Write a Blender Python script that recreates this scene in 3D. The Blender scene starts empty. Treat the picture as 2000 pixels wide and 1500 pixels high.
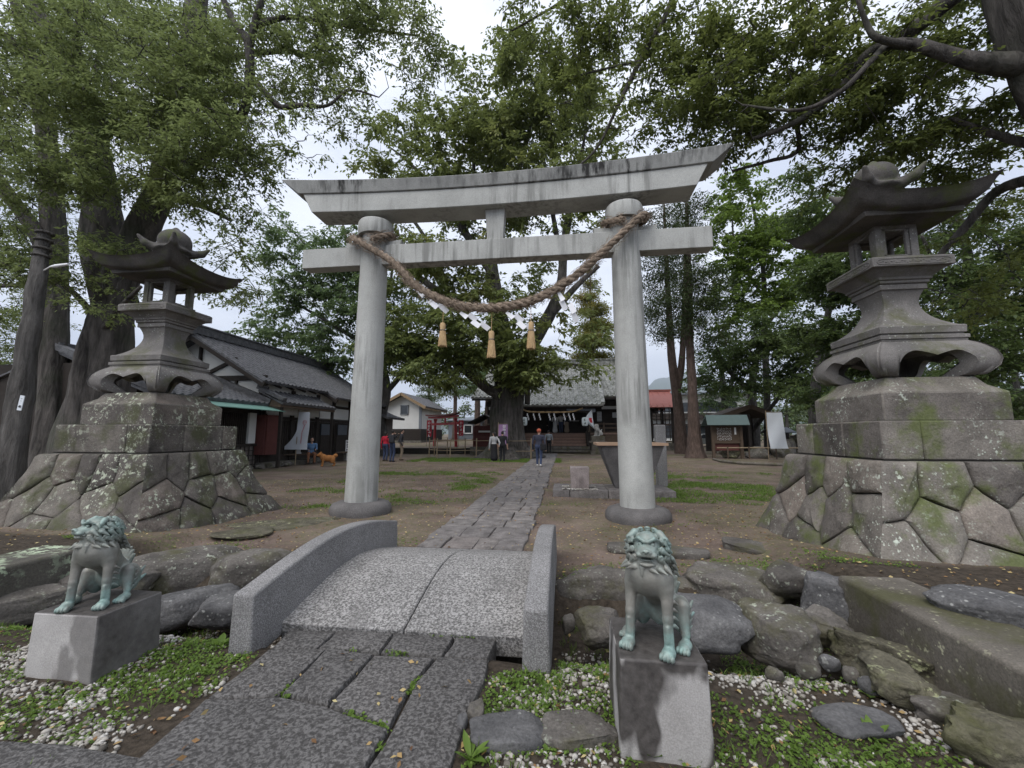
import bpy, bmesh, math, random, time
import numpy as np
from mathutils import Vector, Matrix, Euler, noise
T0 = time.time()
S = bpy.context.scene
COL = S.collection
R_ = math.radians

# ------------------------------------------------------------------ camera
CAM = Vector((0, 0, 1.4))
FPX, CX, CY = 805.0, 1000.0, 750.0
PITCH, YAW = math.atan(99 / FPX), R_(7.1)
cd = bpy.data.cameras.new("camera")
cd.sensor_width = 36; cd.sensor_fit = 'HORIZONTAL'
cd.lens = 36 * FPX / 2000
cd.clip_start = 0.05; cd.clip_end = 20000
co = bpy.data.objects.new("camera", cd); COL.objects.link(co)
co.location = CAM
co.rotation_euler = (math.pi / 2 + PITCH, 0, YAW)
S.camera = co

# ------------------------------------------------------------------ sky + sun (bright overcast)
SUN_EL, SUN_AZ = R_(52), R_(205)      # azimuth the light comes from: behind the camera, a little to the left
w = bpy.data.worlds.new("World"); S.world = w; w.use_nodes = True
nt = w.node_tree; nt.nodes.clear(); L = nt.links.new
def wn(t, **k):
    n = nt.nodes.new(t)
    for a, b in k.items(): setattr(n, a, b)
    return n
out = wn('ShaderNodeOutputWorld'); mixs = wn('ShaderNodeMixShader')
b1 = wn('ShaderNodeBackground'); b2 = wn('ShaderNodeBackground')
sky = wn('ShaderNodeTexSky', sky_type='NISHITA', sun_disc=False, sun_elevation=SUN_EL, sun_rotation=SUN_AZ)
b1.inputs[1].default_value = 0.12
tc = wn('ShaderNodeTexCoord'); mp = wn('ShaderNodeMapping'); mp.inputs['Scale'].default_value = (1, 1, 2.6)
nz = wn('ShaderNodeTexNoise'); nz.inputs['Scale'].default_value = 2.2; nz.inputs['Detail'].default_value = 7; nz.inputs['Roughness'].default_value = .55
cr = wn('ShaderNodeValToRGB')
cr.color_ramp.elements[0].position = .34; cr.color_ramp.elements[0].color = (.54, .585, .70, 1)
cr.color_ramp.elements[1].position = .66; cr.color_ramp.elements[1].color = (.90, .93, 1.0, 1)
L(tc.outputs['Generated'], mp.inputs[0]); L(mp.outputs[0], nz.inputs[0]); L(nz.outputs['Fac'], cr.inputs[0])
L(cr.outputs[0], b2.inputs[0]); b2.inputs[1].default_value = .80
L(sky.outputs[0], b1.inputs[0])
mixs.inputs[0].default_value = .9
L(b1.outputs[0], mixs.inputs[1]); L(b2.outputs[0], mixs.inputs[2]); L(mixs.outputs[0], out.inputs[0])
sd = bpy.data.lights.new("sun", 'SUN'); sd.energy = 1.5; sd.angle = R_(45); sd.color = (1, .965, .92)
so = bpy.data.objects.new("sun", sd); COL.objects.link(so)
sv = Vector((math.sin(SUN_AZ) * math.cos(SUN_EL), math.cos(SUN_AZ) * math.cos(SUN_EL), math.sin(SUN_EL)))
so.rotation_euler = sv.to_track_quat('Z', 'Y').to_euler()
so.location = (0, 0, 60)
S.view_settings.view_transform = 'Standard'; S.view_settings.look = 'None'
S.view_settings.exposure = 0.95; S.view_settings.gamma = 1
S.render.engine = 'CYCLES'
cy = S.cycles
cy.max_bounces = 6; cy.diffuse_bounces = 3; cy.glossy_bounces = 2; cy.transmission_bounces = 4; cy.transparent_max_bounces = 4
cy.use_denoising = True; cy.sample_clamp_indirect = 6

# ------------------------------------------------------------------ where a pixel of the 2000x1500 photograph lies in the place
def ray(px, py):
    u = (px - CX) / FPX; v = (CY - py) / FPX
    cp, sp = math.cos(PITCH), math.sin(PITCH)
    f = cp - v * sp; z = sp + v * cp
    c, s = math.cos(YAW), math.sin(YAW)
    return Vector((u * c - f * s, u * s + f * c, z))
def G(px, py, z=0.0):
    d = ray(px, py); return CAM + d * ((z - CAM.z) / d.z)
def PY(px, py, y):
    d = ray(px, py); return CAM + d * (y / d.y)
def PX(px, py, x):
    d = ray(px, py); return CAM + d * (x / d.x)

# ------------------------------------------------------------------ objects
def tag(o, label=None, cat=None, group=None, kind=None):
    if label: o['label'] = label
    if cat: o['category'] = cat
    if group: o['group'] = group
    if kind: o['kind'] = kind
    return o
def thing(name, label, cat, loc=(0, 0, 0), rz=0, group=None):
    o = bpy.data.objects.new(name, None); COL.objects.link(o)
    o.location = loc; o.rotation_euler = (0, 0, rz); o.empty_display_size = .2
    return tag(o, label, cat, group)
def linkmesh(name, me, mats, parent=None, smooth=False):
    o = bpy.data.objects.new(name, me); COL.objects.link(o)
    for m in (mats if isinstance(mats, (list, tuple)) else [mats]): me.materials.append(m)
    if smooth: me.polygons.foreach_set('use_smooth', [True] * len(me.polygons))
    if parent: o.parent = parent
    return o
def dup(root, loc, rz=None, label=None, sc=None):
    r = root.copy(); COL.objects.link(r); r.location = loc
    if rz is not None: r.rotation_euler = (0, 0, rz)
    if label: r['label'] = label
    if sc: r.scale = (sc,) * 3 if isinstance(sc, (int, float)) else sc
    for ch in list(root.children):
        c = ch.copy(); COL.objects.link(c); c.parent = r
        for g in list(ch.children):
            d = g.copy(); COL.objects.link(d); d.parent = c
    return r
def np_mesh(name, V, F, mi=None):
    """V (n,3), F (m,k) with k constant"""
    me = bpy.data.meshes.new(name); V = np.asarray(V, np.float32); F = np.asarray(F, np.int32)
    k = F.shape[1]
    me.vertices.add(len(V)); me.vertices.foreach_set('co', V.ravel())
    me.loops.add(F.size); me.loops.foreach_set('vertex_index', F.ravel())
    me.polygons.add(len(F)); me.polygons.foreach_set('loop_start', np.arange(0, F.size, k, dtype=np.int32))
    me.polygons.foreach_set('loop_total', np.full(len(F), k, np.int32))
    if mi is not None: me.polygons.foreach_set('material_index', np.asarray(mi, np.int32))
    me.update(calc_edges=True); me.validate()
    return me

class MB:
    def __init__(s): s.v = []; s.f = []; s.m = []; s.mi = 0
    def add(s, vs, fs, M=None):
        b = len(s.v)
        if M is not None: vs = [M @ Vector(v) for v in vs]
        s.v += [tuple(v) for v in vs]; s.f += [tuple(b + i for i in f) for f in fs]; s.m += [s.mi] * len(fs)
    def box(s, c, d, M=None, taper=None):
        x, y, z = (a / 2 for a in d); tx, ty = taper or (1, 1)
        vs = [(-x, -y, -z), (x, -y, -z), (x, y, -z), (-x, y, -z), (-x * tx, -y * ty, z), (x * tx, -y * ty, z), (x * tx, y * ty, z), (-x * tx, y * ty, z)]
        vs = [Vector(v) + Vector(c) for v in vs]
        s.add(vs, [(0, 3, 2, 1), (4, 5, 6, 7), (0, 1, 5, 4), (1, 2, 6, 5), (2, 3, 7, 6), (3, 0, 4, 7)], M)
    def bar(s, a, b, wd, ht, up=(0, 0, 1), M=None):
        a = Vector(a); b = Vector(b); d = (b - a).normalized(); up = Vector(up)
        r = d.cross(up)
        if r.length < 1e-4: r = d.cross(Vector((1, 0, 0)))
        r.normalize(); u = r.cross(d)
        vs = []
        for p in (a, b):
            for (i, j) in ((-1, -1), (1, -1), (1, 1), (-1, 1)): vs.append(p + r * (i * wd / 2) + u * (j * ht / 2))
        s.add(vs, [(3, 2, 1, 0), (4, 5, 6, 7), (0, 1, 5, 4), (1, 2, 6, 5), (2, 3, 7, 6), (3, 0, 4, 7)], M)
    def prism(s, poly, z0, z1, M=None):
        n = len(poly)
        vs = [(p[0], p[1], z0) for p in poly] + [(p[0], p[1], z1) for p in poly]
        fs = [tuple(range(n - 1, -1, -1)), tuple(range(n, 2 * n))] + [(i, (i + 1) % n, n + (i + 1) % n, n + i) for i in range(n)]
        s.add(vs, fs, M)
    def lathe(s, prof, n=32, c=(0, 0, 0), M=None, cap=True):
        vs = []; fs = []
        for r, z in prof:
            for i in range(n):
                a = 2 * math.pi * i / n; vs.append((c[0] + r * math.cos(a), c[1] + r * math.sin(a), c[2] + z))
        for k in range(len(prof) - 1):
            for i in range(n):
                j = (i + 1) % n; fs.append((k * n + i, k * n + j, (k + 1) * n + j, (k + 1) * n + i))
        if cap:
            fs.append(tuple(range(n - 1, -1, -1))); b = (len(prof) - 1) * n; fs.append(tuple(range(b, b + n)))
        s.add(vs, fs, M)
    def sqlathe(s, prof, c=(0, 0, 0), M=None, cap=True):
        """square section profile: (half size, z)"""
        vs = []; fs = []
        for r, z in prof:
            for (i, j) in ((-1, -1), (1, -1), (1, 1), (-1, 1)): vs.append((c[0] + r * i, c[1] + r * j, c[2] + z))
        for k in range(len(prof) - 1):
            for i in range(4):
                j = (i + 1) % 4; fs.append((k * 4 + i, k * 4 + j, (k + 1) * 4 + j, (k + 1) * 4 + i))
        if cap:
            fs.append((3, 2, 1, 0)); b = (len(prof) - 1) * 4; fs.append((b, b + 1, b + 2, b + 3))
        s.add(vs, fs, M)
    def tube(s, pts, rad, n=8, cap=True, M=None):
        pts = [Vector(p) for p in pts]; m = len(pts)
        if not isinstance(rad, (list, tuple)): rad = [rad] * m
        vs = []; fs = []; ref = None
        for i, p in enumerate(pts):
            d = (pts[min(i + 1, m - 1)] - pts[max(i - 1, 0)])
            d = d.normalized() if d.length > 1e-9 else Vector((0, 0, 1))
            if ref is None: ref = d.orthogonal().normalized()
            else:
                ref = ref - d * ref.dot(d)
                ref = ref.normalized() if ref.length > 1e-6 else d.orthogonal().normalized()
            q = d.cross(ref)
            for k in range(n):
                a = 2 * math.pi * k / n; vs.append(p + (ref * math.cos(a) + q * math.sin(a)) * rad[i])
        for i in range(m - 1):
            for k in range(n):
                l = (k + 1) % n; fs.append((i * n + k, i * n + l, (i + 1) * n + l, (i + 1) * n + k))
        if cap: fs.append(tuple(range(n - 1, -1, -1))); fs.append(tuple(range((m - 1) * n, m * n)))
        s.add(vs, fs, M)
    def quad(s, a, b, c, d, th=0):
        s.add([a, b, c, d], [(0, 1, 2, 3)])
    def sheet(s, P, nu, nv, th=0.02):
        """thick surface from P(u,v) -> point, u,v in 0..1"""
        g = [[Vector(P(i / nu, j / nv)) for i in range(nu + 1)] for j in range(nv + 1)]
        vs = []; nrm = []
        for j in range(nv + 1):
            for i in range(nu + 1):
                du = g[j][min(i + 1, nu)] - g[j][max(i - 1, 0)]; dv = g[min(j + 1, nv)][i] - g[max(j - 1, 0)][i]
                k = du.cross(dv); k = k.normalized() if k.length > 1e-9 else Vector((0, 0, 1)); vs.append(g[j][i]); nrm.append(k)
        N = len(vs); vs = vs + [v - k * th for v, k in zip(vs, nrm)]
        W = nu + 1; fs = []
        for j in range(nv):
            for i in range(nu):
                a = j * W + i; fs.append((a, a + 1, a + W + 1, a + W)); fs.append((N + a, N + a + W, N + a + W + 1, N + a + 1))
        for i in range(nu):
            fs.append((i, N + i, N + i + 1, i + 1)); a = nv * W + i; fs.append((a, a + 1, N + a + 1, N + a))
        for j in range(nv):
            a = j * W; fs.append((a, a + W, N + a + W, N + a)); a = j * W + nu; fs.append((a, N + a, N + a + W, a + W))
        s.add(vs, fs)
    def build(s, name, mats, parent=None, smooth=False, bevel=0, seg=2, sub=0):
        me = bpy.data.meshes.new(name); me.from_pydata(s.v, [], s.f); me.polygons.foreach_set('material_index', s.m); me.update()
        o = linkmesh(name, me, mats, parent, smooth)
        if bevel:
            b = o.modifiers.new('bevel', 'BEVEL'); b.width = bevel; b.segments = seg; b.limit_method = 'ANGLE'; b.angle_limit = R_(35)
        if sub:
            b = o.modifiers.new('sub', 'SUBSURF'); b.levels = b.render_levels = sub
        if smooth and not sub: me.set_sharp_from_angle(angle=R_(42))
        return o

# ------------------------------------------------------------------ materials
class NT:
    def __init__(s, name):
        s.m = bpy.data.materials.new(name); s.m.use_nodes = True; s.t = s.m.node_tree; s.t.nodes.clear()
        s.o = s.n('ShaderNodeOutputMaterial'); s.b = s.n('ShaderNodeBsdfPrincipled'); s.l(s.b.outputs[0], s.o.inputs[0])
        s.b.inputs['Specular IOR Level'].default_value = .3
        s.pos = None
    def n(s, t, **k):
        q = s.t.nodes.new(t)
        for a, b in k.items(): setattr(q, a, b)
        return q
    def l(s, a, b): s.t.links.new(a, b)
    def coord(s):
        if s.pos is None: s.pos = s.n('ShaderNodeNewGeometry').outputs['Position']
        return s.pos
    def ocoord(s): return s.n('ShaderNodeTexCoord').outputs['Object']
    def mapped(s, sc, src=None):
        q = s.n('ShaderNodeMapping'); q.inputs['Scale'].default_value = sc; s.l(src or s.coord(), q.inputs[0]); return q.outputs[0]
    def noise(s, scale, detail=4, rough=.55, src=None, dist=0):
        q = s.n('ShaderNodeTexNoise'); q.inputs['Scale'].default_value = scale; q.inputs['Detail'].default_value = detail
        q.inputs['Roughness'].default_value = rough; q.inputs['Distortion'].default_value = dist
        s.l(src or s.coord(), q.inputs['Vector']); return q.outputs['Fac']
    def voro(s, scale, src=None, feat='F1', out='Distance', rnd=1):
        q = s.n('ShaderNodeTexVoronoi', feature=feat); q.inputs['Scale'].default_value = scale; q.inputs['Randomness'].default_value = rnd
        s.l(src or s.coord(), q.inputs['Vector']); return q.outputs[out]
    def ramp(s, fac, *st):
        q = s.n('ShaderNodeValToRGB'); e = q.color_ramp.elements
        while len(e) < len(st): e.new(.5)
        for x, (p, c) in zip(e, st):
            x.position = p; x.color = (c if isinstance(c, tuple) else (c, c, c)) + (1,)
        s.l(fac, q.inputs[0]); return q.outputs[0]
    def mix(s, fac, a, b, mode='MIX'):
        q = s.n('ShaderNodeMix', data_type='RGBA', blend_type=mode)
        for i, v in ((0, fac), (6, a), (7, b)):
            if isinstance(v, (int, float)): q.inputs[i].default_value = v
            elif isinstance(v, tuple): q.inputs[i].default_value = v + (1,)
            else: s.l(v, q.inputs[i])
        return q.outputs[2]
    def math(s, op, a, b=0):
        q = s.n('ShaderNodeMath', operation=op)
        for i, v in ((0, a), (1, b)):
            if isinstance(v, (int, float)): q.inputs[i].default_value = v
            else: s.l(v, q.inputs[i])
        return q.outputs[0]
    def rnd(s): return s.n('ShaderNodeNewGeometry').outputs['Random Per Island']
    def sep(s, i, src=None):
        q = s.n('ShaderNodeSeparateXYZ'); s.l(src or s.coord(), q.inputs[0]); return q.outputs[i]
    def nz(s): 
        q = s.n('ShaderNodeSeparateXYZ'); s.l(s.n('ShaderNodeNewGeometry').outputs['Normal'], q.inputs[0]); return q.outputs[2]
    def bump(s, h, st=.5, d=.02):
        q = s.n('ShaderNodeBump'); q.inputs['Strength'].default_value = st; q.inputs['Distance'].default_value = d
        s.l(h, q.inputs['Height'])
        if s.b.inputs['Normal'].is_linked: s.l(s.b.inputs['Normal'].links[0].from_socket, q.inputs['Normal'])
        s.l(q.outputs[0], s.b.inputs['Normal'])
    def col(s, c):
        if isinstance(c, tuple): s.b.inputs['Base Color'].default_value = c + (1,)
        else: s.l(c, s.b.inputs['Base Color'])
    def rough(s, v):
        if isinstance(v, (int, float)): s.b.inputs['Roughness'].default_value = v
        else: s.l(v, s.b.inputs['Roughness'])

def m_plain(name, c, rough=.7, var=.25, scale=3, bump=0, spec=.3):
    t = NT(name); f = t.noise(scale, 5)
    t.col(t.mix(f, tuple(x * (1 - var) for x in c), tuple(min(1, x * (1 + var)) for x in c))); t.rough(rough)
    t.b.inputs['Specular IOR Level'].default_value = spec
    if bump: t.bump(t.noise(scale * 8, 5), .6, bump)
    return t.m

def m_stone(name, dark, light, speck=60, mott=2.0, lichen=None, moss=None, island=0., bump=.006, rough=.85, topdark=0, streak=None, lth=.62):
    """weathered stone: mottling, fine grain, pale lichen spots, moss"""
    t = NT(name)
    base = t.ramp(t.noise(mott, 6, .6), (.3, dark), (.7, light))
    g = t.noise(speck, 3, .7)
    base = t.mix(.55, base, t.ramp(g, (.3, .25), (.7, .78)), 'OVERLAY')
    if island:
        r = t.rnd(); base = t.mix(island, base, t.ramp(r, (0, (.22, .20, .19)), (.35, (.50, .47, .45)), (.7, (.62, .6, .55)), (1, (.75, .66, .6))), 'OVERLAY')
    if streak:
        f = t.noise(1, 5, .6, t.mapped((9, 9, .7))); f = t.ramp(f, (.45, 0.), (.62, 1.))
        f2 = t.ramp(t.noise(.9, 3), (.42, 0.), (.6, 1.)); base = t.mix(t.math('MULTIPLY', f, f2), base, streak)
    if lichen:
        a = t.ramp(t.noise(1.6, 4, .6), (.44, 0.), (.62, 1.))
        s1 = t.ramp(t.noise(13, 5, .65), (lth - .05, 0.), (lth, 1.))
        s2 = t.ramp(t.voro(22), (.12, 1.), (.24, 0.))
        k = t.math('MULTIPLY', a, t.math('MAXIMUM', s1, t.math('MULTIPLY', s2, .8)))
        base = t.mix(k, base, t.mix(t.noise(4, 2), lichen, tuple(min(1, x * 1.5) for x in lichen)))
    if moss:
        k = t.math('MULTIPLY', t.ramp(t.noise(2.3, 6, .65), (.5, 0.), (.64, 1.)), .85)
        base = t.mix(k, base, t.mix(t.noise(30, 3), tuple(x * .5 for x in moss), moss))
    t.col(base); t.rough(rough)
    t.bump(t.noise(speck * .45, 6, .7), .7, bump); t.bump(t.noise(7, 4), .5, bump * 3)
    return t.m

def m_leaf(name, dark, light, tip=None, tipamt=.35, trans=.35, scale=.6):
    t = NT(name)
    f = t.rnd(); c = t.mix(f, dark, light)
    k = t.ramp(t.noise(scale, 3, .6), (.38, 0.), (.66, 1.))
    c = t.mix(t.math('MULTIPLY', k, .5), c, light)
    if tip: c = t.mix(t.math('MULTIPLY', t.ramp(t.noise(scale * .7, 4, .6), (.55 , 0.), (.72, 1.)), tipamt * 2), c, tip)
    t.col(c); t.rough(.5); t.b.inputs['Specular IOR Level'].default_value = .25
    tr = t.n('ShaderNodeBsdfTranslucent'); t.l(t.mix(.5, c, tuple(min(1, x * 1.6) for x in light)), tr.inputs[0])
    mx = t.n('ShaderNodeMixShader'); mx.inputs[0].default_value = trans
    t.l(t.b.outputs[0], mx.inputs[1]); t.l(tr.outputs[0], mx.inputs[2]); t.l(mx.outputs[0], t.o.inputs[0])
    return t.m

def m_bark(name, dark, light, moss=None, sc=1.):
    t = NT(name); src = t.mapped((7 * sc, 7 * sc, 1.1 * sc))
    n1 = t.noise(1.6, 7, .65, src, .4); c = t.ramp(n1, (.3, dark), (.68, light))
    c = t.mix(.5, c, t.ramp(t.noise(3, 4), (.3, .3), (.7, .7)), 'OVERLAY')
    if moss: c = t.mix(t.ramp(t.noise(.8, 5), (.5, 0.), (.68, .6)), c, moss)
    t.col(c); t.rough(.95); t.bump(n1, 1, .11); t.bump(t.noise(22 * sc, 5, .7), .6, .02); return t.m

def m_wood(name, dark, light, axis=2, sc=1.):
    t = NT(name); s = [14 * sc] * 3; s[axis] = .8 * sc
    f = t.noise(1.5, 6, .6, t.mapped(tuple(s), t.ocoord()))
    t.col(t.ramp(f, (.3, dark), (.7, light))); t.rough(.8); t.bump(f, .5, .01); return t.m

# ------------------------------------------------------------------ organic shapes: blended volumes turned into one continuous mesh
EDG = [((0,0,0),(1,0,0)),((0,1,0),(1,1,0)),((0,0,1),(1,0,1)),((0,1,1),(1,1,1)),((0,0,0),(0,1,0)),((1,0,0),(1,1,0)),((0,0,1),(0,1,1)),((1,0,1),(1,1,1)),((0,0,0),(0,0,1)),((1,0,0),(1,0,1)),((0,1,0),(0,1,1)),((1,1,0),(1,1,1))]
def E(c, r, rot=None, k=.02, m=0, op='u'): return dict(t='e', c=c, r=r, rot=rot, k=k, m=m, op=op)
def C(a, b, ra, rb=None, k=.02, m=0, op='u'): return dict(t='c', a=a, b=b, ra=ra, rb=ra if rb is None else rb, k=k, m=m, op=op)
def xform(prims, M):
    q = M.to_3x3(); out = []
    for p in prims:
        p = dict(p)
        if p['t'] == 'e':
            p['c'] = tuple(M @ Vector(p['c'])); r = Euler(p['rot']).to_matrix() if isinstance(p['rot'], (tuple, list)) else (p['rot'] or Matrix.Identity(3)); p['rot'] = q @ r
        else: p['a'] = tuple(M @ Vector(p['a'])); p['b'] = tuple(M @ Vector(p['b']))
        out.append(p)
    return out
def sculpt(prims, h, name, mats, parent=None, smooth=2, zmin=None, noise_amp=0, noise_sc=30):
    lo = np.full(3, 1e9); hi = -lo
    bb = []
    for p in prims:
        if p['t'] == 'e': r = max(p['r']); a = np.array(p['c']) - r; b = np.array(p['c']) + r
        else:
            r = max(p['ra'], p['rb']); a = np.minimum(p['a'], p['b']) - r; b = np.maximum(p['a'], p['b']) + r
        bb.append((a, b))
        if p['op'] == 'u': lo = np.minimum(lo, a); hi = np.maximum(hi, b)
    lo -= 3 * h; hi += 3 * h
    n = np.ceil((hi - lo) / h).astype(int) + 1
    D = np.full(n, 1.0, np.float32); I = np.zeros(n, np.int8)
    ax = [lo[i] + h * np.arange(n[i]) for i in range(3)]
    for p, (a, b) in zip(prims, bb):
        mg = p['k'] * 1.5 + 3 * h
        i0 = np.maximum(((a - mg - lo) / h).astype(int), 0); i1 = np.minimum(((b + mg - lo) / h).astype(int) + 2, n)
        if (i1 <= i0).any(): continue
        sl = tuple(slice(x, y) for x, y in zip(i0, i1))
        X, Y_, Z = np.meshgrid(*[ax[i][sl[i]] for i in range(3)], indexing='ij')
        P = np.stack([X, Y_, Z], -1).astype(np.float32)
        if p['t'] == 'e':
            q = P - np.array(p['c'], np.float32)
            if p['rot'] is not None:
                R = p['rot'] if not isinstance(p['rot'], (tuple, list)) else Euler(p['rot']).to_matrix()
                q = q @ np.array(R, np.float32)
            r = np.array(p['r'], np.float32)
            k0 = np.linalg.norm(q / r, axis=-1); k1 = np.linalg.norm(q / (r * r), axis=-1) + 1e-9
            d = k0 * (k0 - 1) / k1; d = np.where(k0 < .2, -r.min(), d)
        else:
            A = np.array(p['a'], np.float32); B = np.array(p['b'], np.float32); ba = B - A
            t = np.clip(((P - A) @ ba) / max(float(ba @ ba), 1e-9), 0, 1)
            d = np.linalg.norm(P - A - t[..., None] * ba, axis=-1) - (p['ra'] + (p['rb'] - p['ra']) * t)
        d = d.astype(np.float32); cur = D[sl]; k = max(p['k'], 1e-5)
        if p['op'] == 'u':
            hh = np.clip(.5 + .5 * (cur - d) / k, 0, 1)
            I[sl] = np.where(d < cur, p['m'], I[sl]); D[sl] = cur + (d - cur) * hh - k * hh * (1 - hh)
        else:
            hh = np.clip(.5 - .5 * (cur + d) / k, 0, 1)
            if p['m']: I[sl] = np.where(d < .003, p['m'], I[sl])
            D[sl] = cur + (-d - cur) * hh + k * hh * (1 - hh)
    if zmin is not None:
        zz = (zmin - ax[2]).astype(np.float32); D = np.maximum(D, zz[None, None, :])
    s = D < 0
    cs = np.zeros([x - 1 for x in n], np.int8)
    for i in (0, 1):
        for j in (0, 1):
            for k in (0, 1): cs += s[i:n[0] - 1 + i, j:n[1] - 1 + j, k:n[2] - 1 + k]
    act = np.argwhere((cs > 0) & (cs < 8)); N = len(act)
    idx = np.full(cs.shape, -1, np.int32); idx[tuple(act.T)] = np.arange(N)
    acc = np.zeros((N, 3)); cnt = np.zeros(N)
    for e0, e1 in EDG:
        a = act + e0; b = act + e1
        da = D[tuple(a.T)]; db = D[tuple(b.T)]; m = (da < 0) != (db < 0)
        t = np.where(m, da / np.where(m, da - db, 1), 0)
        acc += np.where(m[:, None], a + t[:, None] * (b - a), 0); cnt += m
    V = lo + h * acc / cnt[:, None]
    F = []; MI = []
    for axis in range(3):
        sl0 = [slice(None)] * 3; sl1 = [slice(None)] * 3; sl0[axis] = slice(0, -1); sl1[axis] = slice(1, None)
        a = s[tuple(sl0)]; b = s[tuple(sl1)]; ed = np.argwhere(a != b)
        u, v = [(1, 2), (2, 0), (0, 1)][axis]
        ed = ed[(ed[:, u] > 0) & (ed[:, v] > 0) & (ed[:, u] < n[u] - 1) & (ed[:, v] < n[v] - 1)]
        q = []
        for du, dv in ((-1, -1), (0, -1), (0, 0), (-1, 0)):
            c = ed.copy(); c[:, u] += du; c[:, v] += dv; q.append(idx[tuple(c.T)])
        q = np.stack(q, 1); ins = a[tuple(ed.T)]
        q[~ins] = q[~ins][:, ::-1]
        F.append(q); MI.append(I[tuple(ed.T)])
    F = np.concatenate(F); MI = np.concatenate(MI); ok = (F >= 0).all(1); F = F[ok]; MI = MI[ok]
    # light smoothing
    e = np.concatenate([F[:, [0, 1]], F[:, [1, 2]], F[:, [2, 3]], F[:, [3, 0]]])
    for _ in range(smooth):
        sm = np.zeros_like(V); c = np.zeros(N)
        for i in range(3): sm[:, i] = np.bincount(e[:, 0], V[e[:, 1], i], N) + np.bincount(e[:, 1], V[e[:, 0], i], N)
        c = np.bincount(e[:, 0], minlength=N) + np.bincount(e[:, 1], minlength=N)
        V = V * .5 + .5 * sm / np.maximum(c, 1)[:, None]
    me = np_mesh(name, V, F, MI)
    return linkmesh(name, me, mats, parent, True)

def fbm(p, o=4):
    return noise.fractal(p, 1.0, 2.0, o, noise_basis='PERLIN_ORIGINAL')
def boulder(name, mat, loc, size, rz=0, seed=0, sub=4, rough=.10, flat=.35, cuts=7, parent=None, tilt=(0, 0), boxy=.0, hard=.86):
    bm = bmesh.new(); bmesh.ops.create_icosphere(bm, subdivisions=sub, radius=1)
    rg = random.Random(seed); off = Vector((rg.uniform(0, 99), rg.uniform(0, 99), rg.uniform(0, 99)))
    pl = []
    for i in range(cuts):
        d = Vector((rg.gauss(0, 1), rg.gauss(0, 1), rg.gauss(0, .8))).normalized(); pl.append((d, rg.uniform(.62, .86)))
    pl.append((Vector((rg.uniform(-.2, .2), rg.uniform(-.2, .2), 1)).normalized(), 1 - flat))
    for v in bm.verts:
        p = v.co.normalized()
        if boxy:
            q = Vector([math.copysign(abs(x) ** (1 - boxy), x) for x in p]); p = p.lerp(q, 1) ; p = p / max(abs(p.x), abs(p.y), abs(p.z), 1e-6) * (1 - .12 * (p.length - 1)) if boxy > .6 else q
        for d, h in pl:
            x = p.dot(d)
            if x > h: p = p - d * (x - h) * hard
        p = p * (1 + rough * 1.6 * fbm(p * 1.1 + off, 3)) + v.co.normalized() * rough * (.55 * fbm(p * 2.6 + off, 3) + .32 * fbm(p * 7 + off, 4))
        v.co = p
    bm.normal_update()
    me = bpy.data.meshes.new(name); bm.to_mesh(me); bm.free()
    o = linkmesh(name, me, mat, parent, True)
    M = Euler((tilt[0], tilt[1], rz)).to_matrix().to_4x4() @ Matrix.Diagonal((size[0], size[1], size[2], 1))
    me.transform(M); o.location = loc
    return o

# ------------------------------------------------------------------ trees
def spline(pts, n=6):
    pts = [Vector(p) for p in pts]; out = []
    for i in range(len(pts) - 1):
        p0 = pts[max(i - 1, 0)]; p1 = pts[i]; p2 = pts[i + 1]; p3 = pts[min(i + 2, len(pts) - 1)]
        for k in range(n):
            t = k / n
            out.append(.5 * ((2 * p1) + (p2 - p0) * t + (2 * p0 - 5 * p1 + 4 * p2 - p3) * t * t + (3 * p1 - p0 - 3 * p2 + p3) * t ** 3))
    out.append(pts[-1]); return out
def rspline(r, n=6):
    out = []
    for i in range(len(r) - 1): out += [r[i] + (r[i + 1] - r[i]) * k / n for k in range(n)]
    return out + [r[-1]]
def leaf_quads(cen, n, sx, sz, Lf, asp, seed, up=.0, pitch=(-.7, .45), out=None):
    rg = np.random.default_rng(seed); N = len(cen) * n
    P = np.repeat(cen, n, 0) + rg.normal(0, 1, (N, 3)) * np.array([sx, sx, sz])
    a = rg.uniform(0, 2 * np.pi, N); th = rg.uniform(pitch[0], pitch[1], N); ro = rg.normal(0, .55, N)
    d = np.stack([np.cos(a) * np.cos(th), np.sin(a) * np.cos(th), np.sin(th)], 1)
    s0 = np.stack([-np.sin(a), np.cos(a), np.zeros(N)], 1); nn = np.cross(d, s0)
    s = s0 * np.cos(ro)[:, None] + nn * np.sin(ro)[:, None]; nn = np.cross(d, s)
    l = (Lf * rg.uniform(.6, 1.3, N))[:, None]; wd = l * asp * .5
    V = np.stack([P, P + d * l * .5 + s * wd + nn * l * .08, P + d * l, P + d * l * .5 - s * wd + nn * l * .08], 1).reshape(-1, 3)
    F = np.arange(N * 4, dtype=np.int32).reshape(-1, 4)
    return V, F
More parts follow.
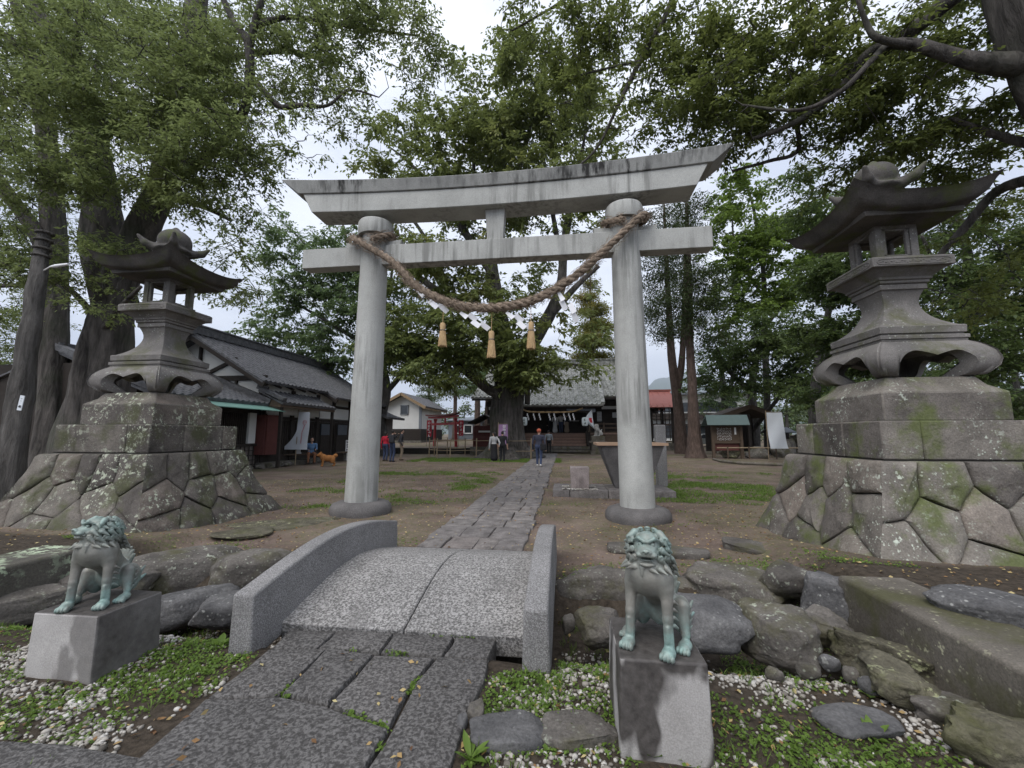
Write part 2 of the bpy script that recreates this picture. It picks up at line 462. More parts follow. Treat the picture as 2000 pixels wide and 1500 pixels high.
def leaf_sprays(cen, n, sx, sz, Lf, asp, seed, nt=4):
    """flat sprays: leaves set alternately along a few twigs that fan out from each cluster"""
    rg = np.random.default_rng(seed); N = len(cen); m = max(2, n // nt)
    az = rg.uniform(0, 6.283, (N, 1)) + rg.uniform(-1.15, 1.15, (N, nt)); tp = rg.normal(-.12, .22, (N, nt)); tl = sx * rg.uniform(1.3, 2.7, (N, nt))
    t = (np.arange(m)[None, None] + rg.uniform(0, 1, (N, nt, m))) / m
    d = np.stack([np.cos(az) * np.cos(tp), np.sin(az) * np.cos(tp), np.sin(tp)], -1)
    P = cen[:, None, None, :] + d[:, :, None, :] * (tl[..., None] * t)[..., None] + rg.normal(0, 1, (N, nt, m, 3)) * np.array([.1 * sx, .1 * sx, .35 * sz])
    P[..., 2] -= (t ** 2) * tl[..., None] * .16
    sgn = np.where(np.arange(m) % 2, 1, -1)[None, None]; a = az[..., None] + sgn * rg.uniform(.35, 1.05, (N, nt, m)); th = tp[..., None] + rg.normal(-.25, .32, (N, nt, m))
    P = P.reshape(-1, 3); a = a.ravel(); th = th.ravel(); K = len(P); ro = rg.normal(0, .42, K)
    d = np.stack([np.cos(a) * np.cos(th), np.sin(a) * np.cos(th), np.sin(th)], 1); s0 = np.stack([-np.sin(a), np.cos(a), np.zeros(K)], 1); nn = np.cross(d, s0)
    s = s0 * np.cos(ro)[:, None] + nn * np.sin(ro)[:, None]; nn = np.cross(d, s); l = (Lf * rg.uniform(.55, 1.35, K))[:, None]; wd = l * asp * .5
    V = np.stack([P, P + d * l * .45 + s * wd + nn * l * .07, P + d * l - nn * l * .05, P + d * l * .45 - s * wd + nn * l * .07], 1).reshape(-1, 3)
    return V, np.arange(K * 4, dtype=np.int32).reshape(-1, 4)
def blob_points(blobs, seed, s=0):
    rg = np.random.default_rng(seed); out = []
    for c, r, n in blobs:
        p = rg.normal(0, 1, (n, 3)); p /= np.linalg.norm(p, axis=1)[:, None]; p *= (rg.uniform(0, 1, n) ** (1 / 2.4))[:, None]
        if s and n > 12:                                  # gather the sprays into clumps so that gaps open between them
            m = max(2, n // 7); p = p[rg.integers(0, m, n)]; q = rg.normal(0, 1, (n, 3)) * np.array([s, s, s * .42])
            out.append(np.array(c) + p * np.array(r) + q)
        else: out.append(np.array(c) + p * np.array(r))
    return np.concatenate(out)
def tree(name, label, limbs, blobs, bark, leafm, per=26, Lf=.11, asp=.5, spread=(.42, .14), seed=1, twig=.035, group=None, rough=.06, twign=4, sag=.06, twigfrac=1., pitch=(-.7, .45), cat='tree', nside=12, base=None, flare=None, spray=True):
    """limbs: [(points, radii)], first one is the trunk; blobs: [(centre, radii, clusters)]"""
    b0 = Vector(base or limbs[0][0][0])
    root = thing(name, label, cat, b0, group=group)
    mb = MB(); nodes = []; nrad = []
    for li, (pts, rad) in enumerate(limbs):
        q = spline(pts, 6); r = rspline(rad, 6)
        m0 = len(mb.v); ns = nside if r[0] > .25 else 8
        mb.tube(q, r, ns)
        for i in range(m0, len(mb.v)):      # fluted, knobbly bark
            v = Vector(mb.v[i]); k = (i - m0) // ns
            if k >= len(q): continue
            d = v - q[k]; f = 1 + rough * 2.2 * fbm(Vector((v.x * 1.3, v.y * 1.3, v.z * .35)) + Vector((seed, li, 0)), 3) + rough * .9 * fbm(Vector((v.x * 5, v.y * 5, v.z * .7)) + Vector((seed, li, 7)), 3)
            if flare and li == 0:
                hgt = v.z - b0.z; ang = math.atan2(d.y, d.x)
                f *= 1 + flare * math.exp(-max(hgt, 0) / .55) * (1 + .55 * math.sin(ang * 5 + seed) + .3 * math.sin(ang * 9)) + .07 * math.sin(ang * 6 + seed + .5 * v.z) 
            mb.v[i] = tuple(q[k] + d * f)
        for p, rr in zip(q, r):
            if li > 0 or p.z > b0.z + 2: nodes.append(tuple(p)); nrad.append(rr)
    cen = blob_points(blobs, seed, 1.5 * spread[0] if spray else 0)
    rg = random.Random(seed)
    nd = np.array(nodes); order = np.argsort(((cen[:, None, :] - nd[None, ::3, :]) ** 2).sum(-1).min(1)) if len(cen) * len(nd) < 3e7 else np.arange(len(cen))
    cap = len(nd) + len(cen) * 3 + 8; A = np.zeros((cap, 3), np.float32); A[:len(nd)] = nd; RR = list(nrad); k = len(nd)
    for ci in order:
        if rg.random() > twigfrac: continue
        c = cen[ci]; dd = ((A[:k] - c) ** 2).sum(1); j = int(dd.argmin()); p0 = Vector(A[j]); p1 = Vector(c); ln = (p1 - p0).length
        if ln < .12: continue
        r0 = min(RR[j] * .62, twig * (.5 + .35 * ln)); r0 = max(r0, .012)
        jit = Vector((rg.gauss(0, 1), rg.gauss(0, 1), rg.gauss(0, 1))) * ln * .07
        up = Vector((0, 0, ln * sag))
        ps = [p0, p0.lerp(p1, .35) + jit + up, p0.lerp(p1, .7) - jit * .6 + up, p1]
        mb.tube(ps, [r0, r0 * .8, r0 * .6, r0 * .3], twign, cap=False)
        for p, f in zip(ps[1:], (.8, .6, .35)):
            A[k] = p; RR.append(r0 * f); k += 1
    o = mb.build('trunk', bark, root); o.data.transform(Matrix.Translation(-b0)); o.data.polygons.foreach_set('use_smooth', [True] * len(o.data.polygons))
    V, F = leaf_sprays(cen, per, spread[0], spread[1], Lf, asp, seed) if spray else leaf_quads(cen, per, spread[0], spread[1], Lf, asp, seed, pitch=pitch)
    V = V - np.array(b0)
    linkmesh('crown', np_mesh('crown', V, F), leafm, root)
    return root

# ------------------------------------------------------------------ people
def person(label, loc, rz, mats, h=1.66, arms=((.06, -.02, -.56), (.06, -.02, -.56)), stride=0., skirt=False, hair=.0, group=None, seat=False, cat='person', bend=0., cap=False, turn=0., sleeve=1, wide=1.):
    """mats: top, bottom, skin, shoes, hair. faces -Y; hand offsets are from the shoulder"""
    P = []; hip = .53 * h; sh = .82 * h; w_ = .105 * h * wide; T, B, K, Sx, H = range(5)
    for s in (-1, 1):
        hx = s * .055 * h
        if seat: a = (hx, 0, .47); kn = (hx * 1.5, -.42, .48); an = (hx * 1.5, -.40, .08); toe = (hx * 1.6, -.54, .035)
        else:
            st = stride * s; a = (hx, 0, hip); kn = (hx, -.05 - st * .5, hip * .53); an = (hx * .95, .02 - st + (.1 if st < 0 else 0) * 0, .075 + max(0, -st) * .12); toe = (hx * 1.1, an[1] - .13, .035 + max(0, -st) * .05)
        P += [C(a, kn, .085 * wide, .062, .03, B), C(kn, an, .064, .046, .02, B), C((an[0], an[1] + .03, an[2] - .03), toe, .042, .034, .01, Sx)]
    hz = .47 if seat else hip
    by = -bend
    P += [E((0, 0, hz + .02), (.155 * wide, .115, .12), None, .05, B)]
    if skirt: P += [C((0, 0, hz), (0, 0, .22), .13, .21, .04, B), C((0, .02, .3), (0, .02, .2), .19, .2, .04, B)]
    dz = hz - hip
    P += [E((0, by * .3, hip + .12 + dz), (.145 * wide, .105, .15), None, .05, T), E((0, by * .7 , sh - .13 + dz), (.165 * wide, .11, .19), None, .05, T),
          C((-w_, by, sh - .03 + dz), (w_, by, sh - .03 + dz), .062, .062, .05, T)]
    nk = (0, by - .01, sh + .04 + dz); hd = (0, by - .035 - bend * .3, .93 * h + dz)
    P += [C((0, by, sh - .02 + dz), hd, .05, .05, .02, K)]
    hp = [E(hd, (.072, .09, .108), None, .01, K), E((hd[0], hd[1] - .088, hd[2] - .01), (.013, .02, .02), None, .01, K),
          E((hd[0], hd[1] + .022, hd[2] + .028), (.082, .09, .098), None, .008, H)]
    for s in (-1, 1): hp += [E((hd[0] + s * .074, hd[1] + .01, hd[2] - .01), (.012, .02, .03), None, .005, K), E((hd[0] + s * .03, hd[1] - .084, hd[2] + .014), (.013, .008, .007), None, .004, H)]
    hp += [E((hd[0], hd[1] - .082, hd[2] - .05), (.024, .01, .006), None, .004, H)]
    if cap: hp += [E((hd[0], hd[1] + .01, hd[2] + .05), (.105, .115, .085), None, .01, 4), E((hd[0], hd[1] + .01, hd[2] + .12), (.03, .03, .03), None, .01, 4)]
    if hair: hp += [C((hd[0], hd[1] + .06, hd[2]), (hd[0], hd[1] + .075, hd[2] - hair), .075, .05, .02, H)]
    if turn: hp = xform(hp, Matrix.Translation(hd) @ Matrix.Rotation(turn, 4, 'Z') @ Matrix.Translation(-Vector(hd)))
    P += hp
    for s, o in zip((-1, 1), arms):
        a = Vector((s * (w_ + .035), by, sh - .04 + dz)); e = Vector((a.x + s * o[0], a.y + o[1], a.z + o[2]))
        d = e - a; L1 = .30 * h / 1.66; ln = min(d.length, 2 * L1 * .995); d = d.normalized(); hgt = math.sqrt(max(L1 * L1 - ln * ln / 4, 0))
        el = a + d * ln / 2 + Vector((s * .25, .85, -.45)).normalized() * hgt; e = a + d * ln
        P += [C(a, el, .055, .045, .03, T), C(el, e, .044, .034, .015, T if sleeve else K)]
        f = (e - el).normalized(); sd = f.cross(Vector((0, 1, 0))); sd = sd.normalized() if sd.length > .1 else Vector((1, 0, 0))
        pc = e + f * .045; P += [E(tuple(pc), (.034, .034, .042), None, .015, K)]
        for q in range(4): P += [C(tuple(pc + sd * (q - 1.5) * .018 + f * .02), tuple(pc + sd * (q - 1.5) * .02 + f * (.075 - .008 * abs(q - 1.3)) + Vector((0, -.02, 0))), .0095, .008, .003, K)]
        P += [C(tuple(pc - sd * .03), tuple(pc - sd * .05 + f * .035 + Vector((0, -.015, 0))), .011, .009, .005, K)]
    o = sculpt(P, .0135, 'person', mats)
    o.location = loc; o.rotation_euler = (0, 0, rz)
    return tag(o, label, cat, group)

# ------------------------------------------------------------------ material set
MT = {}
def m_pecked(name, dark, light, sc, island=0):
    """hand-pecked stone: sharp light and dark chips, worn and dirty in broad patches"""
    t = NT(name); n1 = t.noise(sc, 4, .6, None, .5); c = t.ramp(n1, (.40, dark), (.49, tuple((a + b) * .42 for a, b in zip(dark, light))), (.58, light))
    c = t.mix(.5, c, t.ramp(t.noise(1.5, 5, .6), (.3, .28), (.68, .66)), 'OVERLAY')
    c = t.mix(t.ramp(t.noise(2.7, 5, .65), (.55, 0.), (.7, .55)), c, tuple(x * 1.35 for x in dark))
    if island: c = t.mix(island, c, t.ramp(t.rnd(), (0, (.36, .34, .33)), (.5, (.5, .49, .48)), (1, (.64, .61, .59))), 'OVERLAY')
    t.col(c); t.rough(.85); t.bump(n1, .9, .010); t.bump(t.noise(sc * 3, 4), .4, .004); return t.m
MT['torii'] = m_stone('pale_granite', (.30, .30, .28), (.43, .43, .405), 130, 1.2, bump=.002, streak=(.21, .21, .195))
MT['kasagi'] = m_stone('streaked_granite', (.22, .22, .21), (.34, .34, .32), 130, 1.5, bump=.003, streak=(.035, .034, .032))
MT['kame'] = m_stone('dark_footing_stone', (.085, .08, .078), (.15, .14, .135), 60, 3, bump=.006)
MT['bridge'] = m_pecked('pecked_granite', (.11, .105, .10), (.37, .357, .343), 58)
MT['parapet'] = m_pecked('rough_granite', (.15, .145, .14), (.33, .32, .315), 115)
MT['slab'] = m_pecked('worn_path_stone', (.050, .047, .045), (.150, .144, .139), 52, island=.3)
MT['path'] = m_stone('far_path_stone', (.085, .078, .075), (.215, .20, .193), 38, 6, island=.3, bump=.008)
MT['lantern'] = m_stone('lantern_stone', (.10, .094, .088), (.20, .185, .172), 110, 2.2, lichen=(.36, .38, .33), bump=.003, lth=.70, moss=(.12, .12, .065))
MT['lroof'] = m_stone('lantern_roof_stone', (.05, .046, .042), (.115, .105, .096), 80, 2.5, bump=.006, moss=(.10, .12, .035))
MT['masonry'] = m_stone('masonry_stone', (.085, .078, .07), (.20, .185, .168), 60, 2.6, lichen=(.40, .43, .36), moss=(.125, .15, .045), island=.7, bump=.014, lth=.64)
MT['masonryL'] = m_stone('masonry_stone_lichened', (.06, .055, .05), (.155, .142, .128), 60, 2.6, lichen=(.40, .43, .33), moss=(.09, .095, .045), island=.7, bump=.014, lth=.60)
MT['mortar'] = m_plain('dark_joint', (.035, .032, .028), .95, .4, 8)
MT['boulder'] = m_stone('field_boulder', (.06, .055, .049), (.16, .148, .134), 60, 3, lichen=(.33, .35, .28), bump=.016, moss=(.10, .095, .045), island=.4, lth=.66)
MT['mossy'] = m_stone('mossy_boulder', (.055, .05, .036), (.15, .14, .10), 50, 5, lichen=(.32, .33, .19), moss=(.105, .105, .04), bump=.028, island=.3)
MT['grey'] = m_stone('grey_rock', (.055, .054, .055), (.14, .136, .134), 55, 5, lichen=(.30, .30, .28), bump=.018, lth=.69)
MT['kerb'] = m_stone('kerb_stone', (.07, .06, .048), (.155, .138, .115), 80, 2, lichen=(.33, .32, .22), moss=(.10, .098, .045), bump=.006, lth=.66)
MT['kerbL'] = m_stone('lichened_kerb_stone', (.05, .046, .038), (.125, .115, .095), 80, 2, lichen=(.38, .45, .31), moss=(.085, .09, .04), bump=.008, lth=.55)

def m_plinth(side=False):
    t = NT('concrete_plinth')
    c = t.ramp(t.noise(3, 5), (.3, (.29, .275, .26)), (.7, (.42, .40, .385)))
    c = t.mix(.4, c, t.ramp(t.noise(150, 2), (.3, .3), (.7, .7)), 'OVERLAY')
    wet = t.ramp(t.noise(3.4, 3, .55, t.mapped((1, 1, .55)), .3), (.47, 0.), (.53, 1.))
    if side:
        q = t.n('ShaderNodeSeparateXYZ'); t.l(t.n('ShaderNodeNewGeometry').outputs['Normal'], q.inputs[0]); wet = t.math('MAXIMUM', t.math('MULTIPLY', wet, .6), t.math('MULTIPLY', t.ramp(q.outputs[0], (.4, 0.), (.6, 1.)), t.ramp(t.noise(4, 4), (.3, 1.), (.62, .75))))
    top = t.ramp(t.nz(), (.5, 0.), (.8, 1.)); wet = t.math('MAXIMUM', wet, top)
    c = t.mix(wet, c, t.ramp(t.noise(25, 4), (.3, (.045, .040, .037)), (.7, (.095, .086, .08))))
    t.col(c); t.rough(t.math('SUBTRACT', .9, t.math('MULTIPLY', wet, .35))); t.bump(t.noise(90, 4), .5, .003); return t.m
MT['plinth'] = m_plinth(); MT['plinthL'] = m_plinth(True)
def m_bronze():
    t = NT('patinated_bronze'); o = t.ocoord()
    n = t.noise(9, 5, .6, o); brown = t.ramp(n, (.3, (.14, .13, .115)), (.7, (.31, .295, .26)))
    teal = t.ramp(t.noise(30, 4, .6, o), (.3, (.15, .225, .205)), (.7, (.30, .43, .39)))
    pt = t.n('ShaderNodeNewGeometry').outputs['Pointiness']
    z = t.sep(2, o)
    zf = t.math('MAXIMUM', t.ramp(z, (.10, 1.), (.19, .12)), t.ramp(z, (.36, .1), (.50, .9)))
    ydark = t.ramp(t.sep(1, o), (-.02, 0.), (.08, .45))
    k = t.math('MAXIMUM', t.math('MULTIPLY', t.ramp(t.noise(6, 5, .65, o), (.34, 0.), (.6, 1.)), t.math('MAXIMUM', zf, ydark)), t.ramp(pt, (.53, 0.), (.62, .7)))
    t.col(t.mix(k, brown, teal)); t.rough(.55); t.b.inputs['Metallic'].default_value = .25; t.b.inputs['Specular IOR Level'].default_value = .4
    t.bump(t.noise(60, 4, .6, o), .35, .004); return t.m
MT['bronze'] = m_bronze()

# ------------------------------------------------------------------ ground
PX0, PX1 = -1.90, -.50           # stone path edges
def gz(x, y):
    """height of the ground"""
    z = np.full(np.shape(x), -.045)
    sm = lambda a, b, t: (lambda q: q * q * (3 - 2 * q))(np.clip((t - a) / (b - a), 0, 1))
    ditch = sm(2.75, 3.35, y) * (1 - sm(4.05, 4.35, y)) * (1 - sm(2.1, 2.6, x)) * sm(-5.0, -4.5, x)
    z = z - .30 * ditch
    side = (np.maximum(sm(2.2, 2.5, x), 1 - sm(-5.1, -4.75, x))) * (1 - sm(4.0, 6.5, y))
    z = z + .24 * side
    z = z + .06 * np.exp(-(((x - 2.6) / .9) ** 2 + ((y - 5.4) / 1.2) ** 2)) 
    ter = sm(30.2, 30.6, y) * (1 - sm(-5.6, -5.2, x))
    z = z + .42 * ter
    z = z + .35 * sm(34, 60, y) * (1 - .0 * x)
    z = z + .25 * sm(60, 300, np.hypot(x, y)) * 4
    return z
def grid_axis(spec):
    out = []
    for a, b, s in spec: out += list(np.arange(a, b, s))
    return np.array(out + [spec[-1][1]])
gx = grid_axis([(-5000, -800, 700), (-800, -120, 80), (-120, -30, 9), (-30, -8, .8), (-8, -5.2, .12), (-5.2, 4.2, .045), (4.2, 8, .12), (8, 30, .8), (30, 120, 9), (120, 800, 80), (800, 5000, 700)])
gy = grid_axis([(-300, -20, 40), (-20, -2, 2), (-2, 1.2, .3), (1.2, 5.2, .045), (5.2, 12, .09), (12, 29.8, .4), (29.8, 31, .1), (31, 70, 1.2), (70, 200, 13), (200, 1000, 90), (1000, 9000, 800)])
XX, YY = np.meshgrid(gx, gy); ZZ = gz(XX, YY)
near = (np.abs(XX + 1) < 9) & (YY < 14) & (YY > -1)
rg0 = np.random.default_rng(5)
def vnoise(x, y, sc, seed):
    rg = np.random.default_rng(seed); T = rg.uniform(-1, 1, (257, 257)); u = x * sc; v = y * sc
    i = np.floor(u).astype(int); j = np.floor(v).astype(int); fu = u - i; fv = v - j; fu = fu * fu * (3 - 2 * fu); fv = fv * fv * (3 - 2 * fv)
    g = lambda a, b: T[a % 257, b % 257]
    return (g(i, j) * (1 - fu) + g(i + 1, j) * fu) * (1 - fv) + (g(i, j + 1) * (1 - fu) + g(i + 1, j + 1) * fu) * fv
def gnoise(x, y): return .018 * vnoise(x, y, 1.3, 1) + .010 * vnoise(x, y, 4.1, 2) + .005 * vnoise(x, y, 11, 3)
ZZ = ZZ + np.where(YY < 40, gnoise(XX, YY), 0)
nx_, ny_ = len(gx), len(gy)
Vg = np.stack([XX, YY, ZZ], -1).reshape(-1, 3)
ii, jj = np.meshgrid(np.arange(nx_ - 1), np.arange(ny_ - 1)); a0 = (jj * nx_ + ii).ravel()
Fg = np.stack([a0, a0 + 1, a0 + nx_ + 1, a0 + nx_], 1)
def m_ground():
    t = NT('courtyard_earth')
    e = t.ramp(t.noise(1.1, 6, .6), (.3, (.105, .077, .062)), (.7, (.20, .152, .126)))
    e = t.mix(.45, e, t.ramp(t.noise(45, 4, .7), (.3, .22), (.7, .78)), 'OVERLAY')
    y = t.sep(1)
    gfac = t.ramp(t.noise(.42, 6, .62), (.43, 0.), (.57, 1.))
    e = t.mix(.55, e, t.ramp(t.noise(.35, 5, .65), (.3, .27), (.7, .74)), 'OVERLAY')
    fine = t.ramp(t.noise(14, 4, .7), (.38, 0.), (.62, 1.))
    grass = t.ramp(t.noise(30, 3), (.3, (.055, .075, .022)), (.7, (.12, .145, .045)))
    far = t.ramp(t.math('MULTIPLY', y, 1 / 80), (.08, .55), (.42, .85))
    c = t.mix(t.math('MULTIPLY', t.math('MULTIPLY', gfac, fine), far), e, grass)
    lit = t.ramp(t.voro(11), (.13, 1.), (.2, 0.))
    c = t.mix(t.math('MULTIPLY', lit, t.ramp(t.noise(2.2, 3), (.36, .15), (.6, .8))), c, (.34, .27, .15))
    soil = t.ramp(t.noise(22, 5, .65), (.3, (.030, .024, .018)), (.7, (.085, .068, .052)))
    c = t.mix(t.ramp(t.math('MULTIPLY', y, .1), (.44, 1.), (.475, 0.)), c, soil)
    t.col(c); t.rough(.97); t.b.inputs['Specular IOR Level'].default_value = .15
    t.bump(t.noise(26, 6, .7), .8, .02); return t.m
MT['ground'] = m_ground()
g = linkmesh('ground', np_mesh('ground', Vg, Fg), MT['ground'], None, True); tag(g, kind='structure')

# ------------------------------------------------------------------ stone path
def poly_slab(mb, poly, z1, z0, rg, inset=.012, jit=.006):
    """one paving stone with rounded arris and a slightly uneven top; poly ccw in world x,y"""
    n = len(poly); P = []
    for i in range(n):
        a = Vector(poly[i]); b = Vector(poly[(i + 1) % n]); k = max(2, int((b - a).length / .12))
        for q in range(k):
            p = a.lerp(b, q / k); P.append(p + Vector((rg.gauss(0, jit), rg.gauss(0, jit))))
    c = sum(P, Vector((0, 0))) / len(P); m = len(P); tl = (rg.gauss(0, .006), rg.gauss(0, .006))
    def ring(ins, z):
        out = []
        for p in P:
            d = c - p; l = d.length; q = p + d / l * min(ins, l * .5); out.append((q.x, q.y, z + (q.x - c.x) * tl[0] + (q.y - c.y) * tl[1]))
        return out
    R = [ring(inset, z0), ring(inset, z1 - .022), ring(inset + .008, z1 - .006), ring(inset + .028, z1), ring(.35, z1 + .004)]
    vs = sum(R, []); fs = []
    for k in range(len(R) - 1):
        for i in range(m): j = (i + 1) % m; fs.append((k * m + i, k * m + j, (k + 1) * m + j, (k + 1) * m + i))
    fs.append(tuple((len(R) - 1) * m + i for i in range(m)))
    mb.add(vs, fs)
rg = random.Random(11)
mb = MB(); y = 5.22
while y < 31.2:
    hgt = rg.uniform(.42, .8); n = rg.choice((3, 3, 4)); cuts = [PX0 + rg.gauss(0, .02)] + sorted(PX0 + (PX1 - PX0) * (i + rg.uniform(-.2, .2)) / n for i in range(1, n)) + [PX1 + rg.gauss(0, .02)]
    for i in range(n):
        o0 = rg.gauss(0, .018); o1 = rg.gauss(0, .02); s = rg.gauss(0, .015)
        poly_slab(mb, [(cuts[i], y + o0), (cuts[i + 1], y + o0 + s), (cuts[i + 1] + rg.gauss(0, .02), y + hgt + .02), (cuts[i] + rg.gauss(0, .02), y + hgt + .02)], rg.uniform(-.004, .004), -.12, rg, .008, .004)
    y += hgt
p1 = mb.build('stone_path', MT['path'], None, True); tag(p1, kind='structure')
def pxpoly(l, z=0): 
    q = [G(x, y, z).to_2d() for x, y in l]
    ar = sum(q[i].x * q[(i + 1) % len(q)].y - q[(i + 1) % len(q)].x * q[i].y for i in range(len(q)))
    return q if ar > 0 else q[::-1]
mb = MB()
Z6 = lambda l: [(400 + x * .375, 980 + y * .375) for x, y in l]
slabs = [
 [(440, 645), (690, 658), (585, 752), (335, 752)], [(690, 658), (985, 672), (915, 770), (585, 752)], [(985, 672), (1305, 690), (1240, 795), (915, 770)], [(1305, 690), (1522, 705), (1480, 812), (1240, 795)],
 [(335, 756), (640, 756), (395, 1003), (180, 1012), (0, 1020)], [(640, 756), (890, 786), (640, 1052), (520, 1030), (395, 1003)], [(890, 786), (1205, 800), (1090, 940), (960, 1172), (800, 1110), (640, 1052)],
 [(1215, 800), (1480, 818), (1455, 930), (1390, 1080), (1330, 1240), (1280, 1390), (1240, 1500), (770, 1500), (845, 1390), (965, 1172), (1090, 940)],
 [(0, 1022), (395, 1005), (640, 1055), (962, 1174), (840, 1392), (770, 1500), (-560, 1500), (-270, 1250)]]
for i, s in enumerate(slabs): poly_slab(mb, pxpoly(Z6(s)), .0 + rg.uniform(-.008, .008) - (.012 if i < 4 else 0), -.14, rg, .010, .004)
poly_slab(mb, pxpoly([(-140, 1440), (130, 1446), (285, 1475), (310, 1600), (-200, 1600)]), .0, -.14, rg, .012, .005)
p2 = mb.build('approach_path', MT['slab'], None, True); tag(p2, kind='structure')

# ------------------------------------------------------------------ bridge
BX0, BX1, BY0, BY1 = -2.22, -.16, 3.0, 5.15
def deckz(v): return .015 + .17 * math.sin(math.pi * v) ** 1.1
bridge = thing('stone_bridge', 'small arched granite bridge with low curved side walls in front of the big stone gateway', 'bridge', (-1.2, 4.05, 0))
def loc(o, r): o.data.transform(Matrix.Translation(-r.location)); o.parent = r; return o
mb = MB()
for (u0, u1) in ((BX0 + .1, -1.165), (-1.155, BX1 - .1)):
    mb.sheet(lambda u, v: (u0 + (u1 - u0) * u, BY0 + .02 + (BY1 - BY0 - .04) * v, deckz(v)), 2, 28, .16)
loc(mb.build('deck', MT['bridge'], None, True, bevel=.012), bridge)
for s, xa, xb in ((-1, BX0 - .06, BX0 + .12), (1, BX1 - .12, BX1 + .06)):
    mb = MB(); n = 30; yy0, yy1 = (2.72, 5.2)
    vs = []; fs = []
    for i in range(n + 1):
        v = i / n; yy = yy0 + (yy1 - yy0) * v; top = .315 + .17 * math.sin(math.pi * min(1, v * 1.0)) ** 1.0; bot = -.12 + .10 * math.sin(math.pi * v)
        for xx, zz in ((xa, bot), (xb, bot), (xb - .012, top), (xa + .012, top)): vs.append((xx, yy, zz))
    for i in range(n):
        a = i * 4
        for k in range(4): fs.append((a + k, a + (k + 1) % 4, a + 4 + (k + 1) % 4, a + 4 + k))
    fs.append((3, 2, 1, 0)); fs.append(tuple(n * 4 + k for k in range(4))); mb.add(vs, [f[::-1] for f in fs])
    loc(mb.build('parapet', MT['parapet'], None, True, bevel=.018, seg=3), bridge)
bm_fix = [o for o in bridge.children]
for o in bm_fix:
    b = bmesh.new(); b.from_mesh(o.data); bmesh.ops.recalc_face_normals(b, faces=b.faces); b.to_mesh(o.data); b.free()

# ------------------------------------------------------------------ big stone torii
TY = 7.55
torii = thing('stone_torii', 'tall pale granite shrine gateway with a straw rope hung between its round pillars', 'gateway', (-1.27, TY, 0))
LPX, RPX = -3.80, 1.25
def pillar_at(x0, x1, z): return x0 + (x1 - x0) * z / 5.6
for x0, x1 in ((LPX, LPX + .07), (RPX, RPX - .06)):
    mb = MB(); n = 14; vs = [Vector((x0 + (x1 - x0) * i / n, TY, .12 + 5.55 * i / n)) for i in range(n + 1)]
    mb.tube(vs, [.298 - .045 * i / n for i in range(n + 1)], 48); loc(mb.build('pillar', MT['torii'], None, True), torii)
    mb = MB(); mb.lathe([(.30, 5.36), (.335, 5.36), (.345, 5.42), (.345, 5.62), (.325, 5.66), (.2, 5.66)], 48, (x1, TY, 0)); loc(mb.build('pillar_ring', MT['torii'], None, True), torii)
    mb = MB(); mb.lathe([(.53, -.1), (.555, .0), (.55, .07), (.51, .13), (.42, .165), (.31, .175), (.28, .172)], 48, (x0, TY, 0)); o = loc(mb.build('footing', MT['kame'], None, True), torii)
def beam(name, mat, zb, zt, hb, ht, dep_b, dep_t, rise_b, rise_t, ridge=0, cxm=-1.27, bev=.012):
    mb = MB(); n = 36; vs = []; fs = []; K = 5 if ridge else 4
    for i in range(n + 1):
        u = -1 + 2 * i / n; e = abs(u) ** 2.0
        zB = zb + rise_b * e; zT = zt + rise_t * e
        vs += [(cxm + u * hb, TY - dep_b, zB), (cxm + u * hb, TY + dep_b, zB), (cxm + u * ht, TY + dep_t, zT)] + ([(cxm + u * ht, TY, zT + ridge)] if ridge else []) + [(cxm + u * ht, TY - dep_t, zT)]
    for i in range(n):
        a = i * K
        for k in range(K): fs.append((a + k, a + K + k, a + K + (k + 1) % K, a + (k + 1) % K))
    fs.append(tuple(range(K))); fs.append(tuple(n * K + k for k in range(K - 1, -1, -1)))
    mb.add(vs, fs); o = mb.build(name, mat, None, True, bevel=bev); 
    b = bmesh.new(); b.from_mesh(o.data); bmesh.ops.recalc_face_normals(b, faces=b.faces); b.to_mesh(o.data); b.free()
    return loc(o, torii)
KY = TY - .27
zA = PY(975, 398, KY).z; zB_ = PY(975, 362, KY).z; zC = PY(975, 343, KY).z
beam('lower_lintel', MT['torii'], zA, zB_, 3.72, 3.93, .27, .27, .10, .13)
beam('top_lintel', MT['kasagi'], zB_ + .003, zC + .02, 4.02, 4.38, .30, .36, .13, .21, .06)
z0n, z1n = PY(975, 504, TY - .14).z, PY(975, 465, TY - .14).z
mb = MB(); mb.box((-1.25, TY, (z0n + z1n) / 2), (7.92, .28, z1n - z0n)); loc(mb.build('tie_beam', MT['torii'], None, False, bevel=.012), torii)
mb = MB(); mb.box((-1.26, TY, (z1n + zA) / 2), (.31, .2, zA - z1n + .01), taper=(1.25, 1.1)); loc(mb.build('centre_strut', MT['torii'], None, False, bevel=.01), torii)
for px in (LPX + .06, RPX - .06):
    for s in (-1, 1):
        mb = MB(); mb.prism([(px + s * .2, z1n + .002), (px + s * .56, z1n + .002), (px + s * .58, z1n + .12), (px + s * .2, z1n + .085)][::s], TY - .08, TY + .08, Matrix(((1, 0, 0, 0), (0, 0, 1, 0), (0, 1, 0, 0), (0, 0, 0, 1))))
        o = mb.build('wedge', MT['torii'], None); b = bmesh.new(); b.from_mesh(o.data); bmesh.ops.recalc_face_normals(b, faces=b.faces); b.to_mesh(o.data); b.free(); loc(o, torii)

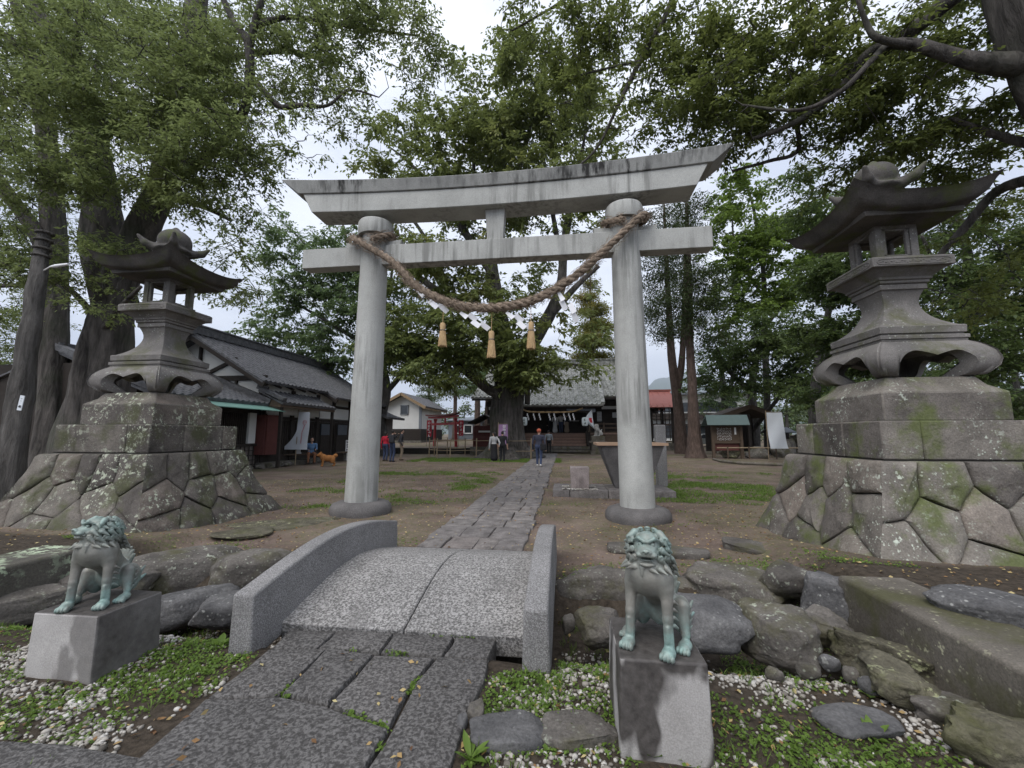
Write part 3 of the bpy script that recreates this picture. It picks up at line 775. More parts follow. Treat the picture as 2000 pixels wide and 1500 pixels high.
# ------------------------------------------------------------------ straw rope, paper streamers and tassels
t = NT('straw_rope'); f = t.noise(14, 5, .65); t.col(t.ramp(f, (.3, (.10, .075, .055)), (.7, (.34, .265, .20)))); t.rough(.95); t.bump(t.noise(60, 4), .8, .012); MT['rope'] = t.m
t = NT('pale_straw'); f = t.noise(2, 5, .6, t.mapped((60, 60, 5))); t.col(t.ramp(f, (.3, (.30, .19, .09)), (.7, (.62, .45, .25)))); t.rough(.9); t.bump(f, .8, .01); MT['straw'] = t.m
MT['paper'] = m_plain('white_paper', (.78, .78, .80), .8, .04)
RY = TY - .40
zR = PY(735, 468, TY).z
def rim(cx, ang, z, r=.375): return Vector((cx + r * math.cos(R_(ang)), TY + r * math.sin(R_(ang)), z))
rp = [rim(LPX + .06, -75, zR - .18, .40), rim(LPX + .06, -20, zR + .02, .36), rim(LPX + .06, 40, zR + .12, .35), rim(LPX + .06, 110, zR + .1, .37), rim(LPX + .06, 180, zR + .02), rim(LPX + .06, 235, zR - .15, .42)]
rp += [PY(x, y, TY - .42) for x, y in ((765, 510), (806, 553), (850, 580), (900, 597), (960, 601), (1030, 590), (1090, 562), (1140, 526), (1180, 490))]
zr2 = PY(1225, 440, TY).z
rp += [rim(RPX - .06, -55, zr2 - .02, .42), rim(RPX - .06, -5, zr2 + .06), rim(RPX - .06, 70, zr2 + .12, .36), rim(RPX - .06, 150, zr2 + .12, .36), rim(RPX - .06, 190, zr2 + .06, .36), rim(RPX - .06, 262, zr2 - .06, .36)]
sp = spline(rp, 16); mb = MB(); rg = random.Random(3)
cum = [0]
for a, b in zip(sp, sp[1:]): cum.append(cum[-1] + (b - a).length)
frames = []; ref = Vector((0, 1, 0))
for i, p in enumerate(sp):
    d = (sp[min(i + 1, len(sp) - 1)] - sp[max(i - 1, 0)]).normalized(); ref = (ref - d * ref.dot(d)).normalized(); frames.append((p, d, ref.copy(), d.cross(ref)))
for k in range(3):
    pts = []; rr = []
    for (p, d, a, b), s in zip(frames, cum):
        an = 2 * math.pi * (s / .42 + k / 3); fat = .54 + .28 * math.exp(-((s - cum[-1] / 2) / (cum[-1] * .3)) ** 2)
        pts.append(p + (a * math.cos(an) + b * math.sin(an)) * .047 * fat); rr.append(.056 * fat * rg.uniform(.9, 1.1))
    mb.tube(pts, rr, 10)
for _ in range(3000):                                   # loose straw ends
    i = rg.randrange(len(frames)); p, d, a, b = frames[i]; an = rg.uniform(0, 6.28); n_ = a * math.cos(an) + b * math.sin(an)
    q = p + n_ * .085 + d * rg.uniform(-.05, .05); e = (d * rg.choice((-1, 1)) + n_ * rg.uniform(.1, .8) + Vector((0, 0, -.25))).normalized() * rg.uniform(.04, .13)
    mb.tube([q, q + e * .6, q + e + Vector((0, 0, -.012))], [.0035, .003, .0015], 3, cap=False)
rope = mb.build('straw_rope', MT['rope'], None, True); tag(rope, 'thick twisted straw rope slung between the two pillars of the big stone gateway', 'rope')
def shide(px, py, pxe, pye, flip, label):
    a = PY(px, py, RY - .02); b = PY(pxe, pye, RY - .05); d = (b - a); ln = d.length; d.normalize(); sd = Vector((d.z, 0, -d.x)).normalized() * (-1)
    mb = MB(); n = 4; wd = .095; seg = ln / n
    for i in range(n):
        o = (i - 1.2) * .02 + (.032 if i % 2 else -.032) * flip; p0 = a + d * seg * i + sd * o; p1 = a + d * seg * (i + 1.25) + sd * (o + .025 * flip); tw = Vector((0, .03 * (1 if i % 2 else -1) + .012 * i, 0)); wv = wd * (.55 if i == 0 else 1)
        q = [p0 - sd * wv * .5, p0 + sd * wv * .5, p1 + sd * wd * .5 + tw, p1 - sd * wd * .5 + tw]; nv = (q[1] - q[0]).cross(q[2] - q[0]).normalized() * .002
        mb.add([v - nv for v in q] + [v + nv for v in q], [(3, 2, 1, 0), (4, 5, 6, 7), (0, 1, 5, 4), (1, 2, 6, 5), (2, 3, 7, 6), (3, 0, 4, 7)])
    mb.tube([a - d * .04 + Vector((0, .03, .03)), a], .004, 4)
    o = mb.build('paper_streamer', MT['paper']); c = Vector(o.bound_box[0]); tag(o, label, 'paper streamer', 'white zigzag papers on the straw rope')
shide(818, 562, 862, 611, 1, 'white zigzag paper nearest the left pillar, hanging from the straw rope')
shide(903, 606, 944, 646, 1, 'white zigzag paper between the left and the middle straw tassel')
shide(994, 606, 1032, 650, 1, 'white zigzag paper between the middle and the right straw tassel')
shide(1090, 571, 1127, 622, -1, 'white zigzag paper nearest the right pillar, hanging from the straw rope')
def tassel(px, ptop, pkn, pbot, label):
    top = PY(px, ptop, RY + .02); k = PY(px, pkn, RY); b = PY(px, pbot, RY); L_ = k.z - b.z
    r = thing('straw_tassel', label, 'tassel', k, group='straw tassels on the rope')
    mb = MB(); mb.tube([(0, .02, top.z - k.z), (0, 0, 0)], .006, 6); mb.build('cord', MT['straw'], r)
    mb = MB(); mb.lathe([(.012, 0), (.042, -.012), (.054, -.045), (.048, -L_ * .30), (.045, -L_ * .34), (.056, -L_ * .5), (.074, -L_ * .97), (.068, -L_), (.02, -L_ * .97)], 22)
    for i in range(90):
        a = rg.uniform(0, 6.28); r1 = .052; r2 = .078 * rg.uniform(.85, 1.05); mb.tube([(r1 * math.cos(a), r1 * math.sin(a), -L_ * .38), (r2 * math.cos(a), r2 * math.sin(a), -L_ * rg.uniform(.93, 1.04))], .0042, 3)
    mb.build('straw_bundle', MT['straw'], r, True)
    mb = MB(); mb.lathe([(.047, -L_ * .30), (.053, -L_ * .31), (.053, -L_ * .35), (.047, -L_ * .36)], 18, cap=False); mb.build('binding', MT['rope'], r, True)
tassel(865, 592, 630, 676, 'straw tassel on the left, hanging from the straw rope')
tassel(960, 608, 646, 698, 'lowest straw tassel, hanging from the middle of the straw rope')
tassel(1037, 594, 628, 681, 'straw tassel on the right, hanging from the straw rope')

# ------------------------------------------------------------------ masonry plinths and stone lanterns
def clip_poly(poly, n, d):
    """keep the side n.p <= d"""
    out = []
    for i in range(len(poly)):
        a, b = poly[i], poly[(i + 1) % len(poly)]; da = n[0] * a[0] + n[1] * a[1] - d; db = n[0] * b[0] + n[1] * b[1] - d
        if da <= 0: out.append(a)
        if (da < 0) != (db < 0) and da != db:
            t = da / (da - db); out.append((a[0] + (b[0] - a[0]) * t, a[1] + (b[1] - a[1]) * t))
    return out
def voronoi(seeds, box):
    cells = []
    for i, s in enumerate(seeds):
        p = [(box[0], box[2]), (box[1], box[2]), (box[1], box[3]), (box[0], box[3])]
        for j, q in enumerate(seeds):
            if i == j or not p: continue
            n = (q[0] - s[0], q[1] - s[1]); d = (q[0] ** 2 + q[1] ** 2 - s[0] ** 2 - s[1] ** 2) / 2; p = clip_poly(p, n, d)
        cells.append(p)
    return cells
def masonry(name, mat, prof, rows, c, parent, seed):
    """battered square plinth faced with irregular stones. prof: list (half,z)"""
    rg = random.Random(seed); z0, z1 = prof[0][1], prof[-1][1]
    def half(z):
        for (h0, a), (h1, b) in zip(prof, prof[1:]):
            if z <= b: 
                t = max(0, (z - a) / (b - a)); return h0 + (h1 - h0) * t
        return prof[-1][0]
    mb = MB()
    mb.mi = 1; mb.sqlathe([(half(z) - .035, z) for z in [z0 + (z1 - z0) * i / 8 for i in range(9)]]); mb.mi = 0
    for face in range(4):
        M = Matrix.Rotation(face * math.pi / 2, 4, 'Z'); seeds = []; zz = z0; R = len(rows)
        for r, (n, fr) in enumerate(rows):
            hgt = (z1 - z0) * fr
            for i in range(n):
                u = -1 + 2 * (i + .5 + rg.uniform(-.22, .22) + (.25 if r % 2 else -.1)) / n
                seeds.append((u * 1.25, zz + hgt * (.5 + rg.uniform(-.16, .16))))
            zz += hgt
        for cell in voronoi(seeds, (-1.25, 1.25, z0, z1)):
            if len(cell) < 3: continue
            cx = sum(p[0] for p in cell) / len(cell); cz = sum(p[1] for p in cell) / len(cell); P = []
            for i in range(len(cell)):
                a, b = cell[i], cell[(i + 1) % len(cell)]; L_ = math.hypot(b[0] - a[0], b[1] - a[1]); k = max(1, int(L_ / .08))
                if L_ < .004: continue
                for q in range(k): P.append((a[0] + (b[0] - a[0]) * q / k, a[1] + (b[1] - a[1]) * q / k))
            off = rg.uniform(0, 50); bul = rg.uniform(.035, .075); rings = []
            for ins, o in ((.006, -.03), (.009, .006), (.02, bul * .45), (.055, bul * .75), (.11, bul * .93), (.2, bul), (.32, bul * 1.06)):
                ring = []
                for (u, z) in P:
                    d = math.hypot(cx - u, cz - z); e = .6 if abs(abs(u) - 1.25) < .01 else 1.0
                    wob = 1 + .5 * noise.noise(Vector((u * 6 + off, z * 6, 0)))
                    s = min(ins * wob, d * .8) / max(d, 1e-6); uu = u + (cx - u) * s * (0 if (e < 1 and ins < .06) else 1); z2 = z + (cz - z) * s
                    hh = half(z2); x = uu / 1.25 * hh; oo = o + .020 * noise.noise(Vector((u * 4 + off, z * 4, 5))) * (o > 0)
                    if e < 1: x += (1 if u > 0 else -1) * max(oo, -.01) * 1.0
                    ring.append((x, -hh - oo, z2))
                rings.append(ring)
            m = len(P); vs = sum(rings, []); fs = []
            for k in range(len(rings) - 1):
                for i in range(m): j = (i + 1) % m; fs.append((k * m + i, k * m + j, (k + 1) * m + j, (k + 1) * m + i))
            fs.append(tuple((len(rings) - 1) * m + i for i in range(m))); mb.add(vs, fs, M)
    o = mb.build(name, [mat, MT['mortar']], parent, True); o.location = c; return o
def stone_lantern(c, label, mirror, mat, seed, zs):
    root = thing('stone_lantern', label, 'stone lantern', (c[0], c[1], 0))
    masonry('masonry_base', mat, [(1.42, -.12), (1.30, .12), (1.10, .45), (.97, .8), (.90, 1.12)] if mirror < 0 else [(1.30, -.12), (1.2, .12), (1.06, .45), (.96, .8), (.90, 1.12)], [(4, .30), (4, .36), (5, .34)] if mirror < 0 else [(3, .34), (4, .33), (4, .33)], (0, 0, 0), root, seed)
    rg = random.Random(seed)
    mb = MB(); zz = 1.125                                  # course of long dressed blocks
    for face in range(4):
        M = Matrix.Rotation(face * math.pi / 2, 4, 'Z'); cuts = [-.84, rg.uniform(-.5, -.2), rg.uniform(.2, .55), .84]
        for a, b in zip(cuts, cuts[1:]): mb.box(((a + b) / 2, -.84 + .2 + rg.uniform(-.008, .008), zz + .215), (b - a - .006, .40, .43), M)
    mb.box((0, 0, zz + .20), (.8, .8, .40)); mb.build('block_course', mat, root, True, bevel=.018, seg=3)
    z = zz + .432
    mb = MB(); mb.sqlathe([(.655, z), (.655, z + .33), (.63, z + .35), (.54, z + .42), (.48, z + .525), (.4, z + .53)]); mb.build('plinth_slab', mat, root, True, bevel=.015, seg=3)
    z += .53
    # four curled feet with cusped arches cut between them
    H = .43; mb = MB(); prof = [(.46, 0), (.55, .03), (.615, .10), (.635, .19), (.61, .29), (.54, .38), (.47, .43)]
    def out(t):
        zt = t * H
        for (h0, a), (h1, b) in zip(prof, prof[1:]):
            if zt <= b + 1e-6: return h0 + (h1 - h0) * (zt - a) / (b - a)
        return prof[-1][0]
    def arch(u):                                           # height of the opening at u in -1..1
        a = abs(u)
        if a > .70: return 0
        return .295 * max(0, 1 - ((a - .34) / .36) ** 2) ** .5 if a > .34 else .295 - .06 * (1 - a / .34) ** 1.3
    NU, NV = 40, 12
    for face in range(4):
        M = Matrix.Rotation(face * math.pi / 2, 4, 'Z'); vs = []; fs = []
        for j in range(NV + 1):
            for i in range(NU + 1):
                u = -1 + 2 * i / NU; a = arch(u); zt = a + (H - a) * j / NV; o = out(zt / H)
                ce = abs(u); xx = u * o * (1 + .035 * (ce > .97)); yy = -o - .0
                vs.append((xx, yy, zt)); 
        n1 = len(vs)
        for j in range(NV + 1):
            for i in range(NU + 1):
                u = -1 + 2 * i / NU; a = arch(u); zt = a + (H - a) * j / NV; o = out(zt / H) - .13; vs.append((u * o, -o, zt))
        W = NU + 1
        for j in range(NV):
            for i in range(NU): q = j * W + i; fs.append((q, q + 1, q + W + 1, q + W)); fs.append((n1 + q, n1 + q + W, n1 + q + W + 1, n1 + q + 1))
        for i in range(NU): fs.append((i, n1 + i, n1 + i + 1, i + 1))
        mb.add([(x, y, zz_ + z) for x, y, zz_ in vs], fs, M)
    mb.box((0, 0, z + .39), (.9, .9, .07)); mb.build('curled_foot', MT['lantern'], root, True)
    for face in range(4):                                  # volutes at the four corners
        mb = MB()
        M = Matrix.Rotation(face * math.pi / 2 + math.pi / 4, 4, 'Z')
        pts = [];
        for k in range(26):
            a = k / 25 * 4.4; r = .105 * (1 - .16 * a / 2); pts.append((0, -.72 + r * math.cos(a + 1.9) * .9, z + .125 + r * math.sin(a + 1.9)))
        mb.tube(pts, [.055 - .0012 * k for k in range(26)], 10, M=M); mb.build('volute', MT['lantern'], root, True)
    z += H
    mb = MB(); q = [(.47, z), (.47, z + .03), (.485, z + .032), (.485, z + .075), (.47, z + .08), (.45, z + .085), (.45, z + .10), (.47, z + .105), (.475, z + .19), (.46, z + .20)]
    for k in range(13):                                    # waist: concave shaft
        t_ = k / 12; zz2 = z + .20 + .52 * t_; r = .195 + .245 * (1 - t_) ** 3.2 + .055 * max(0, (t_ - .6) / .4) ** 2; q.append((r, zz2))
    z3 = z + .72; q += [(.265, z3), (.27, z3 + .005), (.27, z3 + .065), (.255, z3 + .07)]
    mb.sqlathe(q); mb.build('shaft', MT['lantern'], root, True, bevel=.006); z = z3 + .07
    mb = MB(); mb.sqlathe([(.27, z), (.29, z + .012), (.29, z + .045), (.31, z + .05), (.315, z + .08), (.40, z + .16), (.415, z + .17), (.46, z + .172), (.46, z + .285), (.44, z + .30), (.28, z + .31)])
    mb.build('platform', MT['lantern'], root, True, bevel=.006); z0p = z + .172; z += .31
    mb = MB()                                              # carved band round the platform
    for face in range(4):
        M = Matrix.Rotation(face * math.pi / 2, 4, 'Z'); pts = []
        for k in range(40):
            a = 2 * math.pi * k / 40; pts.append((math.copysign(abs(math.cos(a)) ** .35, math.cos(a)) * .41, -.461, z0p + .056 + math.copysign(abs(math.sin(a)) ** .6, math.sin(a)) * .038))
        mb.tube(pts + pts[:1], .006, 5, M=M)
        for k in range(26): mb.lathe([(.010, -.004), (.007, .004)], 6, (-.37 + .03 * k, -.461, z0p + .056 + .014 * math.sin(k * 1.7)), M=M)
    mb.build('carved_band', MT['lantern'], root, True)
    mb = MB(); hb = .25; bh = .52                          # light chamber with open windows
    mb.box((0, 0, z + .035), (2 * hb + .05, 2 * hb + .05, .07)); mb.box((0, 0, z + bh - .035), (2 * hb, 2 * hb, .07))
    for sx in (-1, 1):
        for sy in (-1, 1): mb.box((sx * (hb - .045), sy * (hb - .045), z + bh / 2), (.09, .09, bh - .142))
    for face in range(4):
        M = Matrix.Rotation(face * math.pi / 2, 4, 'Z')
        for s in (-1, 1): mb.box((s * .138, -hb + .035, z + bh / 2), (.045, .04, bh - .15), M)
        mb.box((0, -hb + .035, z + .085), (.32, .04, .03), M); mb.box((0, -hb + .035, z + bh - .085), (.32, .04, .03), M)
    mb.build('light_chamber', MT['lantern'], root, True, bevel=.006); z += bh
    # roof: sweeping eaves that rise to the corners
    RH = .775; N = 33; vs = []; fs = []
    def up(u, v): return .20 * (abs(u) ** 3 * abs(v) ** 1.2 + abs(v) ** 3 * abs(u) ** 1.2) / 2 * 1.0
    def P(u, v, top):
        m = max(abs(u), abs(v)); cor = min(abs(u), abs(v)) / max(m, 1e-6)
        ext = RH * (1 + .045 * cor ** 6) ; x, y = u * ext * (1 - .02 * (1 - cor)), v * ext * (1 - .02 * (1 - cor))
        lift = .16 * cor ** 2.6 * m ** 3
        if top: return (x, y, z + .175 + .28 * (1 - m) ** 1.55 + lift)
        else: return (x * .985, y * .985, z + .02 * (m < .4) - .012 + .035 * (m > .93) + .125 * max(0, m - .84) / .16 + lift * .96 + (.02 if m > .7 else 0))
    for top in (1, 0):
        b0 = len(vs)
        for j in range(N + 1):
            for i in range(N + 1): vs.append(P(-1 + 2 * i / N, -1 + 2 * j / N, top))
        for j in range(N):
            for i in range(N):
                a = b0 + j * (N + 1) + i; f = (a, a + 1, a + N + 2, a + N + 1); fs.append(f if top else f[::-1])
    T_ = (N + 1) ** 2; W = N + 1; edge = [i for i in range(N)] + [N + W * j for j in range(N)] + [W * N + N - i for i in range(N)] + [W * (N - j) for j in range(N)]
    for a, b in zip(edge, edge[1:] + edge[:1]): fs.append((T_ + a, T_ + b, b, a))
    mb = MB(); mb.add(vs, fs); mb.build('roof', MT['lroof'], root, True)
    mb = MB(); mb.sqlathe([(.52, z - .03), (.545, z - .028), (.56, z + .03), (.5, z + .04)]); mb.build('soffit_step', MT['lroof'], root, False, bevel=.006)
    z += .42
    pr = [E((0, 0, z + .05), (.20, .20, .12), None, .03), E((0, 0, z + .33), (.255, .255, .23), None, .06), E((0, 0, z + .56), (.05, .05, .06), None, .06), E((0, 0, z + .15), (.29, .29, .065), None, .04)]
    for a in range(4):
        d = Vector((math.cos(a * math.pi / 2 + math.pi / 4), math.sin(a * math.pi / 2 + math.pi / 4), 0))
        pr += [C(tuple(d * .18 + Vector((0, 0, z + .14))), tuple(d * .40 + Vector((0, 0, z + .21))), .085, .06, .05), C(tuple(d * .40 + Vector((0, 0, z + .21))), tuple(d * .50 + Vector((0, 0, z + .32))), .06, .03, .03)]
    o = sculpt(pr, .018, 'finial', MT['lroof'], root)
    return root
LC, RC = (-7.0, 6.35), (4.32, 5.9)
lanL = stone_lantern(LC, 'mossy roofed stone lantern on a lichen-spotted masonry base beside the huge old tree trunks', -1, MT['masonryL'], 21, 1)
lanR = stone_lantern(RC, 'large stone lantern on a mossy masonry base right of the gateway, under overhanging branches', 1, MT['masonry'], 8, 1)
def glyph(mb, strokes, o, ux, uz, s, r=.006):
    for st in strokes: mb.tube([Vector(o) + Vector(ux) * (x * s) + Vector(uz) * (z * s) for x, z in st], r, 4)
mb = MB()
glyph(mb, [[(-.9, .9), (.9, 1.0)], [(0, 1.15), (0, .9)], [(-.9, .9), (-1, .55)], [(.9, 1), (.85, .6)], [(-.6, .55), (.6, .6)], [(0, .55), (-.5, .15)], [(.1, .3), (.45, -.3), (.25, -.9), (0, -.8)], [(.25, .1), (-.6, -.25)], [(.35, -.2), (-.6, -.7)], [(.5, .2), (.95, -.35)], [(-.55, .25), (-.2, .1)]], (0, -.222, 3.43), (1, 0, 0), (0, 0.06, 1), .085, .007)
o = mb.build('carved_character', MT['lantern'], lanR, True)

# ------------------------------------------------------------------ kerbs and boulders
mb = MB(); mb.box((2.13 + .24, 1.95, .09), (.48, 3.55, .42)); k = mb.build('kerb_stone', MT['kerb'], None, True, bevel=.03, seg=3); tag(k, 'long squared kerb stone running beside the right masonry base', 'kerb')
mb = MB(); mb.box((-4.67 - .27, 2.1, .09), (.54, 3.25, .42)); k = mb.build('kerb_stone', MT['kerbL'], None, True, bevel=.03, seg=3); tag(k, 'long kerb stone spotted with pale lichen behind the left guardian statue', 'kerb')
def rock(x0, x1, y0, y1, zb, dep, label, mat='boulder', seed=0, cat='boulder', grp=None, cuts=6, flat=.3, name='boulder', rot=0., rough=.09, grow=1.08, sub=4, boxy=.35, hard=.86):
    f = G((x0 + x1) / 2, y1, zb); v = Vector((f.x, f.y)); u = v.normalized(); dist = (f - CAM).length
    cx = f.x + u.x * dep; cyy = f.y + u.y * dep; cpt = Vector((cx, cyy, zb))
    def depth(p): 
        c, s = math.cos(YAW), math.sin(YAW); fw = -p.x * s + p.y * c; return fw * math.cos(PITCH) + (p.z - CAM.z) * math.sin(PITCH)
    hw = (x1 - x0) / 2 / FPX * depth(cpt); zt = PY((x0 + x1) / 2, y0, cyy + .25 * dep).z; hh = max((zt - zb) / 2, .05)
    o = boulder(name, MT[mat], (cx, cyy, zb + hh * .92), (hw * grow, dep * grow, hh * 1.12), math.atan2(-u.x, u.y) + rot, seed, rough=rough, flat=flat, cuts=cuts, sub=sub, boxy=boxy, hard=hard)
    return tag(o, label, cat, grp)
GR = 'boulders edging the raised court'
rock(1080, 1240, 1100, 1205, -.33, .26, 'dark rounded boulder just right of the bridge side wall', seed=1, grp=GR, sub=5, flat=.12)
rock(1215, 1372, 1112, 1190, -.25, .25, 'dark boulder mostly hidden behind the right guardian statue', seed=2, grp=GR, sub=5, flat=.15)
rock(1126, 1210, 1186, 1278, -.16, .13, 'small lichen-flecked boulder between the bridge side wall and the right plinth', seed=3, grp=GR, sub=5, flat=.2)
rock(1236, 1452, 1158, 1286, -.12, .24, 'smooth grey whale-backed boulder right of the right guardian statue', 'grey', seed=4, grp=GR, cuts=2, flat=.15, boxy=.15)
rock(1362, 1566, 1104, 1205, -.2, .26, 'broad flat-topped boulder with a yellow moss patch, top of the right group', seed=5, grp=GR, sub=5, flat=.42)
rock(1452, 1584, 1178, 1308, -.10, .19, 'squarish brown grey boulder standing on the gravel in the right group', 'boulder', seed=61, grp=GR, sub=5, flat=.3, boxy=.45, cuts=3)
rock(1496, 1584, 1094, 1180, -.05, .2, 'leaning pinkish boulder wedged behind the squarish grey one', seed=7, grp=GR, rot=.4, flat=.25)
rock(1574, 1672, 1110, 1232, -.1, .2, 'blue grey boulder at the far end of the right kerb stone', 'grey', seed=8, grp=GR, sub=5, flat=.35)
rock(1556, 1664, 1188, 1282, -.12, .15, 'grey brown boulder at the upper end of the rocks under the right kerb stone', 'boulder', seed=9, grp=GR, rough=.14, flat=.2, cuts=9, sub=5, hard=.95)
rock(1634, 1792, 1232, 1336, -.12, .13, 'craggy boulder halfway along the rocks under the right kerb stone', 'mossy', seed=83, grp=GR, rough=.16, flat=.2, cuts=11, sub=5, hard=.95, rot=-.3)
rock(1694, 1836, 1292, 1412, -.10, .13, 'yellow-green mossy rock beside the dark slate-like stone', 'mossy', seed=84, grp=GR, rough=.15, cuts=11, sub=5, hard=.95)
rock(1796, 1920, 1350, 1452, -.10, .12, 'grey mossy rock between the slate-like stone and the lower right corner', 'boulder', seed=85, grp=GR, rough=.14, cuts=9, sub=5, hard=.95)
rock(1876, 2080, 1392, 1560, -.10, .14, 'mossy rock at the lower right corner below the kerb stone', 'mossy', seed=86, grp=GR, rough=.15, cuts=11, sub=5, hard=.95)
rock(1880, 2110, 1160, 1262, .2, .22, 'low grey rock lying on the ground behind the right kerb stone', 'grey', seed=13, grp=GR, sub=5, flat=.2)
rock(262, 466, 1070, 1160, -.28, .24, 'wide block-like boulder left of the bridge', seed=14, grp=GR, sub=5, flat=.16, boxy=.5, cuts=2, rough=.07)
rock(430, 560, 1070, 1160, -.28, .24, 'rounded boulder tucked against the left bridge side wall', seed=15, grp=GR, sub=5, flat=.16, boxy=.3, cuts=2, rough=.07)
rock(140, 285, 1098, 1180, -.2, .22, 'boulder hidden behind the left guardian statue', seed=16, grp=GR, sub=5, flat=.2)
rock(290, 446, 1146, 1226, -.26, .2, 'low blue grey rock in the dry ditch beside the left plinth', 'grey', seed=17, grp=GR, cuts=3, flat=.2)
rock(372, 486, 1160, 1236, -.22, .18, 'angular blue grey rock beside the left end of the bridge', 'grey', seed=18, grp=GR, cuts=9, flat=.1)
rock(-60, 134, 1142, 1222, -.16, .16, 'dark boulder under the lichened kerb stone at the left edge', seed=19, grp=GR, sub=5, flat=.2)
rock(1096, 1124, 1198, 1240, -.2, .05, 'small upright stone at the mouth of the gap beside the bridge', seed=20, sub=3, cat='stone', name='stone')
rock(912, 1066, 1394, 1486, -.06, .12, 'dark hollowed stone holding white pebbles beside the paving', 'grey', seed=22, flat=.55, cuts=4, cat='stone', name='stone', grow=1.0)
rock(1052, 1212, 1392, 1492, -.07, .13, 'flat olive grey stone between the paving and the right plinth', 'boulder', seed=23, flat=.6, cuts=4, cat='stone', name='stone', grow=1.0)
rock(912, 944, 1368, 1428, -.06, .06, 'narrow olive stone wedged against the paving edge', 'boulder', seed=24, flat=.4, cat='stone', name='stone', sub=3)
rock(1604, 1746, 1380, 1462, -.07, .12, 'dark slate-like stone half sunk in the gravel', 'grey', seed=25, flat=.5, cuts=8, cat='stone', name='stone', rot=.3, boxy=.3)
for i, (a, b, c, d) in enumerate([(1560, 1600, 1306, 1332), (1604, 1640, 1290, 1316), (1648, 1680, 1312, 1338), (1680, 1720, 1330, 1362), (1500, 1530, 1318, 1340), (890, 912, 1410, 1440)]):
    rock(a, b, c, d, -.05, .03, 'small round stone lying on the gravel near the mossy rocks' if i < 5 else 'small brown stone touching the paving edge', ('boulder', 'grey')[i % 2], seed=40 + i, sub=3, cat='stone', name='stone', grp='small stones on the gravel', boxy=0)
rock(1420, 1502, 1052, 1086, -.03, .22, 'square flat stone with a hole set in the earth near the right boulders', 'boulder', seed=30, flat=.75, boxy=.6, cat='stone', name='stone', cuts=2, rough=.04)
rock(1196, 1372, 1058, 1092, -.05, .18, 'long flat stone set in the earth behind the right guardian statue', 'boulder', seed=31, flat=.75, boxy=.5, cat='stone', name='stone', cuts=2, rough=.05)
rock(445, 650, 1014, 1042, -.10, .38, 'greenish flat stone sunk in the earth near the left pillar footing', 'mossy', seed=32, flat=.8, boxy=.3, cat='stone', name='stone', cuts=2, rough=.05)
rock(425, 520, 1034, 1056, -.05, .3, 'small mossy flat stone sunk in the earth left of the bridge', 'mossy', seed=33, flat=.8, boxy=.3, cat='stone', name='stone', cuts=2, rough=.05)

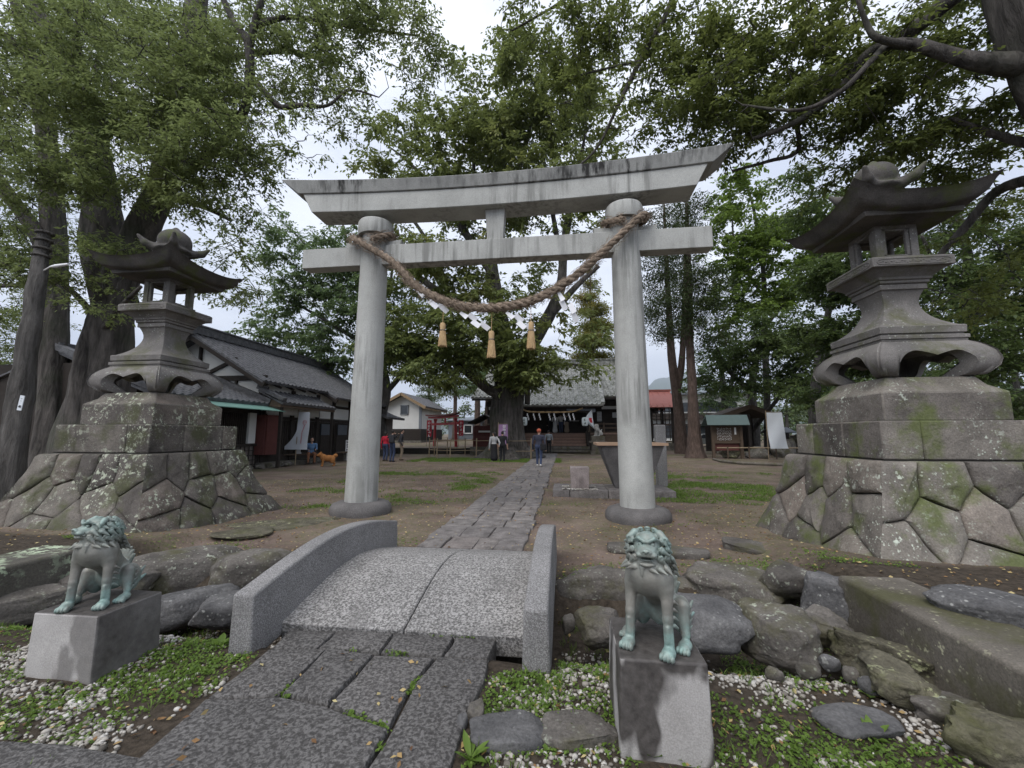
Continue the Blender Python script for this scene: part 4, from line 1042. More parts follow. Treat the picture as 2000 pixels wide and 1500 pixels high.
# ------------------------------------------------------------------ guardian statues
def plinth(c, wx, dy, h, label, mat='plinth'):
    mb = MB(); mb.box((0, 0, h / 2 - .04), (wx, dy, h + .08), taper=(.95, .96)); o = mb.build('statue_plinth', MT[mat], None, True, bevel=.012, seg=3); o.location = (c[0], c[1], 0)
    return tag(o, label, 'plinth')
def komainu(loc_, rz, head_rot, mouth, label, sc=1.0, mat='bronze', h=.0031, name='guardian_statue'):
    P = []; rk = random.Random(4)
    # lean chest held high on straight forelegs, back sloping down to the haunches
    P += [E((0, -.062, .338), (.098, .080, .088), None, .03), E((0, -.052, .295), (.082, .066, .058), None, .03), E((0, .035, .265), (.070, .125, .082), (-.78, 0, 0), .05), E((0, .125, .145), (.082, .080, .10), None, .05), C((0, -.06, .36), (0, -.075, .43), .080, .072, .04)]
    for s in (-1, 1):
        P += [E((s * .078, -.058, .315), (.034, .052, .070), None, .025), C((s * .084, -.070, .285), (s * .088, -.082, .16), .031, .022, .018), C((s * .088, -.082, .16), (s * .092, -.086, .05), .022, .0225, .012), C((s * .092, -.104, .13), (s * .092, -.102, .07), .008, .008, .01),
              E((s * .094, -.108, .024), (.031, .042, .026), None, .012)]
        for q in range(4): P += [E((s * .094 + (q - 1.5) * .0165, -.143 + .004 * abs(q - 1.5), .017), (.0095, .018, .0165), None, .003)]
        P += [E((s * .098, .125, .115), (.042, .074, .092), (.3, 0, 0), .03), C((s * .115, .075, .175), (s * .132, .045, .06), .033, .022, .02), E((s * .136, .012, .022), (.030, .052, .024), None, .014)]
        for q in range(4): P += [E((s * .136 + (q - 1.5) * .0155, -.036 + .004 * abs(q - 1.5), .015), (.0092, .018, .0155), None, .003)]
        for q in range(4): P += [C((s * .110, -.060, .235 - q * .035), (s * .121, -.030, .215 - q * .035), .010, .004, .005), C((s * .128, .075, .055 + q * .03), (s * .150, .105, .085 + q * .03), .011, .003, .006)]
        P += [C((s * .10, .17, .10), (s * .13, .21, .16), .02, .006, .01), C((s * .09, .18, .06), (s * .13, .225, .10), .018, .006, .01)]
    for q in range(9):                                   # flame tail
        a = (q - 4) * .27; P += [C((0, .180, .11), (.085 * math.sin(a), .212 - .008 * abs(q - 4), .19 + .12 * math.cos(a)), .030, .008, .010)]
    for q in range(7): P += [E((0, .075 + q * .022, .335 - q * .034), (.011, .017, .013), (-.8, 0, 0), .006)]     # spine
    Hc = Vector((0, -.06, .44)); Hd = []
    Hd += [E((0, -.075, .483), (.060, .066, .058), None, .02), E((0, -.130, .468), (.044, .042, .031), None, .015), E((0, -.160, .461), (.035, .026, .023), None, .010)]
    Hd += [E((0, -.182, .476), (.018, .013, .011), None, .005)]
    for s in (-1, 1):
        Hd += [E((s * .015, -.177, .471), (.011, .010, .009), None, .004), E((s * .010, -.190, .471), (.0045, .006, .0045), None, .002, op='s'),
               E((s * .028, -.162, .457), (.020, .020, .014), None, .006), C((s * .010, -.168, .447), (s * .042, -.145, .443), .007, .006, .004),
               E((s * .027, -.130, .498), (.017, .014, .012), None, .003, op='s'), E((s * .027, -.133, .497), (.0115, .010, .0095), None, .002), E((s * .027, -.144, .497), (.0035, .004, .0035), None, .001, op='s'),
               C((s * .008, -.146, .511), (s * .034, -.138, .524), .0095, .009, .005), C((s * .034, -.138, .524), (s * .060, -.104, .508), .009, .004, .005), C((s * .018, -.145, .487), (s * .042, -.126, .483), .005, .003, .003),
               C((s * .058, -.068, .532), (s * .084, -.092, .512), .018, .013, .008), C((s * .084, -.092, .512), (s * .086, -.098, .487), .013, .005, .006), E((s * .082, -.105, .508), (.006, .007, .013), None, .003, op='s'),
               C((s * .043, -.128, .458), (s * .046, -.100, .425), .011, .011, .008)]
    jaw = .025 if mouth else .004
    Hd += [E((0, -.132, .434 - jaw), (.037, .040, .013), None, .008), C((-.026, -.160, .437 - jaw), (.026, -.160, .437 - jaw), .0075, .0075, .004)]
    if mouth:
        Hd += [E((0, -.158, .4375), (.029, .040, .0145), None, .002, op='s')]
        for q in range(6): Hd += [E((-.0225 + q * .009, -.164 + .0012 * (q - 2.5) ** 2, .4475), (.0038, .0036, .0055), None, .001), E((-.0225 + q * .009, -.161 + .0012 * (q - 2.5) ** 2, .4305), (.0038, .0036, .0055), None, .001)]
        for s in (-1, 1): Hd += [C((s * .027, -.160, .449), (s * .027, -.162, .434), .0045, .0015, .001)]
        Hd += [E((0, -.135, .428), (.018, .026, .005), None, .003)]
    else: Hd += [C((-.034, -.168, .441), (.034, -.168, .441), .003, .003, .0015, op='s')]
    def curl(p, n, t, s_):                               # a raised spiral lock with a pointed tail
        p = Vector(p); n = Vector(n).normalized(); t = Vector(t).normalized(); b_ = n.cross(t)
        out = [C(tuple(p + n * .002), tuple(p + t * s_ * 1.7 + n * s_ * .5), s_ * .62, s_ * .16, .003)]; pr_ = None
        for k in range(7):
            a = k * .95; r_ = s_ * (.62 - .075 * k); q = p - t * s_ * .3 + (t * math.cos(a) + b_ * math.sin(a)) * r_ + n * (s_ * .25)
            if pr_ is not None: out.append(C(tuple(pr_), tuple(q), s_ * .25, s_ * .22, .0015))
            pr_ = q
        return out
    Nc = Vector((0, -.048, .455))
    for ring, (el, cnt, a0) in enumerate(((.95, 5, 1.5), (.5, 9, 2.05), (.12, 12, 2.35), (-.3, 13, 2.45), (-.72, 12, 2.4))):
        for q in range(cnt):
            a = math.pi / 2 - a0 + 2 * a0 * q / (cnt - 1); d = Vector((math.cos(a) * math.cos(el), math.sin(a) * math.cos(el), math.sin(el)))
            p = Nc + Vector((d.x * (.094 - .012 * max(el, 0)), d.y * .094, d.z * .090)); tt = Vector((d.x * .35, .75, -.55)) ; tt = tt - d * tt.dot(d)
            if tt.length < .2: tt = Vector((0, 0, -1))
            Hd += curl(p, d, tt, .0245 + .003 * (ring % 2))
    M = Matrix.Translation(Hc) @ Euler(head_rot).to_matrix().to_4x4() @ Matrix.Translation(-Hc)
    P += xform(Hd, M)
    for q in range(7):                                   # collar of curls across the chest
        a = -1.2 + 2.4 * q / 6; x = .100 * math.sin(a); y = -.060 - .082 * math.cos(a); n_ = Vector((math.sin(a), -math.cos(a), .25)); P += curl((x, y, .386), n_, Vector((math.cos(a) * (1 if q > 3 else -1) * (q != 3), 0, -.45)), .021)
    for q in range(18):                                  # mane down the back and shoulders
        s = 1 if q % 2 else -1; i = q // 2; x = s * (.028 + .026 * (i % 3)); z = .405 - .034 * (i // 3); P += curl((x * 1.15, .012 + .022 * (i // 3) + .008 * (2 - i % 3), z), (s * .5, .8, .3), (s * .25, .35, -.8), .021)
    o = sculpt([dict(p) for p in P], h, name, MT[mat], smooth=1, zmin=.0)
    o.location = loc_; o.rotation_euler = (0, 0, rz); o.scale = (sc,) * 3
    return tag(o, label, 'guardian lion statue')
PR = (.435, 2.315); PLc = (-2.985, 2.475)
plinth(PR, .41, .47, .375, 'grey concrete plinth with dark wet stains under the open-mouthed guardian lion')
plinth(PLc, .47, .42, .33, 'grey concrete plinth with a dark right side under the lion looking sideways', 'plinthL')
komainu((PR[0] - .0, PR[1] - .06, .373), R_(-29), (R_(2), 0, R_(15)), True, 'green patinated bronze guardian lion with an open mouth, sitting on the right plinth', sc=1.02)
komainu((PLc[0] + .0, PLc[1] - .03, .328), R_(19), (R_(-6), 0, R_(-36)), False, 'green patinated bronze guardian lion with its head turned aside, sitting on the left plinth', sc=1.0)
print('statues', time.time() - T0)

# ------------------------------------------------------------------ white gravel, ground cover, fallen leaves
def inpoly(x, y, polys):
    r = np.zeros(len(x), bool)
    for P in polys:
        c = np.zeros(len(x), bool); n = len(P)
        for i in range(n):
            (x0, y0), (x1, y1) = P[i], P[(i + 1) % n]
            k = ((y0 > y) != (y1 > y)) & (x < (x1 - x0) * (y - y0) / (y1 - y0 + 1e-12) + x0); c ^= k
        r |= c
    return r
def gtop(x, y): return gz(x, y) + gnoise(x, y)
def front_free(x, y):
    ok = ~((x > -2.0) & (x < -.46) & (y < 3.25)); ok &= ~((x > -2.35) & (x < -.05) & (y > 2.7) & (y < 5.2))
    ok &= ~((np.abs(x - PR[0]) < .2) & (np.abs(y - PR[1]) < .23)); ok &= ~((np.abs(x - PLc[0]) < .23) & (np.abs(y - PLc[1]) < .25))
    ok &= (x < 2.12) & (x > -4.66); return ok
NP = np.random.default_rng(77)
ico = bmesh.new(); bmesh.ops.create_icosphere(ico, subdivisions=1, radius=1); iv = np.array([v.co[:] for v in ico.verts]); ifc = np.array([[v.index for v in f.verts] for f in ico.faces]); ico.free()
n = 40000; x = NP.uniform(-4.7, 2.3, n); y = NP.uniform(1.45, 3.6, n)
dens = .5 + .6 * vnoise(x, y, 1.7, 9) + .5 * vnoise(x, y, 4.2, 10); dens = np.clip((dens - .30) * 1.9, .03, 1)
dens *= np.where(y > 3.0, .35, 1)
k = (NP.uniform(0, 1, n) < dens) & front_free(x, y); x, y = x[k], y[k]; n = len(x)
r = NP.uniform(.0062, .0145, n) * np.where(NP.uniform(0, 1, n) < .06, 1.6, 1); sc = np.stack([r * NP.uniform(.8, 1.35, n), r * NP.uniform(.8, 1.2, n), r * NP.uniform(.55, .85, n)], 1)
a = NP.uniform(0, 6.28, n); ca, sa = np.cos(a), np.sin(a)
pv = iv[None] * NP.uniform(.82, 1.12, (n, len(iv), 1)) * sc[:, None]
px_, py_ = pv[..., 0] * ca[:, None] - pv[..., 1] * sa[:, None], pv[..., 0] * sa[:, None] + pv[..., 1] * ca[:, None]
V = np.stack([px_ + x[:, None], py_ + y[:, None], pv[..., 2] + (gtop(x, y) + r * .35)[:, None]], -1).reshape(-1, 3)
F = (ifc[None] + (np.arange(n) * len(iv))[:, None, None]).reshape(-1, 3)
t = NT('white_pebbles'); c = t.ramp(t.rnd(), (0, (.07, .063, .055)), (.15, (.18, .16, .135)), (.28, (.32, .295, .26)), (.75, (.40, .375, .335)), (1, (.52, .50, .47)))
t.col(t.mix(.35, c, t.ramp(t.noise(120, 3), (.3, .3), (.7, .7)), 'OVERLAY')); t.rough(.75); MT['pebble'] = t.m
o = linkmesh('white_gravel', np_mesh('white_gravel', V, F), t.m, None, True); tag(o, kind='stuff')
MT['weed'] = m_leaf('ground_cover_leaf', (.055, .10, .018), (.17, .26, .05), None, trans=.4, scale=4)
# clover-like ground cover
n = 60000; x = NP.uniform(-4.7, 2.3, n); y = NP.uniform(1.45, 4.6, n)
dens = .5 + .5 * vnoise(x, y, 1.7, 21) + .35 * vnoise(x, y, 4.3, 22)
spot = lambda cx, cy_, rx, ry: np.exp(-((x - cx) / rx) ** 2 - ((y - cy_) / ry) ** 2)
dens = dens - .42 + .75 * (spot(-2.35, 2.35, .42, .45) + spot(-2.5, 2.7, .4, .2) + spot(-.25, 2.5, .22, .35) + spot(1.25, 2.2, .35, .25) + spot(1.5, 1.8, .4, .3) + spot(-.05, 2.15, .25, .12))
k = (NP.uniform(0, 1, n) < np.clip(dens * 1.1, .0, .95)) & front_free(x, y) & ((y < 3.0) | (x < -2.6) | (x > 1.2)); x, y = x[k], y[k]
# grass and weeds on the court, further back
n2 = 60000; x2 = NP.uniform(-6, 3.2, n2); y2 = 4.35 + NP.uniform(0, 1, n2) ** 1.6 * 9
d2 = .5 * vnoise(x2, y2, .9, 31) + .4 * vnoise(x2, y2, 3.1, 32)
sp2 = lambda cx, cy_, rx, ry: np.exp(-((x2 - cx) / rx) ** 2 - ((y2 - cy_) / ry) ** 2)
d2 = d2 - .24 + .8 * (sp2(.35, 4.75, .35, .3) + sp2(1.9, 5.0, .5, .4) + sp2(-4.2, 5.0, .5, .4)) + .5 * sp2(2.6, 10.5, 1, 1.2)
k2 = (NP.uniform(0, 1, n2) < np.clip(d2, 0, .8)) & ~((x2 > PX0 - .04) & (x2 < PX1 + .04)) & ~((x2 > -2.3) & (x2 < -.1) & (y2 < 5.2)) & ~((np.abs(x2 - RC[0]) < 1.4) & (np.abs(y2 - RC[1]) < 1.4)); x2, y2 = x2[k2], y2[k2]
J = []
for sl in slabs:                                         # moss and tiny weeds in the joints of the paving
    q = pxpoly(Z6(sl))
    for a, b in zip(q, q[1:] + q[:1]):
        for k in range(int((b - a).length / .004)):
            p = a.lerp(b, rg.random())
            if noise.noise(Vector((p.x * 5, p.y * 5, 3))) > .30 and p.y > 1.5 and rg.random() < .4: J.append((p.x + rg.gauss(0, .008), p.y + rg.gauss(0, .008), -.012))
cen = np.concatenate([np.array(J), np.stack([x, y, gtop(x, y) + .012], 1), np.stack([x2, y2, gtop(x2, y2) + .010], 1)])
V1, F1 = leaf_quads(cen, 3, .010, .005, .020, .75, 5, pitch=(-.15, .7))
o = linkmesh('ground_cover', np_mesh('ground_cover', V1, F1), MT['weed']); tag(o, kind='stuff')
# grass blades in tufts
n = 2600; x = NP.uniform(-4.6, 2.1, n); y = NP.uniform(1.5, 4.5, n); k = front_free(x, y) & (vnoise(x, y, 2.6, 41) > .05); x, y = x[k], y[k]
cen = np.stack([x, y, gtop(x, y)], 1); V1, F1 = leaf_quads(cen, 6, .012, .001, .055, .09, 6, pitch=(.6, 1.4))
o = linkmesh('grass', np_mesh('grass', V1, F1), MT['weed']); tag(o, kind='stuff')
n = 26000; x = np.concatenate([NP.uniform(-8.5, -.2, n), NP.uniform(2, 7.5, n), NP.uniform(-7, -2.2, n)]); y = np.concatenate([NP.uniform(21.6, 25.2, n), NP.uniform(9.3, 17, n), NP.uniform(7.8, 16, n)])
dn = vnoise(x, y, .8, 51) * .7 + vnoise(x, y, 3, 52) * .5 + np.concatenate([np.full(n, .25), -.02 + .5 * np.exp(-((x[n:2 * n] - 3.6) / 1.3) ** 2 - ((y[n:2 * n] - 11) / 1.6) ** 2), np.full(n, -.05)])
k = (NP.uniform(0, 1, len(x)) < np.clip(dn, 0, .9)) & ~((x > PX0 - .05) & (x < PX1 + .05)); x, y = x[k], y[k]
V1, F1 = leaf_quads(np.stack([x, y, gtop(x, y) + .004], 1), 3, .05, .002, .055, .3, 8, pitch=(.2, 1.2))
o = linkmesh('court_grass', np_mesh('court_grass', V1, F1), MT['weed']); tag(o, kind='stuff')
t = NT('fallen_leaf'); t.col(t.ramp(t.rnd(), (0, (.10, .05, .025)), (.35, (.24, .14, .06)), (.7, (.38, .28, .12)), (1, (.42, .36, .18)))); t.rough(.8); MT['litter'] = t.m
n = 22000; x = NP.uniform(-9, 6, n); y = 1.5 + NP.uniform(0, 1, n) ** 1.3 * 22; k = ~((x > -2.35) & (x < -.1) & (y > 2.7) & (y < 5.2)) & ~((np.abs(x - RC[0]) < 1.35) & (np.abs(y - RC[1]) < 1.35)) & ~((np.abs(x - LC[0]) < 1.4) & (np.abs(y - LC[1]) < 1.4)); x, y = x[k], y[k]
onp = (x > PX0) & (x < PX1); k = ~onp | (NP.uniform(0, 1, len(x)) < .25); x, y, onp = x[k], y[k], onp[k]
cen = np.stack([x, y, np.where(onp, .012, gtop(x, y) + .008)], 1); V1, F1 = leaf_quads(cen, 1,   .0, .001, .036, .5, 7, pitch=(-.1, .3))
o = linkmesh('fallen_leaves', np_mesh('fallen_leaves', V1, F1), MT['litter']); tag(o, kind='stuff')
def weed(px, py, s, nl, label, wide=.3, seed=0):
    p = G(px, py, -.03); p.z = float(gtop(p.x, p.y)); r = thing('weed', label, 'weed', p); mb = MB(); q = random.Random(seed)
    for i in range(nl):
        a = 6.28 * i / nl + q.uniform(-.3, .3); L_ = s * q.uniform(.7, 1.2); el = q.uniform(.5, 1.15); d = Vector((math.cos(a) * math.cos(el), math.sin(a) * math.cos(el), math.sin(el))); sd = Vector((-math.sin(a), math.cos(a), 0)); pv = []
        for j, w_ in enumerate((.12, .5, .9, 1, .75, .05)):
            f = j / 5; c = d * L_ * f + Vector((math.cos(a), math.sin(a), -.6)) * L_ * .28 * f * f; pv += [c - sd * w_ * L_ * wide * .5, c + Vector((0, 0, -.004)), c + sd * w_ * L_ * wide * .5]
        mb.add(pv, [(3 * j + k, 3 * j + k + 1, 3 * j + k + 4, 3 * j + k + 3) for j in range(5) for k in (0, 1)])
    mb.build('leaves', MT['weed'], r, True); return r
weed(918, 1486, .10, 8, 'leafy weed growing against the paving edge at the bottom', .3, 1)
weed(1272, 1474, .05, 6, 'small round-leaved weed at the foot of the right plinth', .7, 2)
weed(265, 1140, .12, 5, 'weed sprouting between boulders behind the left guardian statue', .45, 3)
weed(1605, 1276, .13, 5, 'broad-leaved weed under the craggy rock', .3, 4)
weed(1706, 1440, .09, 6, 'weed standing beside the dark slate-like stone', .35, 5)
weed(430, 1250, .09, 6, 'weed in front of the left bridge side wall', .5, 6)
weed(1700, 1350, .08, 6, 'clover-like weed near the yellow-green mossy rock', .5, 7)

# ------------------------------------------------------------------ buildings
MT['tile'] = m_stone('grey_roof_tile', (.055, .055, .06), (.13, .13, .135), 14, 5, island=.0, bump=.004, rough=.55)
MT['tileS'] = m_stone('weathered_roof_tile', (.20, .20, .185), (.46, .46, .43), 9, 3, bump=.004, rough=.7, moss=(.14, .15, .10))
MT['dwood'] = m_plain('dark_old_timber', (.030, .024, .020), .8, .45, 6, bump=.004)
MT['bwood'] = m_plain('brown_timber', (.085, .060, .042), .8, .35, 6, bump=.004)
MT['rwood'] = m_plain('red_brown_boards', (.105, .035, .030), .75, .3, 5, bump=.003)
MT['step'] = m_plain('worn_step_timber', (.19, .125, .10), .85, .3, 6, bump=.004)
MT['plaster'] = m_plain('white_plaster', (.56, .56, .54), .9, .10, 1.5)
MT['green'] = m_plain('green_copper_sheet', (.20, .36, .30), .6, .2, 4)
MT['dgreen'] = m_plain('grey_green_roof_sheet', (.085, .12, .115), .5, .15, 5)
MT['redmetal'] = m_plain('red_metal_roof', (.36, .13, .105), .5, .15, 4)
MT['vermil'] = m_plain('vermilion_paint', (.27, .028, .03), .6, .25, 4)
MT['redcloth'] = m_plain('red_cloth', (.36, .03, .05), .85, .15, 5)
MT['purple'] = m_plain('purple_cloth', (.28, .17, .30), .85, .15, 3)
MT['wcloth'] = m_plain('white_cloth', (.60, .63, .66), .85, .08, 2)
MT['bamboo'] = m_plain('weathered_bamboo', (.26, .20, .13), .7, .3, 9)
MT['ink'] = m_plain('black_ink', (.02, .02, .022), .8, .1)
MT['white'] = m_plain('white_paint', (.74, .74, .74), .6, .05)
MT['grey'+'wall'] = m_plain('grey_sheet_wall', (.15, .165, .185), .6, .15, 3)
MT['window'] = m_plain('dark_window_glass', (.03, .035, .04), .15, .2, 2, spec=.5)
MT['redp'] = m_plain('red_paint', (.45, .03, .04), .6, .1)
def tiles(mb, A, B, Cc, D, per=.29, row=.30, amp=.05, th=.10):
    """tiled slope: A-B the eave, D-C the ridge"""
    A, B, Cc, D = (Vector(p) for p in (A, B, Cc, D)); nx = max(2, int((B - A).length / per)); ny = max(2, int((D - A).length / row)); n = (B - A).cross(D - A).normalized()
    if n.z < 0: n = -n
    U = [(i + f) / nx for i in range(nx) for f in (0, .22, .4, .6, .78)] + [1.0]; H = {0: 0, 1: .1, 2: 1, 3: 1, 4: .1}
    Vv = []; 
    for j in range(ny): Vv += [(j / ny, .55), ((j + .96) / ny, 0.)]
    Vv.append((1., 0.))
    vs = []; fs = []; W = len(U)
    for v, e in Vv:
        a = A.lerp(D, v); b = B.lerp(Cc, v)
        for i, u in enumerate(U):
            sag = -.05 * math.sin(math.pi * v); vs.append(a.lerp(b, u) + n * (amp * (H[i % 5] if i < W - 1 else 0) + amp * .6 * e + sag))
    for j in range(len(Vv) - 1):
        for i in range(W - 1): k = j * W + i; fs.append((k, k + 1, k + W + 1, k + W))
    N = len(vs); q = [A - n * th, B - n * th, Cc - n * th, D - n * th]; vs += q
    fs.append((N + 3, N + 2, N + 1, N)); top = (len(Vv) - 1) * W
    fs.append(tuple([N, N + 1] + [i for i in range(W - 1, -1, -1)])); fs.append(tuple([N + 2, N + 3] + [top + i for i in range(W)]))
    fs.append(tuple([N + 3, N] + [j * W for j in range(len(Vv))])); fs.append(tuple([N + 1, N + 2] + [j * W + W - 1 for j in range(len(Vv) - 1, -1, -1)]))
    mb.add(vs, fs)
def part(name, mat, root, f, smooth=False, bevel=0, label=None):
    mb = MB(); f(mb); o = mb.build(name, MT[mat], None, smooth, bevel); o.data.transform(Matrix.Translation(-root.location)); o.parent = root
    if root.rotation_euler.z: pass
    if label: o['label'] = label
    return o
def sub(o, p): o.parent = p; return o

H1 = thing('farmhouse', 'long dark timber and white plaster building with a grey tiled roof, left of the court', 'building', (-16.6, 20, 0))
XR, ZR, XE, ZE, YA, YM, YB = -16.6, 5.98, -12.85, 3.72, 16.2, 21.2, 27.6
XZ = Matrix(((1, 0, 0, 0), (0, 0, 1, 0), (0, 1, 0, 0), (0, 0, 0, 1)))
def f(mb):
    tiles(mb, (XE, YA, ZE), (XE, YM, ZE), (XR, YM, ZR), (XR, YA, ZR)); tiles(mb, (XE + .5, YM, ZE - .31), (XE + .5, YB, ZE - .31), (XR, YB, ZR - .01), (XR, YM, ZR - .01)); tiles(mb, (2 * XR - XE, YB, ZE), (2 * XR - XE, YA, ZE), (XR, YA, ZR), (XR, YB, ZR))
rf = part('roof', 'tile', H1, f)
sub(part('roof_ridge', 'tile', H1, lambda mb: (mb.box((XR, (YA + YB) / 2, ZR + .16), (.40, YB - YA, .36)), mb.box((XR, (YA + YB) / 2, ZR + .37), (.52, YB - YA + .2, .07)), mb.box((XR, YA - .1, ZR + .2), (.56, .2, .6), taper=(.6, 1)))), rf)
for a_, b_ in (((XR, YA + .05, ZR - .20), (XE + .02, YA + .05, ZE - .17)), ((XR, YA + .05, ZR - .20), (2 * XR - XE, YA + .05, ZE - .17)), ((XR, YM + .05, ZR - .25), (XE + .52, YM + .05, ZE - .5)), ((XR, YB - .06, ZR - .2), (XE + .5, YB - .06, ZE - .48))):
    sub(part('barge_board', 'dwood', H1, lambda mb: mb.bar(a_, b_, .09, .24)), rf)
def f(mb):
    P = [(2 * XR + 13.35, 0), (-13.35, 0), (-13.35, 3.98), (XR, ZR - .12), (2 * XR + 13.35, 3.98)]; mb.prism(P, 16.9, 17.1, XZ)
    mb.box((-13.45, 22.2, 2.85), (.2, 10.2, 2.0)); mb.box((-19.75, 22.2, 2.0), (.2, 10.2, 4.0)); mb.box((-16.6, 27.3, 2.), (6.3, .2, 4.0))
part('plaster_wall', 'plaster', H1, f)
def f(mb):
    yy = 16.86
    for x0, z0, x1, z1, wd in ((-19.8, 3.95, -13.2, 3.95, .22), (XR, 3.9, XR, 5.75, .19), (-16.5, 4.05, -14.75, 4.85, .15), (-16.7, 4.05, -18.4, 4.85, .15), (-13.42, 0, -13.42, 3.9, .22), (-14.7, 3.0, -14.7, 3.85, .11), (-16.1, 3.0, -16.1, 3.85, .11), (-19.8, 3.1, -13.3, 3.1, .13)): mb.bar((x0, yy, z0), (x1, yy, z1), .10, wd, up=(0, 1, 0) if abs(x0 - x1) < .01 else (0, 0, 1))
    for yy in (17.0, 18.9, 21.0, 22.6, 24.4, 25.9, 27.2): mb.box((-13.32, yy, 1.75), (.16, .2, 3.6))
    for z in (2.18, 3.0): mb.box((-13.33, 22.2, z), (.14, 10.2, .15))
    for yy in np.arange(16.5, 27.5, .9): mb.bar((-13.6, yy, 3.86), (XE - .02, yy, 3.54), .08, .11)
part('timber_frame', 'dwood', H1, f)
part('lower_wall', 'dwood', H1, lambda mb: (mb.box((-13.43, 22.2, 1.05), (.22, 10.2, 2.1)), [mb.box((-13.30, y, 1.25), (.05, .03, 1.5)) for y in np.arange(17.3, 27.2, .16)]))
for y, w_ in ((22.0, 1.3), (23.6, 1.3)): part('door', 'dwood', H1, lambda mb: mb.box((-13.28, y, 1.0), (.08, w_, 1.9)))
for (ya, yb) in ((21.3, 22.3), (23.0, 24.0), (24.6, 25.6)):
    wf = part('window', 'window', H1, lambda mb: mb.box((-13.25, (ya + yb) / 2, 1.68), (.06, yb - ya, .62))); sub(part('lattice', 'greywall', H1, lambda mb: [mb.box((-13.205, y, 1.68), (.03, .03, .6)) for y in np.arange(ya + .06, yb, .10)]), wf)
def f(mb):
    tiles(mb, (-12.85, 11.4, 2.74), (-12.85, 16.8, 2.74), (-16.6, 16.8, 4.2), (-16.6, 11.4, 4.2)); tiles(mb, (-20.4, 16.8, 2.74), (-20.4, 11.4, 2.74), (-16.6, 11.4, 4.2), (-16.6, 16.8, 4.2))
lr = part('wing_roof', 'tile', H1, f)
for a_, b_ in (((-16.6, 16.76, 4.3), (-12.8, 16.76, 2.86)), ((-16.6, 11.45, 4.3), (-12.8, 11.45, 2.86)), ((-16.6, 11.4, 4.34), (-16.6, 16.8, 4.34))): sub(part('roof_verge', 'tile', H1, lambda mb: mb.bar(a_, b_, .26, .2)), lr)
part('green_awning', 'green', H1, lambda mb: mb.sheet(lambda u, v: (-12.95 + .72 * v, 12.3 + 4.6 * u, 2.62 - .22 * v), 24, 2, .03))
part('wing_wall', 'dwood', H1, lambda mb: (mb.box((-13.55, 14.2, 1.3), (.2, 5.4, 2.6)), mb.box((-16.9, 11.6, 1.9), (6.8, .2, 3.7)), [mb.box((-13.43, y, 1.62), (.05, .035, 1.35)) for y in np.arange(12., 16.2, .105)]))
def f(mb):
    for z in np.arange(.12, .95, .2): mb.box((-13.40, 14.3, z), (.045, 4.9, .03))
    for y in np.arange(12, 16.8, .24): mb.box((-13.37, y, .52), (.03, .028, .86))
    mb.box((-13.36, 14.2, .96), (.12, 5.1, .08))
part('lattice_skirt', 'dwood', H1, f)
MT['plank'] = m_plain('weathered_plank', (.15, .13, .115), .9, .3, 5)
part('skirt_board', 'plank', H1, lambda mb: mb.box((-13.44, 14.3, .5), (.03, 4.9, .86)))
part('white_panel', 'plaster', H1, lambda mb: mb.box((-13.36, 16.35, 1.68), (.1, .40, 1.3)))
for c_, d_ in (((-12.95, 17.15, 1.40), (.06, .85, 1.75)), ((-13.25, 16.68, 1.4), (.55, .05, 1.75)), ((-13.34, 12.15, 1.6), (.1, .5, 1.4))): part('maroon_shutter', 'rwood', H1, lambda mb: mb.box(c_, d_))
def f(mb): tiles(mb, (-12.15, 16.6, 2.80), (-12.15, 20.9, 2.80), (-13.35, 20.9, 3.4), (-13.35, 16.6, 3.4))
pr = part('porch_roof', 'tile', H1, f); sub(part('roof_verge', 'tile', H1, lambda mb: mb.bar((-13.4, 16.65, 3.5), (-12.1, 16.65, 2.92), .26, .15)), pr); sub(part('gable_tile', 'tile', H1, lambda mb: mb.lathe([(.05, 0), (.2, .05), (.22, .2), (.1, .34)], 10, (-13.2, 16.65, 3.42))), pr)
part('porch_roof', 'tile', H1, lambda mb: tiles(mb, (-11.9, 27.0, 2.55), (-11.9, 30.0, 2.55), (-13.35, 30.0, 3.1), (-13.35, 27.0, 3.1)))
part('side_wall', 'plank', H1, lambda mb: mb.box((-13.2, 28.6, 1.3), (.9, 2.4, 2.6)))
sub(part('porch_beam', 'bwood', H1, lambda mb: mb.box((-12.3, 18.75, 2.66), (.12, 4.3, .13))), pr); sub(part('porch_side', 'bwood', H1, lambda mb: mb.box((-12.85, 16.72, 2.78), (1.0, .1, .3))), pr)
for y in (16.75, 20.8): sub(part('porch_post', 'dwood', H1, lambda mb: mb.box((-12.32, y, 1.3), (.12, .12, 2.6))), pr)
for y, w_, h_ in ((19.0, 4.0, .52), (22.6, 3.0, .62)): part('white_frieze', 'plaster', H1, lambda mb: mb.box((-13.25, y, 2.60), (.1, w_, h_)))
part('stone_footing', 'boulder', H1, lambda mb: mb.box((-13.25, 22, .06), (1.0, 10.5, .24)), bevel=.03)
for i in range(14):
    y = 12.2 + i * .62 + .1 * math.sin(i * 7); o = boulder('footing_stone', MT['boulder'], (-12.85 + .16 * math.sin(i * 5), y, .03), (.22, .34, .15), .3 * math.sin(i), 60 + i, sub=3, boxy=.3)
    o.location = Vector(o.location) - H1.location; o.parent = H1

